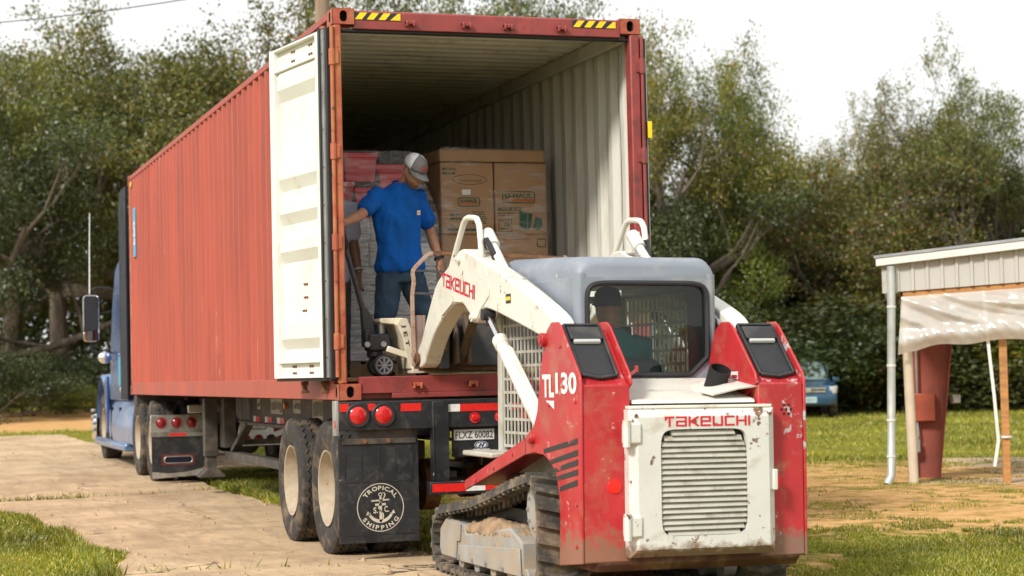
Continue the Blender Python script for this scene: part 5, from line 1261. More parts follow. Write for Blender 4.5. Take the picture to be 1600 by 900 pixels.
mb = MB(); mb.bx(.575, .64, .06, .085, 1.40, 1.80); mb.bx(.64, .66, .06, .12, 1.52, 1.80); mb.build('carriage_plate', BLR, ld, bevel=.004)
GRD = pmat('pinkish rusted bar', (.36, .25, .19), .7, var=.2, dirt=(.25, .12, .07), damt=.5, dscale=10)
mb = MB(); g0 = [(.570, .06, 1.42), (.560, .06, 1.80), (.558, .06, 1.95), (.572, .06, 2.05), (.562, .06, 2.12), (.575, .06, 2.15), (.68, .06, 2.255), (.72, .06, 2.268)]
for p, q in zip(g0[:-1], g0[1:]): mb.beam(p, q, .028, .03, (0, 1, 0))
mb.build('load_guard', GRD, ld, bevel=.003)
mb = MB(); mb.beam((.715, .06, 2.27), (1.76, .06, 2.24), .022, .022); mb.build('guard_top_rail', RUST, ld)
for z in (2.125, 1.955): mb = MB(); mb.beam((.566, .06, z+.01), (1.85, .06, z-.03), .018, .018); mb.build('guard_rail', DGRY, ld)
mb = MB(); g1 = [(1.90, .06, 1.42), (1.91, .06, 2.14), (1.76, .06, 2.25)]
for p, q in zip(g1[:-1], g1[1:]): mb.beam(p, q, .03, .03, (0, 1, 0))
mb.build('load_guard', GRD, ld, bevel=.003)
for x in (.86, 1.56):
    mb = MB(); mb.bx(x-.055, x+.055, .13, .17, 1.39, 1.80); mb.prism([(.13, 1.450), (1.15, 1.450), (1.15, 1.456), (.17, 1.482), (.13, 1.482)], 'x', x-.055, x+.055); mb.build('fork', DGRY, ld, bevel=.004)

# small hardware: seams, bolts, decals, fuel cap, grab rail
for s in SIDES:
    mb = MB(); mb.bx(*xr(s, .7042, .7052), -2.645, -2.640, .86, .955); mb.build('panel_seam', DARK, ld)
    for y, z in ((-2.4, .845), (-2.0, .745), (-1.6, .648), (-3.55, .36), (-3.55, .60), (-3.55, 1.18), (-3.1, 1.16), (-3.3, 1.50)):
        mb = MB(); mb.cyl((X(s, .704), y, z), (X(s, .712), y, z), .012, n=6); mb.build('panel_bolt', LREDW, ld)
    mb = MB(); mb.bx(*xr(s, .47, .49), -3.621, -3.6165, .30, 1.20); mb.build('corner_fold', LRED if s < 0 else LREDW, ld, bevel=.002) if False else None
mb = MB(); mb.bx(X(1, .415), X(1, .485), -3.0, -2.998, 1.36, 1.41)
mb = MB(); mb.add([(X(1, .3845), -3.28, 1.30), (X(1, .3845), -3.38, 1.30), (X(1, .3845), -3.38, 1.345), (X(1, .3845), -3.28, 1.345)], [(0, 1, 2, 3)]); dcl = mb.build('warning_decal', WHT, ld, sharp=None)
mb = MB(); mb.add([(X(1, .3838), -3.29, 1.305), (X(1, .3838), -3.37, 1.305), (X(1, .3838), -3.37, 1.325), (X(1, .3838), -3.29, 1.325)], [(0, 1, 2, 3)]); mb.build('decal_band', LOGO, dcl, sharp=None)
for x, z in ((.83, .335), (1.66, .335), (.83, 1.10), (1.66, 1.10)):
    mb = MB(); mb.cyl((x, -3.730, z), (x, -3.722, z), .010, n=8); mb.build('door_bolt', RUST, rd)
mb = MB(); mb.bx(1.672, 1.70, -3.735, -3.70, .66, .78); mb.build('door_latch', LDOOR, rd, bevel=.006)

# the cab is a little wider than its frame drawing
for o in ld.children:
    nm = o.name.split('.')[0]; wx = WLOC[o.name].x-XC
    if nm in ('cab_roof', 'rear_panel', 'window_seal', 'rear_window', 'front_frame'): o.scale.x = 1.07
    if nm in ('corner_column', 'cab_side_panel', 'rear_post', 'front_post', 'side_screen', 'side_sill'): o.location.x += wx*.07

# ================================================================== people
def remesh(mb, vox, smooth=4, wrinkle=0.0, wsc=9.0, seed=0.0, wamp=None):
    me = bpy.data.meshes.new('tmp'); me.from_pydata([tuple(v) for v in mb.v], [], mb.f)
    bm = bmesh.new(); bm.from_mesh(me); bmesh.ops.recalc_face_normals(bm, faces=bm.faces); bm.to_mesh(me); bm.free()
    o = bpy.data.objects.new('tmp', me); COL.objects.link(o)
    r = o.modifiers.new('r', 'REMESH'); r.mode = 'VOXEL'; r.voxel_size = vox
    s = o.modifiers.new('s', 'SMOOTH'); s.factor = .5; s.iterations = smooth
    dg = bpy.context.evaluated_depsgraph_get(); dg.update()
    ev = o.evaluated_get(dg); out = bpy.data.meshes.new_from_object(ev)
    bpy.data.objects.remove(o); bpy.data.meshes.remove(me)
    if wrinkle:
        n = len(out.vertices); co = np.empty(n*3); no = np.empty(n*3); out.vertices.foreach_get('co', co); out.vertices.foreach_get('normal', no)
        co = co.reshape(-1, 3); no = no.reshape(-1, 3); d = np.empty(n)
        for i in range(n):
            x, y, z = co[i]; a = mnoise.noise(Vector((x*wsc+seed, y*wsc, z*wsc*.55+x*3))); b = mnoise.noise(Vector((x*wsc*2.3, y*wsc*2.3+seed, z*wsc*1.2)))
            c_ = mnoise.noise(Vector((x*wsc*3.4+z*7, y*wsc*3.4, z*wsc*2.2-seed))); d[i] = (1-abs(a)*2.4)*.75+(1-abs(b)*2.4)*.42+c_*.22-.12
        co += no*(d*wrinkle)[:, None]; out.vertices.foreach_set('co', co.ravel())
    out.shade_smooth(); out.update()
    return out
def remeshed(name, mb, mats, parent, vox, assign=None, **k):
    me = remesh(mb, vox, **k); me.name = name
    for m in (mats if isinstance(mats, (list, tuple)) else [mats]): me.materials.append(m)
    if assign:
        for p in me.polygons: p.material_index = assign(p.center)
    n = len(me.vertices); co = np.empty(n*3); me.vertices.foreach_get('co', co); co = co.reshape(-1, 3); c = (co.min(0)+co.max(0))/2
    me.vertices.foreach_set('co', (co-c).ravel()); me.update()
    return link(name, me, parent, tuple(c))
def lerp(a, b, t): return Vector(a)*(1-t)+Vector(b)*t
def oval(c, lat, fw, a, b, n=20, e=1.0):
    return [Vector(c)+Vector(lat)*(a*math.cos(t))+Vector(fw)*(b*math.sin(t)) for t in [2*math.pi*i/n for i in range(n)]]
def limb(mb, pts, rs, n=14):
    P = [Vector(p) for p in pts]; Q = [P[0]]; S = [rs[0]]
    for i in range(len(P)-1):
        for k in range(1, 5):
            t = k/4; Q.append(lerp(P[i], P[i+1], t)); S.append(rs[i]*(1-t)+rs[i+1]*t)
    mb.tube(Q, S, n)
    mb.ball(P[0], rs[0]*.98, 8); mb.ball(P[-1], rs[-1]*.98, 8)
def hand(mb, w, d, pn, side, curl=.5, sc=1.0):
    """w wrist, d direction of the fingers, pn palm normal, side: direction towards the thumb"""
    d = Vector(d).normalized(); side = Vector(side); side = (side-d*side.dot(d)).normalized(); pn = d.cross(side); pn = pn if pn.dot(Vector(pn)) > 0 else pn
    w = Vector(w)
    mb.loft([oval(w+d*(t*sc), side, pn, a*sc, b*sc, 12) for t, a, b in ((-.02, .027, .021), (.02, .034, .019), (.055, .042, .017), (.085, .042, .014), (.098, .036, .010))])
    for i, L in enumerate((.072, .080, .075, .060)):
        b = w+d*.088*sc+side*((.030-.020*i)*sc); q = d; pts = [b-d*.01]
        for k, f in enumerate((.45, .32, .23)):
            q = (q+pn*(-curl*(.5+.35*k))).normalized(); b = b+q*(L*f*sc); pts.append(b.copy())
        mb.tube(pts, [.0098*sc, .0094*sc, .0086*sc, .0072*sc], 8); mb.ball(pts[-1], .0075*sc, 6)
    b = w+d*.025*sc+side*.028*sc; t1 = b+(d*.55+side*.75-pn*.35*curl).normalized()*.040*sc; t2 = t1+(d*.9+side*.25-pn*.5*curl).normalized()*.034*sc; t3 = t2+(d*1.0-side*.05-pn*.6*curl).normalized()*.024*sc
    mb.tube([b, t1, t2, t3], [.015*sc, .0125*sc, .011*sc, .009*sc], 8); mb.ball(t3, .009*sc, 6)
SKIN = pmat('tanned skin', (.42, .20, .115), .5, var=.12, vscale=10, dirt=(.34, .14, .08), damt=.3, dscale=9)
SKIN2 = pmat('brown skin', (.17, .075, .040), .5, var=.12, vscale=10)
BEARD = pmat('dark beard', (.085, .048, .030), .8, var=.4, vscale=60)
def head(mb, c, hf, hu, sc=1.0):
    hf = Vector(hf).normalized(); hu = Vector(hu); hu = (hu-hf*hu.dot(hf)).normalized(); hl = hf.cross(hu)
    P = lambda a, b, d_: Vector(c)+hf*(a*sc)+hl*(b*sc)+hu*(d_*sc)
    # skull rings from chin to crown: (height, centre forward, half width, half depth)
    mb.loft([oval(P(f, 0, h), hl, hf, w*sc, dp*sc, 20) for h, f, w, dp in ((-.118, .045, .022, .026), (-.108, .040, .040, .042), (-.085, .030, .054, .062), (-.055, .018, .064, .080), (-.02, .008, .071, .090), (.02, .002, .075, .097), (.06, -.004, .075, .098), (.09, -.008, .066, .088), (.112, -.010, .045, .062), (.122, -.010, .018, .026))])
    mb.loft([oval(P(f, 0, h), hl, hf, w*sc, dp*sc, 10) for h, f, w, dp in ((-.040, .100, .016, .012), (-.028, .108, .014, .014), (.0, .098, .009, .010), (.022, .092, .007, .006))])   # nose
    mb.loft([oval(P(f, 0, h), hl, hf, w*sc, dp*sc, 10) for h, f, w, dp in ((-.074, .088, .018, .008), (-.068, .093, .026, .011), (-.061, .094, .027, .011), (-.054, .088, .018, .008))])   # lips
    for s in (-1, 1):
        mb.ball(P(.085, s*.032, .022), (.022*sc, .022*sc, .011*sc), 6)      # brow
        mb.loft([oval(P(-.008+a, s*b, h), hf, hu, .016*sc, .030*sc, 10) for a, b, h in ((0, .066, -.004), (-.006, .082, .0))])   # ear
    return P
def eyes(P, parent, sc=1.0):
    EW = pmat('eye white', (.7, .68, .64), .3); EB = pmat('eye brown', (.05, .03, .02), .2)
    for s in (-1, 1):
        mb = MB(); mb.ball(P(.081, s*.031, .004), .0125*sc, 8); e = mb.build('eye', EW, parent)
        mb = MB(); mb.ball(P(.0905, s*.031, .003), .0055*sc, 6); mb.build('iris', EB, e)
def shoe(parent, ankle, fw, mat, name='shoe'):
    a = Vector(ankle); fw = Vector(fw); fw.z = 0; fw.normalize(); lat = Vector((-fw.y, fw.x, 0)); z0 = a.z-.075; mb = MB()
    mb.loft([[a+fw*f+lat*(w*cx)+Vector((0, 0, z0-a.z+h*cz)) for cx, cz in ((-.8, 0), (-1, .25), (-.75, .85), (-.3, 1), (.3, 1), (.75, .85), (1, .25), (.8, 0))] for f, w, h in ((-.085, .022, .05), (-.07, .036, .085), (-.02, .040, .10), (.05, .044, .085), (.11, .050, .062), (.165, .045, .05), (.20, .026, .036))])
    o = mb.build(name, mat, parent, sharp=60); s_ = o.modifiers.new('s', 'SUBSURF'); s_.levels = s_.render_levels = 1

# ---- the man in blue
man = thing('person', 'man in blue T-shirt and jeans looking down at the container edge, grey and white cap', 'person', (.70, .75, 1.357))
ZF = 1.357
pel, che, nek = Vector((.685, .77, 2.19)), Vector((.655, .76, 2.61)), Vector((.705, .75, 2.855))
hc = Vector((.775, .655, 2.945)); HF = Vector((.33, -.78, -.52)); HU = Vector((.24, -.42, .88))
RS, RE, RW = Vector((.505, .735, 2.765)), Vector((.325, .56, 2.60)), Vector((.155, .375, 2.525))
LS, LE, LW = Vector((.845, .80, 2.775)), Vector((.965, .85, 2.46)), Vector((1.005, .775, 2.265))
RH, RK, RA = Vector((.595, .77, 2.15)), Vector((.535, .69, 1.83)), Vector((.525, .78, 1.432))
LH, LK, LA = Vector((.775, .79, 2.15)), Vector((.855, .73, 1.84)), Vector((.885, .84, 1.432))
lat = Vector((1, .1, 0)).normalized(); fwd = Vector((.1, -1, 0)).normalized()
mb = MB()
mb.loft([oval(lerp(pel, che, t), lat, fwd, a, b) for t, a, b in ((-.25, .14, .10), (0, .165, .11), (.4, .145, .10), (1.0, .165, .115))]+[oval(lerp(che, nek, t), lat, fwd, a, b) for t, a, b in ((.4, .15, .09), (.7, .09, .07), (1, .060, .058))])
limb(mb, [nek-Vector((0, 0, .04)), lerp(nek, hc, .6)], [.060, .053]); PH = head(mb, hc, HF, HU)
for a_, b_, c_ in ((RS, RE, RW), (LS, LE, LW)):
    limb(mb, [lerp(a_, b_, .12), lerp(a_, b_, .5), b_], [.044, .047, .041]); limb(mb, [b_, lerp(b_, c_, .3), c_], [.041, .043, .027])
for a_, b_, c_ in ((RH, RK, RA), (LH, LK, LA)): limb(mb, [a_, b_, lerp(b_, c_, .35), c_], [.085, .055, .055, .038])
hand(mb, RW+Vector((-.008, -.012, -.002)), (-.55, -.55, -.35), None, (.2, -.5, .85), .75); hand(mb, LW+Vector((.002, -.012, -.02)), (.12, -.15, -1), None, (-.7, -.75, 0), .45)
body = remeshed('body', mb, SKIN.copy(), man, .0075, smooth=3)
bmat = body.data.materials[0]; bmat.name = 'tanned skin with stubble'
nt_ = bmat.node_tree; pn_ = nt_.nodes['Principled BSDF']; src = pn_.inputs['Base Color'].links[0].from_socket
an = nt_.nodes.new('ShaderNodeAttribute'); an.attribute_name = 'stubble'
tcn = nt_.nodes.new('ShaderNodeTexCoord'); fz = noise_node(nt_.nodes, nt_.links, tcn.outputs['Object'], 140, 3)
nt_.links.new(mixc(nt_.nodes, nt_.links, mathn(nt_.nodes, nt_.links, 'MULTIPLY', an.outputs['Fac'], maprange(nt_.nodes, nt_.links, fz, .3, .6, .55, 1)), src, (.05, .03, .02)), pn_.inputs['Base Color'])
hfN = HF.normalized(); huN = (HU-hfN*HU.dot(hfN)).normalized(); hlN = hfN.cross(huN)
nv_ = len(body.data.vertices); co_ = np.empty(nv_*3); body.data.vertices.foreach_get('co', co_); co_ = co_.reshape(-1, 3)+np.array(WLOC[body.name])-np.array(hc)
fa, ua, la = co_@np.array(hfN), co_@np.array(huN), co_@np.array(hlN); near_ = np.linalg.norm(co_, axis=1) < .16
jaw = np.clip((-.045-ua+.25*np.clip(.06-fa, 0, .06))/.02, 0, 1)*np.clip((fa+.01)/.02, 0, 1)*np.clip((.16-np.linalg.norm(co_, axis=1))/.02, 0, 1)
lipz = np.clip((.030-np.abs(la))/.008, 0, 1)*np.clip((.010-np.abs(ua+.064))/.004, 0, 1)*np.clip((fa-.07)/.01, 0, 1)
nape = np.clip((ua+.03)/.02, 0, 1)*np.clip((-.005-fa)/.02, 0, 1)*np.clip((.15-np.linalg.norm(co_, axis=1))/.02, 0, 1)
body.data.attributes.new('stubble', 'FLOAT', 'POINT').data.foreach_set('value', np.clip(jaw*.75*(1-lipz)+nape, 0, 1).astype(np.float32))
eyes(PH, man)
BLUT = pmat('royal blue cotton', (.005, .10, .42), .85, var=.16, vscale=5, dirt=(.003, .036, .165), damt=.45, dscale=2.6, spec=.2, bump=.5, bscale=34)
mb = MB()
mb.loft([oval(lerp(pel, che, t)+Vector((0, 0, dz)), lat, fwd, a, b, 28) for t, a, b, dz in ((0.02, .190, .146, -.03), (.06, .204, .154, 0), (.14, .194, .146, 0), (.45, .172, .128, 0), (.8, .180, .132, 0), (1.0, .186, .136, 0))]+[oval(lerp(che, nek, t), lat, fwd, a, b, 28) for t, a, b in ((.4, .200, .132), (.7, .165, .115), (.88, .115, .095), (.98, .085, .078))])
limb(mb, [lerp(RS, che, .18)+Vector((0, 0, .0)), RS, lerp(RS, RE, .40), lerp(RS, RE, .68)], [.074, .070, .066, .068]); limb(mb, [lerp(LS, che, .18), LS, lerp(LS, LE, .35), lerp(LS, LE, .62)], [.074, .070, .066, .068])
sh_ = remeshed('t_shirt', mb, BLUT, man, .011, smooth=5, wrinkle=.016, wsc=6.5)
mb = MB(); mb.tube(oval(lerp(che, nek, .985)+Vector((.01, -.012, .012)), lat, (fwd+Vector((0, 0, -.35))).normalized(), .083, .080, 24), .010, 8, closed=True); mb.build('collar', BLUT, sh_)
pk = Vector((.775, .61, 2.62)); 
mb = MB(); mb.bx(.785, .810, .608, .618, 2.605, 2.640); mb.build('pocket_label', pmat('label cream', (.66, .58, .48), .7, var=.1), sh_)
mb = MB(); mb.bx(.792, .803, .6065, .6078, 2.615, 2.630); mb.build('label_mark', pmat('label orange', (.5, .16, .05), .7), sh_)
JEAN = pmat('dark denim', (.042, .070, .110), .9, var=.28, vscale=6, dirt=(.055, .085, .12), damt=.45, dscale=5, spec=.1, bump=.25, bscale=180)
mb = MB(); mb.loft([oval(pel+Vector((0, 0, dz)), lat, fwd, a, b, 24) for dz, a, b in ((-.10, .172, .125), (-.03, .178, .130), (.06, .168, .122), (.10, .160, .118))])
for a_, b_, c_ in ((RH, RK, RA), (LH, LK, LA)): limb(mb, [a_-Vector((0, 0, .02)), lerp(a_, b_, .5), b_, lerp(b_, c_, .5), c_-Vector((0, 0, .03))], [.100, .096, .080, .076, .078])
remeshed('jeans', mb, JEAN, man, .011, smooth=5, wrinkle=.012, wsc=8, seed=3)
for a_ in (RA, LA): shoe(man, a_, (.15, -1, 0), pmat('dark shoe', (.03, .025, .022), .6))
# cap: crown in two cloths, brim, button
CAPG = pmat('grey cap cloth', (.13, .125, .13), .85, var=.12, bump=.2, bscale=250); CAPW = pmat('white cap mesh', (.66, .66, .70), .8, var=.06, bump=.5, bscale=300)
hfN = HF.normalized(); huN = (HU-hfN*HU.dot(hfN)).normalized(); hlN = hfN.cross(huN); capc = hc+huN*.045-hfN*.004
mb = MB(); K, N = 8, 28; vs = []; fs = []
for i in range(K+1):
    t = math.pi/2*i/K
    for j in range(N):
        q = 2*math.pi*j/N; rr = math.cos(t)**.75; vs.append(capc+hfN*(.112*rr*math.cos(q))+hlN*(.090*rr*math.sin(q))+huN*(.098*math.sin(t)-.012*math.cos(q)*(1-i/K)))
for i in range(K):
    for j in range(N): fs.append((i*N+j, i*N+(j+1) % N, (i+1)*N+(j+1) % N, (i+1)*N+j))
mb.add(vs, fs); mb.m = [0 if (j < N*.17 or j >= N*.83) else 1 for i in range(K) for j in range(N)]
cap = mb.build('cap', [CAPG, CAPW], man, sharp=80); so = cap.modifiers.new('s', 'SOLIDIFY'); so.thickness = .004
mb = MB(); rows = []
for i in range(5):
    e = i/4-.12*(i == 0); row = []
    for j in range(11):
        q = R(-78+156*j/10); o_ = capc+hfN*(.110*math.cos(q)+.080*e*math.cos(q)**.6)+hlN*(.090*math.sin(q)*(1-.10*e))+huN*(-.014-.020*e*math.cos(q)-.028*abs(math.sin(q))**2*e); row.append(o_)
    rows.append(row)
mb.add([p for r_ in rows for p in r_], [(i*11+j, i*11+j+1, (i+1)*11+j+1, (i+1)*11+j) for i in range(4) for j in range(10)])
br = mb.build('cap_brim', CAPG, cap, sharp=80); so = br.modifiers.new('s', 'SOLIDIFY'); so.thickness = .006
mb = MB(); mb.ball(capc+huN*.098, .008, 6); mb.build('cap_button', CAPG, cap)
pc = capc+hfN*.106+huN*.030; un = (hlN*-1).normalized()
CAPR = pmat('orange red stitching', (.55, .05, .025), .7)
mb = MB()
V_, F_ = text_geo('AU', .03)
for v in V_: pass
xs = [v.x for v in V_]; ys = [v.y for v in V_]; sx_ = .062/(max(xs)-min(xs)); sy_ = .040/(max(ys)-min(ys)); pts_ = []
right_ = hlN if hlN.dot(_r) > 0 else -hlN
for v in V_:
    a = (v.x-(min(xs)+max(xs))/2)*sx_; b = (v.y-min(ys))*sy_
    q = a/.09; pts_.append(capc+hfN*(.1145*math.cos(q)*math.cos(b/.13)+.003)+right_*(.092*math.sin(q))+huN*(.016+b))
mb.add(pts_, F_); mb.build('cap_letters', CAPR, cap, recalc=False, sharp=None)
mb = MB(); d_ = (LW-LE).normalized(); c_ = lerp(LE, LW, .93); mb.tube(oval(c_, d_.orthogonal().normalized(), d_.cross(d_.orthogonal()).normalized(), .034, .034, 20), .009, 8, closed=True); mb.cyl(c_+Vector((-.01, -.030, 0)), c_+Vector((-.012, -.044, 0)), .018, n=14); mb.build('wristwatch', RUBBER, man)

# ---- the person behind the door post
p2 = thing('person', 'person in a pale lavender shirt and dark trousers, mostly hidden behind the left door post', 'person', (.17, 1.05, ZF))
pel, che, nek = Vector((.17, 1.06, 2.20)), Vector((.17, 1.06, 2.58)), Vector((.18, 1.05, 2.80)); hc2 = Vector((.19, 1.02, 2.95))
LS2, LE2, LW2 = Vector((.345, 1.06, 2.71)), Vector((.375, 1.04, 2.42)), Vector((.40, .98, 2.18)); RS2, RE2, RW2 = Vector((.0+.06, 1.0, 2.70)), Vector((.10, .86, 2.52)), Vector((.14, .68, 2.50))
lat = Vector((1, 0, 0)); fwd = Vector((0, -1, 0))
mb = MB()
mb.loft([oval(lerp(pel, che, t), lat, fwd, a, b) for t, a, b in ((-.25, .13, .10), (0, .15, .11), (.4, .14, .10), (1.0, .155, .115))]+[oval(lerp(che, nek, t), lat, fwd, a, b) for t, a, b in ((.5, .155, .105), (.8, .11, .085), (1, .065, .065))])
limb(mb, [nek-Vector((0, 0, .04)), lerp(nek, hc2, .7)], [.06, .055]); PH2 = head(mb, hc2, (.25, -.9, -.3), (.1, -.3, .95), .96)
for a_, b_, c_ in ((RS2, RE2, RW2), (LS2, LE2, LW2)): limb(mb, [a_, b_], [.05, .042]); limb(mb, [b_, lerp(b_, c_, .3), c_], [.042, .043, .028])
for sx in (.08, .27): limb(mb, [(sx, 1.06, 2.15), (sx, 1.03, 1.84), (sx, 1.07, 1.432)], [.08, .055, .04])
hand(mb, LW2, (.0, -.1, -1), None, (-.6, -.8, 0), .5); hand(mb, RW2, (.1, -.9, -.1), None, (.3, 0, .9), .8)
remeshed('body', mb, SKIN2, p2, .010, smooth=3); eyes(PH2, p2, .96)
LAV = pmat('pale lavender cotton', (.36, .37, .47), .85, var=.10, bump=.15, bscale=150)
mb = MB(); mb.loft([oval(lerp(pel, che, t), lat, fwd, a, b, 24) for t, a, b in ((-.28, .175, .135), (0, .172, .134), (.5, .168, .128), (1.0, .175, .132))]+[oval(lerp(che, nek, t), lat, fwd, a, b, 24) for t, a, b in ((.45, .168, .12), (.75, .13, .10), (.97, .08, .075))])
limb(mb, [lerp(LS2, che, .2), LS2, lerp(LS2, LE2, .75)], [.075, .078, .072]); limb(mb, [lerp(RS2, che, .2), RS2, lerp(RS2, RE2, .75)], [.075, .075, .07])
remeshed('t_shirt', mb, LAV, p2, .013, smooth=5, wrinkle=.007)
mb = MB(); mb.loft([oval(pel+Vector((0, 0, dz)), lat, fwd, a, b, 24) for dz, a, b in ((-.12, .155, .12), (.02, .16, .12), (.08, .15, .115))])
for sx in (.085, .262): limb(mb, [(sx, 1.06, 2.12), (sx, 1.03, 1.84), (sx, 1.07, 1.41)], [.092, .078, .075])
remeshed('trousers', mb, pmat('dark trousers', (.035, .035, .04), .9, var=.2), p2, .013, smooth=5, wrinkle=.006)
for sx in (.085, .262): shoe(p2, (sx, 1.07, 1.432), (0, -1, 0), MATS['dark shoe'])
mb = MB(); c_ = hc2+Vector((-.004, .012, .03)); mb.ball(c_, (.082, .105, .105), 12); mb.build('hair', BEARD, p2)
mb = MB(); d_ = (LW2-LE2).normalized(); c_ = lerp(LE2, LW2, .9); mb.tube(oval(c_, d_.orthogonal().normalized(), d_.cross(d_.orthogonal()).normalized(), .034, .034, 18), .010, 8, closed=True); mb.build('wristwatch', STEEL, p2)

# ---- the loader driver, seen from behind through the rear window
p3 = thing('person', 'loader driver in teal shirt and dark cap, seen from behind through the cab window', 'person', (1.24, -2.4, 1.10))
pel, che, nek = Vector((1.24, -2.32, 1.19)), Vector((1.235, -2.38, 1.42)), Vector((1.215, -2.37, 1.64)); hc3 = Vector((1.205, -2.35, 1.775)); lat = Vector((1, 0, 0)); fwd = Vector((0, 1, 0))
mb = MB(); mb.loft([oval(lerp(pel, che, t), lat, fwd, a, b) for t, a, b in ((-.3, .13, .10), (0, .15, .11), (1.0, .16, .115))]+[oval(lerp(che, nek, t), lat, fwd, a, b) for t, a, b in ((.5, .16, .105), (.8, .11, .085), (1, .065, .065))])
limb(mb, [nek-Vector((0, 0, .04)), lerp(nek, hc3, .7)], [.06, .055]); PH3 = head(mb, hc3, (-.1, .97, -.1), (0, .1, 1), 1.0)
JT = []
for s in (-1, 1):
    S_ = Vector((1.235+s*.19, -2.36, 1.53)); E_ = Vector((1.235+s*.25, -2.2, 1.28)); W_ = Vector((1.20+s*.25, -1.97, 1.30)); JT.append((S_, E_, W_))
    limb(mb, [S_, E_], [.052, .042]); limb(mb, [E_, W_], [.042, .028]); hand(mb, W_, (0, 1, .1), None, (-s, 0, .3), .8)
    limb(mb, [(1.24+s*.09, -2.28, 1.17), (1.24+s*.11, -1.78, 1.17), (1.24+s*.11, -1.66, .80)], [.08, .058, .04])
remeshed('body', mb, SKIN, p3, .012, smooth=3); eyes(PH3, p3)
mb = MB(); mb.loft([oval(lerp(pel, che, t), lat, fwd, a, b, 24) for t, a, b in ((-.25, .17, .13), (.3, .175, .13), (1.0, .18, .132))]+[oval(lerp(che, nek, t), lat, fwd, a, b, 24) for t, a, b in ((.45, .175, .12), (.75, .13, .10), (.97, .075, .075))])
for S_, E_, W_ in JT: limb(mb, [lerp(S_, che, .2), S_, lerp(S_, E_, .75)], [.078, .078, .07])
remeshed('t_shirt', mb, pmat('teal cotton', (.02, .16, .15), .85, var=.12), p3, .013, smooth=5, wrinkle=.006)
mb = MB(); 
for s in (-1, 1): limb(mb, [(1.24+s*.085, -2.28, 1.17), (1.24+s*.11, -1.78, 1.17), (1.24+s*.11, -1.66, .83)], [.095, .078, .07])
remeshed('trousers', mb, MATS['dark trousers'], p3, .014, smooth=4)
for s in (-1, 1): shoe(p3, (1.24+s*.11, -1.66, .795), (0, 1, 0), MATS['dark shoe'])
DCAP = pmat('dark cap cloth', (.025, .03, .04), .85, var=.15)
mb = MB(); mb.loft([oval(hc3+Vector((0, -.004, h)), lat, fwd, a, b, 20) for h, a, b in ((-.005, .083, .104), (.04, .086, .108), (.08, .080, .100), (.11, .060, .078), (.125, .025, .035))]); c3 = mb.build('cap', DCAP, p3, sharp=70)
mb = MB(); mb.loft([[hc3+Vector((x, .09+f, .02-abs(x)*.2)) for x, f in ((-.07, 0), (-.05, .06), (0, .085), (.05, .06), (.07, 0))], [hc3+Vector((x, .09+f, .028-abs(x)*.2)) for x, f in ((-.07, 0), (-.05, .06), (0, .085), (.05, .06), (.07, 0))]]); mb.build('cap_brim', DCAP, c3)

# ================================================================== cargo and pallet jack
CARD = pmat('brown cardboard', (.46, .265, .135), .75, var=.08, vscale=3, dirt=(.30, .165, .08), damt=.3, dscale=3, bump=.06, bscale=60)
GRN = pmat('green carton print', (.012, .10, .055), .7, var=.15, chip=(.30, .18, .10), camt=.3, cscale=30); ORN = pmat('orange carton print', (.55, .12, .02), .7, var=.1); PEN = pmat('marker ink', (.04, .03, .03), .7)
PALW = pmat('pallet wood', (.30, .20, .115), .85, var=.3, vscale=8, dirt=(.16, .10, .06), damt=.4)
def carton(x0, x1, y0, y1, z0, z1, label, flap=True):
    t = thing('carton', label, 'carton', ((x0+x1)/2, (y0+y1)/2, z0), 'cartons stacked on the right of the container')
    mb = MB(); mb.bx(x0+.003, x1-.003, y0, y1-.004, z0+.002, z1-.004); b = mb.build('box_walls', CARD, t, bevel=.010)
    mb = MB(); mb.bx(x0+.01, (x0+x1)/2-.002, y0+.006, y1-.01, z1-.0035, z1-.0005); mb.bx((x0+x1)/2+.002, x1-.01, y0+.006, y1-.01, z1-.0035, z1-.0005); mb.build('top_flaps', CARD, t)
    return t, b
def lines(par, x0, x1, z0, z1, n, y, mat=GRN, seed=1):
    rg = random.Random(seed); mb = MB()
    for i in range(n):
        z = z1-(z1-z0)*(i+.5)/n; h = (z1-z0)/n*.45; x = x0; lim = x1-rg.random()*(x1-x0)*.3
        while x < lim: w = rg.uniform(.015, .05); mb.bx(x, min(x+w, lim), y-.0025, y-.001, z-h/2, z+h/2); x += w+.009
    o = mb.build('small_print', mat, par); o['kind'] = 'stuff'
def uhaul(par, x0, x1, z0, z1, y):
    mb = MB(); w = .007; 
    mb.tube([(a, y-.001, b) for a, b in rrect(x0, x1, z0, z1, .018)], .0045, 6, closed=True); mb.build('logo_frame', GRN, par)
    mb = MB(); mb.bx(x0+.014, x1-.014, y-.003, y-.001, z0+.014, z0+.014+(z1-z0)*.20); mb.build('logo_bar', ORN, par)
    lettering('logo_letters', 'U-HAUL', (x0+.018, y-.001, z0+(z1-z0)*.42), (1, 0, 0), (0, 0, 1), (z1-z0)*.42, GRN, par, w=x1-x0-.036, offset=.04, lift=.002)
YC = 1.70
pal = thing('pallet', 'wooden pallet under the brown carton stack', 'pallet', (1.76, 2.2, 1.357), 'pallets inside the container')
for i in range(7): mb = MB(); mb.bx(1.27+i*.145, 1.27+i*.145+.10, YC-.01, YC+1.0, 1.46, 1.48); mb.build('deck_board', PALW, pal)
for i in range(3): mb = MB(); mb.bx(1.27, 2.24, YC+i*.45, YC+i*.45+.08, 1.365, 1.4595); mb.build('stringer', PALW, pal)
rows_ = [(1.48, 2.00), (2.00, 2.535), (2.535, 3.145)]
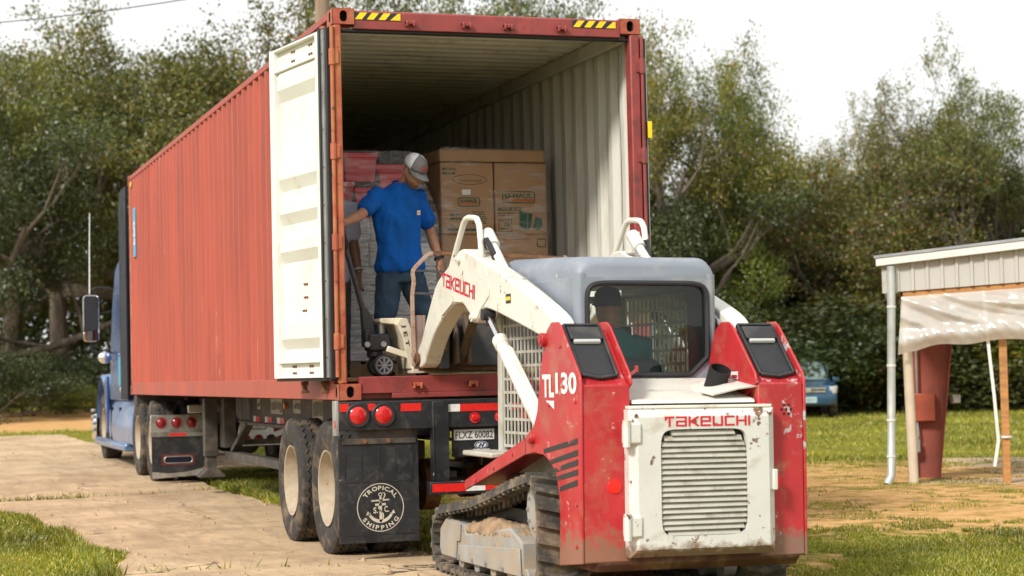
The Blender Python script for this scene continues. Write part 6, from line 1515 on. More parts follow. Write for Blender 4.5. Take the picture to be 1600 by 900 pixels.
for r_, (z0, z1) in enumerate(rows_):
    for c_, (x0, x1) in enumerate(((1.29, 1.762), (1.768, 2.24))):
        for d_ in range(2):
            nm = ['bottom', 'middle', 'upper'][r_]+' carton in the '+['left', 'right'][c_]+(' front' if d_ == 0 else ' back')+' column of the brown stack'
            if r_ == 2 and d_ == 0: nm = ['upper left carton with green print and a marker oval', 'upper right carton with a large green framed logo'][c_]+', container right side'
            t, b = carton(x0, x1, YC+d_*.48, YC+d_*.48+.475, z0, z1, nm); y = YC
            if d_: continue
            if r_ == 2 and c_ == 0:
                lettering('print', 'MEDIANA', (1.31, y, 3.075), (1, 0, 0), (0, 0, 1), .025, GRN, t, w=.12, offset=.02, lift=.002); lettering('print', 'MEDIUM', (1.31, y, 3.04), (1, 0, 0), (0, 0, 1), .022, GRN, t, w=.11, offset=.02, lift=.002)
                mb = MB(); mb.tube([(1.55+.15*math.cos(a), y-.001, 3.0+.042*math.sin(a)) for a in [2*math.pi*i/30 for i in range(30)]], .0022, 5, closed=True); mb.tube([(1.45+i*.012, y-.001, 2.99+.014*math.sin(i*2.3)) for i in range(18)], .0025, 5); mb.build('marker_scribble', PEN, t)
                uhaul(t, 1.445, 1.635, 2.775, 2.845, y); lines(t, 1.565, 1.715, 2.62, 2.735, 6, y, seed=2); lines(t, 1.37, 1.50, 2.65, 2.72, 2, y, seed=5)
                mb = MB(); mb.bx(1.345, 1.745, y-.003, y-.001, 2.565, 2.583); mb.build('green_bar', GRN, t)
                mb = MB(); mb.bx(1.48, 1.555, y-.004, y-.001, 2.87, 2.915); mb.build('shipping_label', WHT, t); lettering('print', 'KITCHEN', (1.455, y, 2.905), (1, 0, 0), (0, 0, 1), .016, GRN, t, w=.17, lift=.006) if False else None
            if r_ == 2 and c_ == 1:
                uhaul(t, 1.84, 2.125, 2.805, 2.90, y); lettering('print', 'MEDIUM BOX', (1.795, y, 2.735), (1, 0, 0), (0, 0, 1), .034, GRN, t, w=.215, offset=.025, lift=.002); lines(t, 1.795, 1.95, 2.685, 2.725, 2, y, seed=3)
                mb = MB(); mb.tube([(a, y-.001, b) for a, b in rrect(1.80, 1.915, 2.56, 2.665, .012)], .003, 6, closed=True); mb.build('ok_frame', GRN, t); lettering('print', 'OK', (1.845, y, 2.60), (1, 0, 0), (0, 0, 1), .034, GRN, t, w=.058, offset=.02, lift=.002); lines(t, 1.81, 1.905, 2.575, 2.595, 1, y, seed=8); lines(t, 1.81, 1.905, 2.64, 2.66, 1, y, seed=9)
                for P_ in ([(1.985, 2.60), (2.05, 2.57), (2.06, 2.72), (1.985, 2.74)], [(2.055, 2.57), (2.09, 2.60), (2.10, 2.71), (2.065, 2.72)], [(2.10, 2.59), (2.15, 2.57), (2.19, 2.60), (2.185, 2.67), (2.13, 2.69)]):
                    mb = MB(); mb.add([(a, y-.0022, b) for a, b in P_], [tuple(range(len(P_)))]); mb.build('green_box_picture', GRN, t, sharp=None)
            if r_ == 1 and c_ == 1: lines(t, 1.92, 2.10, 2.49, 2.50, 1, y, seed=4); lines(t, 1.92, 2.10, 2.38, 2.39, 1, y, seed=6); mb = MB(); mb.tube([(a, y-.001, b) for a, b in rrect(2.14, 2.215, 2.43, 2.495, .008)], .004, 6, closed=True); mb.build('print_frame', GRN, t)
t, b = carton(1.285, 2.225, YC-.005, YC+.96, 3.15, 3.258, 'wide flat carton lying on top of the brown stack')
# stretch film
m, n, l, p = new_mat('stretch film'); n.remove(p); FILM = m
tc = n.new('ShaderNodeTexCoord'); mp = n.new('ShaderNodeMapping'); mp.inputs['Scale'].default_value = (2.2, 2.2, 9); mp.inputs['Rotation'].default_value = (0, .35, 0); l.new(tc.outputs['Object'], mp.inputs['Vector'])
f0 = noise_node(n, l, mp.outputs['Vector'], 2.0, 6, .65, .8); f1 = noise_node(n, l, tc.outputs['Object'], 1.8, 4, .6)
bp = n.new('ShaderNodeBump'); bp.inputs['Strength'].default_value = .55; bp.inputs['Distance'].default_value = .05; l.new(f0, bp.inputs['Height'])
tr_ = n.new('ShaderNodeBsdfTransparent'); gl = n.new('ShaderNodeBsdfGlossy'); gl.inputs['Roughness'].default_value = .12; l.new(bp.outputs['Normal'], gl.inputs['Normal'])
df_ = n.new('ShaderNodeBsdfDiffuse'); df_.inputs['Color'].default_value = (.85, .85, .86, 1); gd_ = n.new('ShaderNodeMixShader'); gd_.inputs[0].default_value = .45; l.new(gl.outputs[0], gd_.inputs[1]); l.new(df_.outputs[0], gd_.inputs[2])  # white diffuse share paints glare into the film
mx = n.new('ShaderNodeMixShader'); l.new(mathn(n, l, 'MULTIPLY', maprange(n, l, f0, .42, .66, .02, .46), maprange(n, l, f1, .42, .62, .12, 1)), mx.inputs[0]); l.new(tr_.outputs[0], mx.inputs[1]); l.new(gd_.outputs[0], mx.inputs[2]); l.new(mx.outputs[0], n['Material Output'].inputs['Surface'])  # noise mask lays the painted glare in patches
FILM2 = FILM.copy(); FILM2.name = 'thick stretch film'
for q_ in FILM2.node_tree.nodes:
    if q_.type == 'MAP_RANGE' and abs(q_.inputs['To Max'].default_value-.46) < .001: q_.inputs['To Min'].default_value = .10; q_.inputs['To Max'].default_value = .62  # more of the painted glare for the load behind the man
    if q_.type == 'MAP_RANGE' and abs(q_.inputs['To Min'].default_value-.12) < .001: q_.inputs['To Min'].default_value = .45
    if q_.type == 'BSDF_GLOSSY': q_.inputs['Roughness'].default_value = .22
def film(x0, x1, y0, y1, z0, z1, label):
    mb = MB(); N_ = 14; K_ = 12; rg = random.Random(5); rings = []
    outl = [(x0, y1), (x0, y0), (x1, y0), (x1, y1)]
    for k in range(K_+1):
        z = z0+(z1-z0)*k/K_; ring = []
        for (a, b), (c, d) in zip(outl[:-1], outl[1:]):
            for i in range(N_): t_ = i/N_; x = a+(c-a)*t_; y = b+(d-b)*t_; q = .006*mnoise.noise(Vector((x*7, y*7, z*12))); ring.append((x+q*(1 if x > (x0+x1)/2 else -1), y-abs(q), z))
        ring.append(outl[-1]+(z,)); rings.append(ring)
    m_ = len(rings[0]); mb.add([p_ for r_ in rings for p_ in r_], [(k*m_+i, k*m_+i+1, (k+1)*m_+i+1, (k+1)*m_+i) for k in range(K_) for i in range(m_-1)])
    o = mb.build('stretch_film', FILM, None, sharp=180); return tag(o, label, 'film')
film(1.272, 2.256, YC-.022, YC+.97, 1.5, 3.27, 'clear stretch film around the brown carton stack')
# wrapped load behind the man
NEWS = pmat('grey white printed packs', (.74, .74, .76), .6, var=.25, vscale=9, streak=.18, dirt=(.20, .20, .23), damt=.45, dscale=12, chip=(.38, .06, .07), camt=.40, cscale=9)
REDB = pmat('red plastic tote', (.58, .02, .05), .4, var=.12); PINK = pmat('red printed pack', (.55, .06, .08), .5, var=.25, chip=(.6, .55, .55), camt=.5, cscale=18); BLUP = pmat('blue pack', (.05, .12, .22), .5, var=.25, chip=(.4, .4, .42), camt=.5)
wl_ = thing('pallet_load', 'film wrapped load of grey printed packs with red totes on top behind the man', 'pallet load', (.8, 1.9, 1.357))
mb = MB()
for i in range(7): mb = MB(); mb.bx(.30+i*.13, .39+i*.13, 1.45, 2.4, 1.46, 1.48); mb.build('deck_board', PALW, wl_)
for i in range(3): mb = MB(); mb.bx(.30, 1.17, 1.45+i*.42, 1.53+i*.42, 1.36, 1.4595); mb.build('stringer', PALW, wl_)
rg = random.Random(12); z = 1.482
while z < 2.62:
    h = rg.choice((.05, .06, .075, .15, .2)); x = .28
    while x < 1.16:
        w = rg.uniform(.28, .55); w = min(w, 1.18-x); w = 1.18-x if 1.18-x-w < .12 else w; y = 1.47+rg.uniform(-.012, .012)
        mb = MB(); mb.bx(x+.001, x+w-.001, y, y+.5, z, z+h-.001); mb.build('pack', BLUP if (x > .85 and 2.35 < z < 2.62) else (PINK if rg.random() < .12 else NEWS), wl_, bevel=.014); x += w
    z += h
for x0, x1, y0, z0, z1, mt in ((.30, .50, 1.5, 2.64, 2.95, PINK), (.50, .72, 1.46, 2.64, 2.90, REDB), (.42, .70, 1.50, 2.955, 3.19, REDB), (.72, .98, 1.50, 2.64, 3.02, PINK), (.70, .96, 1.53, 3.02, 3.10, REDB)):
    mb = MB(); mb.loft([[(x0+e, y0+e, z), (x1-e, y0+e, z), (x1-e, y0+.36-e, z), (x0+e, y0+.36-e, z)] for z, e in ((z0, .02), (z1-.04, .004), (z1-.04, -.006), (z1, -.006))]); mb.build('tote' if mt is REDB else 'pack', mt, wl_, bevel=.012)
mb = MB(); K_ = 12; rings = []
for k in range(K_+1):
    z = 1.49+(3.2-1.49)*k/K_; sh = 0 if z < 2.7 else (z-2.7)*.28
    ring = []
    o_ = [(.265, 2.0), (.265, 1.43), (1.195-sh*1.6, 1.43+sh*.1), (1.195-sh*1.6, 2.0)]
    for (a, b), (c, d) in zip(o_[:-1], o_[1:]):
        for i in range(12): t_ = i/12; x = a+(c-a)*t_; y = b+(d-b)*t_; q = .010*mnoise.noise(Vector((x*6, y*6, z*9))); ring.append((x, y-abs(q), z))
    rings.append(ring+[o_[-1]+(z,)])
m_ = len(rings[0]); mb.add([p_ for r_ in rings for p_ in r_], [(k*m_+i, k*m_+i+1, (k+1)*m_+i+1, (k+1)*m_+i) for k in range(K_) for i in range(m_-1)]); mb.build('film_wrap', FILM2, wl_, sharp=180)
# ---- pallet jack
JC = pmat('cream jack paint', (.66, .60, .47), .45, var=.08, dirt=(.4, .32, .22), damt=.3, chip=(.2, .12, .07), camt=.3); JB = pmat('black jack paint', (.022, .022, .026), .4, var=.2); JG = pmat('grey wheel', (.17, .17, .18), .5, var=.15)
jk = thing('pallet_jack', 'cream pallet jack with black pump handle in front of the man', 'pallet jack', (.6, .36, 1.357))
for y in (.275, .445):
    mb = MB(); mb.lathe([(.03, -.024), (.075, -.026), (.082, -.018), (.082, .018), (.075, .026), (.03, .024)], (.405, y, 1.440), (0, 1, 0), 30); w = mb.build('steer_wheel', JB, jk, sharp=30)
    mb = MB(); mb.lathe([(.055, -.027), (.066, -.030), (.068, -.022), (.055, -.02)], (.405, y, 1.440), (0, 1, 0), 30); mb.build('wheel_rim', JG, w)
    mb = MB(); mb.cyl((.405, y-.031, 1.440), (.405, y+.031, 1.440), .020, n=14); mb.build('wheel_hub', JG, w)
    for k in range(8): t_ = 2*math.pi*k/8; mb = MB(); mb.beam((.405+.018*math.cos(t_), y-.022, 1.44+.018*math.sin(t_)), (.405+.058*math.cos(t_), y-.022, 1.44+.058*math.sin(t_)), .012, .022, (0, 1, 0)); mb.build('wheel_spoke', JG, w)
mb = MB(); mb.bx(.30, .46, .27, .45, 1.55, 1.68); mb.cyl((.36, .36, 1.50), (.36, .36, 1.56), .06, n=14); mb.bx(.27, .33, .30, .42, 1.58, 1.72); mb.build('pump_block', JB, jk, bevel=.015)
mb = MB(); mb.cyl((.415, .36, 1.66), (.415, .36, 1.785), .030, n=14); mb.build('lift_ram', STEEL, jk)
mb = MB(); mb.cyl((.285, .31, 1.60), (.285, .27, 1.60), .022, n=10); mb.cyl((.405, .265, 1.60), (.405, .25, 1.60), .022, n=10); mb.build('pump_valve', STEEL, jk)
mb = MB(); mb.prism([(.372, 1.775), (.385, 1.795), (.555, 1.795), (.58, 1.77), (.55, 1.755), (.50, 1.745), (.385, 1.758)], 'y', .24, .48); mb.build('head_plate', JC, jk, bevel=.006)
mb = MB(); mb.prism([(.515, 1.790), (.575, 1.790), (.645, 1.60), (.648, 1.41), (.585, 1.41), (.535, 1.65), (.49, 1.745)], 'y', .185, .53); jp = mb.build('heel_frame', JC, jk, bevel=.006)
a_ = Vector((.60-.548, 0, 1.48-1.77)).normalized()
lettering('jack_letters', 'J E T', (.522, .1845, 1.742), (a_.x, 0, a_.z), (-a_.z, 0, a_.x), .036, INK, jk, w=.17, offset=.02, lift=.002)
mb = MB(); mb.bx(.60, .64, .181, .1845, 1.50, 1.53); mb.build('jack_band', NAVY, jk)
for y in (.215, .505): mb = MB(); mb.beam((.42, y, 1.565), (.60, y, 1.50), .04, .045); mb.build('lift_link', JC, jk, bevel=.006)
for y in (.165, .435):
    mb = MB(); mb.prism([(.60, 1.375), (1.72, 1.375), (1.75, 1.39), (1.72, 1.435), (.60, 1.435)], 'y', y, y+.15); mb.build('jack_fork', JC, jk, bevel=.006)
    mb = MB(); mb.cyl((1.60, y+.03, 1.392), (1.60, y+.12, 1.392), .034, n=14); mb.build('load_roller', JG, jk)
hb = Vector((.325, .36, 1.68)); ht = Vector((.150, .345, 2.32))
mb = MB(); mb.prism([(.27, 1.62), (.37, 1.62), (.355, 1.78), (.30, 1.88), (.255, 1.86)], 'y', .33, .39); mb.build('handle_root', JB, jk, bevel=.012)
mb = MB(); mb.tube([hb, hb.lerp(ht, .5), ht], [.026, .021, .021], 12); mb.build('handle_tube', JB, jk)
q = (ht-hb).normalized()
mb = MB(); lp_ = [ht+q*0, ht+q*.05+Vector((0, -.06, 0)), ht+q*.14+Vector((-.005, -.085, 0)), ht+q*.25+Vector((-.01, -.075, 0)), ht+q*.285+Vector((-.012, 0, 0)), ht+q*.25+Vector((-.01, .075, 0)), ht+q*.14+Vector((-.005, .085, 0)), ht+q*.05+Vector((0, .06, 0))]
mb.tube(lp_, .019, 10, closed=True); mb.build('handle_loop', RUBBER, jk)
mb = MB(); mb.tube([ht+Vector((-.03, -.02, .08)), ht+Vector((-.045, -.02, .2))], .012, 8); mb.build('release_lever', STEEL, jk)
# timber under the forks at the sill
for i, (x0, x1, y0, y1, z0, z1) in enumerate(((.70, 1.35, -.0, .10, 1.3595, 1.374), (1.36, 1.62, .0, .11, 1.3595, 1.40))):
    mb = MB(); mb.bx(x0, x1, y0, y1, z0, z1); o = mb.build('timber_board' if i == 0 else 'timber_block', PALW, None, bevel=.004); tag(o, ['thin weathered board lying on the container sill below the forks', 'short timber block lying on the container sill behind the loader screen'][i], 'timber')

# ================================================================== parked car
CARB = pmat('teal blue car paint', (.03, .095, .18), .3, .3, var=.06, coat=.6); CGL = pmat('car glass', (.18, .24, .24), .06, var=.05, coat=.5)
cx_, cy_ = pix_ground(1246, 53); cz_ = tz(cx_, cy_)
cr_ = thing('parked_car', 'teal blue sport utility car parked by the wood edge behind the loader', 'car', (cx_, cy_, cz_))
Lc = lambda x, y, z: (cx_+x, cy_+y, cz_+z)   # x right in picture, -y front
def cring(y, hw, zlo, zsh, hw2, ztop, r=.06):
    return [Lc(x, y, z) for x, z in ((-hw+.08, zlo), (-hw, zlo+.12), (-hw, zsh-r), (-hw+.05, zsh), (-hw2, ztop-r), (-hw2+.08, ztop), (hw2-.08, ztop), (hw2, ztop-r), (hw-.05, zsh), (hw, zsh-r), (hw, zlo+.12), (hw-.08, zlo))]
mb = MB(); mb.loft([cring(*a) for a in ((-2.28, .70, .42, .80, .60, .84, .02), (-2.2, .86, .36, .92, .72, .97, .03), (-1.6, .93, .34, 1.02, .78, 1.07, .03), (-1.15, .94, .34, 1.05, .80, 1.11, .03), (-.35, .94, .34, 1.07, .66, 1.70), (.2, .94, .34, 1.07, .66, 1.76), (1.6, .94, .34, 1.07, .66, 1.74), (2.15, .92, .36, 1.05, .70, 1.60), (2.3, .88, .42, 1.0, .72, 1.1))]); mb.build('body', CARB, cr_, bevel=.03, sharp=45)
mb = MB(); mb.add([Lc(-.72, -1.10, 1.12), Lc(.72, -1.10, 1.12), Lc(.60, -.40, 1.655), Lc(-.60, -.40, 1.655)], [(0, 1, 2, 3)]); w_ = mb.build('windscreen', CGL, cr_, sharp=None); w_.location += Vector((0, -.025, .025))
for s in (-1, 1):
    mb = MB(); mb.prism([(-.25+cy_, 1.13+cz_), (1.9+cy_, 1.13+cz_), (1.75+cy_, 1.60+cz_), (-.05+cy_, 1.62+cz_)], 'x', cx_+s*.80-.07, cx_+s*.80+.05); mb.build('side_window', CGL, cr_)
    mb = MB(); mb.box(Lc(s*1.02, -.62, 1.13), (.20, .14, .15)); mb.build('door_mirror', CARB, cr_, bevel=.03)
    mb = MB(); mb.loft([[Lc(s*x, y, z) for x, z in ((.58+e, .74), (.86-e, .72), (.90-e, .95), (.62+e, .93))] for y, e in ((-2.27, .05), (-2.20, .0), (-2.0, 0))]); mb.build('headlight', LENSW, cr_, bevel=.02)
    mb = MB(); mb.lathe([(0, -.02), (.05, -.015), (.06, .02), (0, .02)], Lc(s*.74, -2.24, .48), (0, 1, 0), 14); mb.build('fog_lamp', LENSW, cr_)
    for y in (-1.42, 1.40):
        wc = Vector(Lc(s*.80, y, .36)); mb = MB(); mb.lathe([(.21, -.11), (.33, -.115), (.36, -.08), (.36, .08), (.33, .115), (.21, .11)], wc, (1, 0, 0), 28); wt = mb.build('wheel', TYRE, cr_, sharp=40)
        mb = MB(); mb.lathe([(0, s*.06), (.06, s*.08), (.20, s*.095), (.22, s*.10), (.22, s*-.05), (0, s*-.05)], wc, (1, 0, 0), 24); mb.build('rim', ALU, wt)
mb = MB(); mb.bx(cx_-.80, cx_+.80, cy_-2.27, cy_-2.0, cz_+.36, cz_+.60); mb.build('front_bumper', PLAS, cr_, bevel=.05)
mb = MB(); mb.bx(cx_-.55, cx_+.55, cy_-2.30, cy_-2.2, cz_+.74, cz_+.92); gr_ = mb.build('grille', PLAS, cr_, bevel=.02)
for z in (.765, .855): mb = MB(); mb.bx(cx_-.53, cx_+.53, cy_-2.325, cy_-2.30, cz_+z, cz_+z+.05); mb.build('grille_bar', CHROME, gr_, bevel=.01)
mb = MB(); mb.box(Lc(0, -2.335, .83), (.16, .02, .13)); mb.build('front_badge', CHROME, gr_, bevel=.02)
mb = MB(); mb.box(Lc(.08, -2.295, .55), (.36, .02, .18)); np_ = mb.build('number_plate', pmat('pale blue plate', (.40, .55, .58), .5, var=.05), cr_, bevel=.008)
lettering('plate_number', '128-JKV', Lc(-.06, -2.306, .50), (1, 0, 0), (0, 0, 1), .08, NAVY, np_, w=.28, lift=.002)
cr_.rotation_euler.z = math.atan2(-(CAM_POS.x-cx_), (CAM_POS.y-cy_)*-1)*-1*0 + R(-21); cr_.scale = (.88, .88, .88)

# ================================================================== open metal shed
SID = pmat('pale beige siding', (.47, .46, .43), .55, var=.06, vscale=3, dirt=(.36, .33, .28), damt=.25, streak=4); TRIM = pmat('white trim metal', (.66, .66, .63), .45, var=.05); ROOF = pmat('galvanised roof', (.40, .42, .46), .4, .5, var=.1)
SRED = pmat('red oxide steel', (.24, .055, .035), .6, var=.15, vscale=4, dirt=(.16, .04, .03), damt=.35, chip=(.1, .04, .03), camt=.2); TIMB = pmat('raw orange timber', (.42, .20, .065), .7, var=.22, vscale=7, streak=.2, dirt=(.24, .11, .05), damt=.4); PVC = pmat('cream pipe', (.55, .47, .36), .5, var=.08)
A0 = Vector((7.46, 5.30, 0)); du = Vector((.868, -.496, 0)).normalized(); dn = Vector((-du.y, du.x, 0))
sd_ = thing('metal_shed', 'open sided metal shed with pale siding, red steel column and plastic sheet', 'shed', tuple(A0))
def S3(u, w, z): return tuple(A0+du*u+dn*w+Vector((0, 0, z)))
def sbox(name, u0, u1, w0, w1, z0, z1, mat, bev=.006, rise=0.0, par=None):
    mb = MB(); v = [S3(u, w, z+(u*rise)) for z in (z0, z1) for u, w in ((u0, w0), (u1, w0), (u1, w1), (u0, w1))]
    mb.add(v, [(3,2,1,0),(4,5,6,7),(0,1,5,4),(1,2,6,5),(2,3,7,6),(3,0,4,7)]); return mb.build(name, mat, par or sd_, bevel=bev)
RISE = .09
sbox('fascia', -.10, 8, -.10, -.02, 2.46, 2.545, TRIM, rise=RISE)
mb = MB(); mb.add([S3(-.12, -.11, 2.55-.12*RISE), S3(8, -.11, 2.55+8*RISE), S3(8, 3.2, 2.70+8*RISE), S3(-.12, 3.2, 2.70-.12*RISE)], [(0, 1, 2, 3)]); rf = mb.build('roof', ROOF, sd_, sharp=None); so = rf.modifiers.new('s', 'SOLIDIFY'); so.thickness = .03
for i in range(26): u = -.1+i*.30; mb = MB(); mb.beam(S3(u, -.11, 2.56+u*RISE), S3(u, 3.2, 2.71+u*RISE), .03, .025); mb.build('roof_rib', ROOF, rf)
mb = MB(); n_ = 200; vs = []
prof_ = []
u = .0
while u < 8:
    for q, e in ((0, 0), (.11, 0), (.12, -.018), (.15, -.018), (.16, 0)): prof_.append((u+q, e))
    u += .16
for zlo in (0, 1):
    for u, e in prof_: vs.append(S3(u, e, (2.16 if not zlo else 2.47)+u*RISE*(1 if zlo else .55)))
m_ = len(prof_); mb.add(vs, [(i, i+1, m_+i+1, m_+i) for i in range(m_-1)]); mb.build('siding', SID, sd_, sharp=20)
sbox('corner_flashing', -.04, .13, -.032, -.024, 2.15, 2.48, SID)
sbox('header_beam', .18, 8, .02, .06, 2.07, 2.165, TIMB, rise=RISE*.55)
# side wall band going back
mb = MB(); mb.add([S3(-.02, .0, 2.15), S3(-.02, 3.0, 2.15), S3(-.02, 3.0, 2.58), S3(-.02, 0, 2.47)], [(0, 1, 2, 3)]); mb.build('gable_siding', SID, sd_, sharp=None)
mb = MB(); mb.tube([S3(.06, -.07, 2.45), S3(.06, -.07, 2.2), S3(.03, -.07, 1.2), S3(.0, -.07, .14), S3(-.05, -.12, .04)], .045, 12); dp_ = mb.build('downspout', pmat('galvanised pipe', (.50, .54, .52), .4, .4, var=.12), sd_)
for z in (.35, .75, 1.35, 2.0): mb = MB(); mb.lathe([(.046, -.012), (.052, -.012), (.052, .012), (.046, .012)], S3(.06-.03*(2.2-z), -.07, z), (0, 0, 1), 14); mb.build('pipe_band', TRIM, dp_)
mb = MB(); mb.cyl(S3(.24, .12, .02), S3(.20, .12, 2.12), .055, n=14); mb.build('pipe_post', PVC, sd_)
# tapered red column with electrical box, conduit
cb = Vector((8.10, 6.15, 0)); 
def Cc(u, w, z): q = cb+du*u+dn*w; return (q.x, q.y, z)
mb = MB(); mb.add([Cc(.05, 0, .02), Cc(.40, 0, .02), Cc(.66, 0, 2.3), Cc(.02, 0, 2.3), Cc(.05, .02, .02), Cc(.40, .02, .02), Cc(.66, .02, 2.3), Cc(.02, .02, 2.3)], [(3,2,1,0),(4,5,6,7),(0,1,5,4),(1,2,6,5),(2,3,7,6),(3,0,4,7)]); col_ = mb.build('steel_column', SRED, sd_)
for (a0, a1), nm in (((.02, .05), 1), ((.66, .40), 0)):
    mb = MB(); mb.beam(Cc(a1, -.02, .02), Cc(a0, -.02, 2.3), .17, .015, (du.x, du.y, 0)); mb.build('column_flange', SRED, col_)
mb = MB(); P_ = [Cc(.12, -.13, .70), Cc(.37, -.13, .70), Cc(.37, -.13, 1.02), Cc(.12, -.13, 1.02), Cc(.12, 0, .70), Cc(.37, 0, .70), Cc(.37, 0, 1.02), Cc(.12, 0, 1.02)]; mb.add(P_, [(3,2,1,0),(4,5,6,7),(0,1,5,4),(1,2,6,5),(2,3,7,6),(3,0,4,7)]); mb.build('electrical_box', pmat('orange red box', (.30, .06, .03), .5, var=.15, chip=(.12, .05, .03), camt=.3), sd_, bevel=.01)
mb = MB(); mb.tube([Cc(.17, -.08, 1.02), Cc(.17, -.08, 1.6), Cc(.16, -.08, 2.2)], .014, 8); mb.tube([Cc(.16, -.08, .70), Cc(.17, -.09, .55), Cc(.13, -.09, .40), Cc(.12, -.09, .05)], .016, 8); mb.build('conduit', STEEL, sd_)
mb = MB(); q = Vector(Cc(.15, -.12, .42)); mb.box(q, (.07, .06, .16)); mb.build('outlet', STEEL, sd_, bevel=.01)
mb = MB(); q = Vector(Cc(.60, -.05, .95)); mb.box(q, (.10, .08, .10)); mb.build('outlet', STEEL, sd_, bevel=.01)
sbox('timber_post', 1.20, 1.285, .03, .115, .0, 2.1, TIMB, .004)
mb = MB(); P_ = [S3(1.05, -.02, 2.15), S3(1.09, -.03, 1.5), S3(1.13, -.03, 1.0), S3(1.16, -.02, .5), S3(1.11, -.02, .22)]; 
for p_, q_ in zip(P_[:-1], P_[1:]): mb.beam(p_, q_, .035, .006, (dn.x, dn.y, 0))
mb.build('hanging_strap', TRIM, sd_)
mb = MB(); mb.lathe([(.065, -.012), (.072, -.012), (.072, .012), (.065, .012)], S3(1.24, .075, .54), (0, 0, 1), 12); mb.build('post_strap', TRIM, sd_)
sbox('shed_slab', .3, 9, -.02, 6.0, -.06, .035, MATS['concrete'], .01)
# gathered plastic sheet
PLS, n, l, p = new_mat('milky plastic sheet'); n.remove(p)
tc = n.new('ShaderNodeTexCoord'); bp = n.new('ShaderNodeBump'); bp.inputs['Strength'].default_value = .35; bp.inputs['Distance'].default_value = .03; l.new(noise_node(n, l, tc.outputs['Object'], 6, 6), bp.inputs['Height'])
d1 = n.new('ShaderNodeBsdfDiffuse'); d1.inputs['Color'].default_value = (.84, .82, .78, 1); t1 = n.new('ShaderNodeBsdfTranslucent'); t1.inputs['Color'].default_value = (.84, .82, .78, 1); g1 = n.new('ShaderNodeBsdfGlossy'); g1.inputs['Roughness'].default_value = .18; x1 = n.new('ShaderNodeBsdfTransparent')
for q_ in (d1, t1, g1): l.new(bp.outputs['Normal'], q_.inputs['Normal'])
def mxs(f, a_, b_): q_ = n.new('ShaderNodeMixShader'); q_.inputs[0].default_value = f; l.new(a_, q_.inputs[1]); l.new(b_, q_.inputs[2]); return q_.outputs[0]
l.new(mxs(.13, mxs(.12, mxs(.5, d1.outputs[0], t1.outputs[0]), g1.outputs[0]), x1.outputs[0]), n['Material Output'].inputs['Surface'])
mb = MB(); NU, NV = 90, 26; vs = []
for i in range(NU+1):
    u = .17+3.4*i/NU
    top_ = 2.10+u*RISE*.5; bot = 1.50+.09*math.sin((u-.25)*2.0)-.02*math.sin(u*9)+ (.10 if u > 1.1 else 0)*min(1, (u-1.1)*3 if u > 1.1 else 0)*math.sin((u-1.1)*1.6)
    for j in range(NV+1):
        t_ = j/NV; z = top_+(bot-top_)*t_; roll_ = math.exp(-((t_-.80)/.16)**2)
        fo = (u*.55+z*1.9)*7.5+1.6*math.sin(u*2.1); fold = (1-abs(math.sin(fo))**.7)*.075+(1-abs(math.sin(fo*2.3+u*4))**.8)*.03
        w = -.02-.04*math.sin(t_*2.2)-.085*roll_-fold*math.sin(math.pi*min(1, t_*1.25+.06))*(1-.55*roll_)+.02*math.sin((u*1.5+z*1.1)*27)*roll_+.012*mnoise.noise(Vector((u*8, z*8, 1)))
        vs.append(S3(u-.06*t_*(1 if u < .3 else 0), w, z))
mb.add(vs, [(i*(NV+1)+j, (i+1)*(NV+1)+j, (i+1)*(NV+1)+j+1, i*(NV+1)+j+1) for i in range(NU) for j in range(NV)]); mb.build('plastic_sheet', PLS, sd_, sharp=180)

# ================================================================== pole and wire behind
px_, py_ = pix_ground(508, 34); pz_ = tz(px_, py_)
mb = MB(); mb.tube([(px_, py_, pz_-.2), (px_+.02, py_, 4), (px_+.05, py_, 9.5)], [.17, .15, .12], 14); o = mb.build('utility_pole', pmat('weathered pole wood', (.26, .19, .13), .9, var=.3, vscale=5, streak=8, dirt=(.14, .10, .07), damt=.4, bump=.4), None); tag(o, 'weathered wooden utility pole rising behind the container roof', 'pole')
a_ = CAM_POS+(_f+_r*((-300-800)/3043.56)-_u*((50-450)/3043.56))*44; b_ = CAM_POS+(_f+_r*((520-800)/3043.56)-_u*((-40-450)/3043.56))*36
mb = MB(); mb.tube([a_+(b_-a_)*t_-Vector((0, 0, .25*math.sin(math.pi*t_))) for t_ in [i/14 for i in range(15)]], .012, 6); o = mb.build('overhead_wire', RUBBER, None); tag(o, 'thin overhead wire crossing the sky at the upper left', 'wire')
ld.rotation_euler.y = .012
p3.rotation_euler.y = .012

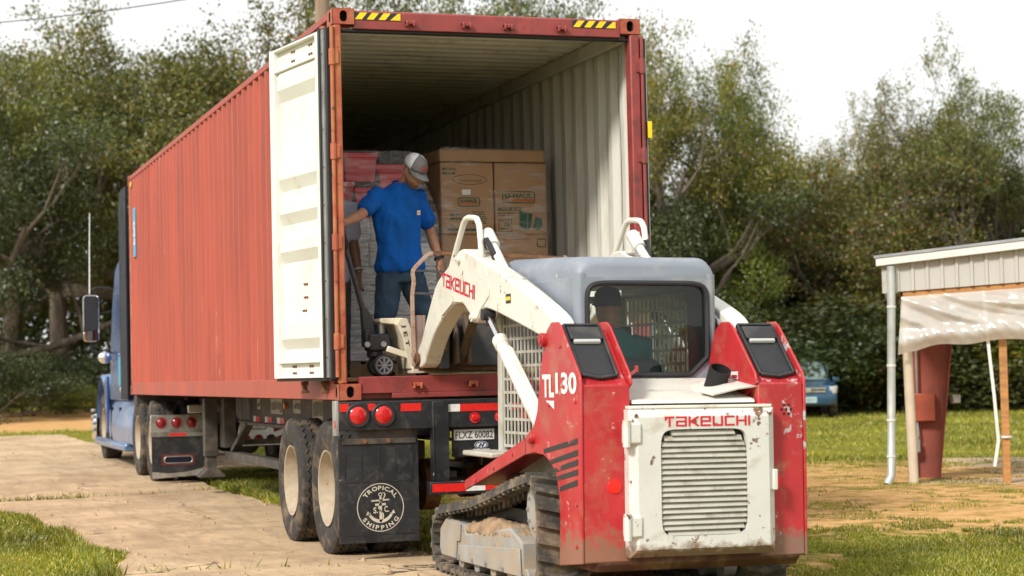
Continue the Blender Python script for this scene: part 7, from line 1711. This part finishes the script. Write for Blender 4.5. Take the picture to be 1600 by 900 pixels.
# ================================================================== grass
gmat = leaf_mat('grass blades', [(0, (.10, .135, .008)), (.4, (.20, .22, .014)), (.8, (.34, .30, .028)), (1, (.50, .36, .11))], .3)
def grass(n, seed, rng, ulim, size, thr=1.35):
    rg = np.random.default_rng(seed)
    w = rng[0]*(rng[1]/rng[0])**rg.random(n); u = rg.uniform(*ulim, n)
    fx, fy = _f.x, _f.y; rx, ry = _r.x, _r.y
    x = CAM_POS.x+w*(fx+rx*(u-800)/3043.56); y = CAM_POS.y+w*(fy+ry*(u-800)/3043.56)
    dr = in_drive(x, y); bn = bare(x, y)
    nz_ = np.array([mnoise.noise(Vector((a*1.7, b*1.7, 3.3)))*.55+mnoise.noise(Vector((a*6, b*6, 8.3)))*.35 for a, b in zip(x, y)])
    keep = (dr < -.02+.10*nz_) & (bn+nz_*1.0 < .36)
    x, y, w = x[keep], y[keep], w[keep]; k = len(x); z = terr(x, y)-.012
    sc = (w/16)**.6
    h = rg.uniform(.02, .06, k)*size*sc*(1+.5*nz_[keep]); wd = rg.uniform(.006, .014, k)*sc*size; a = rg.uniform(0, 6.28, k); ln = rg.normal(0, .5, (k, 2))*h[:, None]
    V = np.stack([np.stack([x-np.cos(a)*wd, y-np.sin(a)*wd, z], 1), np.stack([x+np.cos(a)*wd, y+np.sin(a)*wd, z], 1), np.stack([x+ln[:, 0], y+ln[:, 1], z+h], 1)], 1).reshape(-1, 3)
    return V
GV = np.concatenate([grass(190000, 1, (12, 60), (-250, 1850), .85), grass(90000, 2, (13, 24), (-150, 700), 1.0), grass(120000, 3, (12, 26), (1150, 1800), .8)])
# fringe along slab joints and drive edges
rg = np.random.default_rng(9); jx = []; jy = []
for (x0, y0), (x1, y1), k_ in (((-2.6, 8.0), (-1.0, 8.1), 260), ((-1.0, 8.12), (.5, 8.57), 40), ((-1.6, .1), (.0, -.2), 30), ((-1.7, -.3), (-1.7, 4), 2500), ((.85, -.3), (.78, 8.5), 5000)):
    t_ = rg.random(k_); jx.append(x0+(x1-x0)*t_+rg.normal(0, .05, k_)); jy.append(y0+(y1-y0)*t_+rg.normal(0, .05, k_))
x = np.concatenate(jx); y = np.concatenate(jy); k = len(x); z = terr(x, y); h = rg.uniform(.03, .10, k); a = rg.uniform(0, 6.28, k); ln = rg.normal(0, .5, (k, 2))*h[:, None]; wd = rg.uniform(.005, .012, k)
GV = np.concatenate([GV, np.stack([np.stack([x-np.cos(a)*wd, y-np.sin(a)*wd, z], 1), np.stack([x+np.cos(a)*wd, y+np.sin(a)*wd, z], 1), np.stack([x+ln[:, 0], y+ln[:, 1], z+h], 1)], 1).reshape(-1, 3)])
me = bpy.data.meshes.new('grass'); nV = len(GV)
me.vertices.add(nV); me.vertices.foreach_set('co', GV.astype(np.float32).ravel()); me.loops.add(nV); me.loops.foreach_set('vertex_index', np.arange(nV, dtype=np.int32))
me.polygons.add(nV//3); me.polygons.foreach_set('loop_start', (np.arange(nV//3)*3).astype(np.int32)); me.update(calc_edges=True); me.materials.append(gmat)
go = link('grass', me); tag(go, 'short yellow green grass growing around the drive and yard', 'grass', kind='stuff')

# loose stones and crumbs of soil on the drive and the bare earth
rg = np.random.default_rng(21); n_ = 5200
w = 13*(40/13)**rg.random(n_); u = rg.uniform(-150, 1750, n_)
x = CAM_POS.x+w*(_f.x+_r.x*(u-800)/3043.56); y = CAM_POS.y+w*(_f.y+_r.y*(u-800)/3043.56)
dr = in_drive(x, y); ok_ = ((dr > 0) & (rg.random(n_) < np.where(dr < .35, .9, .25))) | ((bare(x, y) > .15) & (rg.random(n_) < .5))
x, y = x[ok_], y[ok_]; k = len(x); z = terr(x, y)+np.where(in_drive(x, y) > 0, .012, .0); r_ = rg.uniform(.004, .016, k)*(1+rg.random(k)**6*1.6)
base = np.array([(1, 0, 0), (-1, 0, 0), (0, 1, 0), (0, -1, 0), (0, 0, .8), (0, 0, -.6)]); fc = np.array([(0, 2, 4), (2, 1, 4), (1, 3, 4), (3, 0, 4), (2, 0, 5), (1, 2, 5), (3, 1, 5), (0, 3, 5)])
V = (base[None]*r_[:, None, None]*rg.uniform(.6, 1.3, (k, 6, 1)))+np.stack([x, y, z], 1)[:, None]
F = (fc[None]+np.arange(k)[:, None, None]*6).reshape(-1, 3)
me = bpy.data.meshes.new('gravel'); me.from_pydata(V.reshape(-1, 3).tolist(), [], F.tolist()); me.materials.append(pmat('loose soil and stones', (.36, .25, .15), .95, var=.4, vscale=3))
gv = link('gravel', me); tag(gv, 'loose stones and crumbs of soil on the drive', 'gravel', kind='stuff')
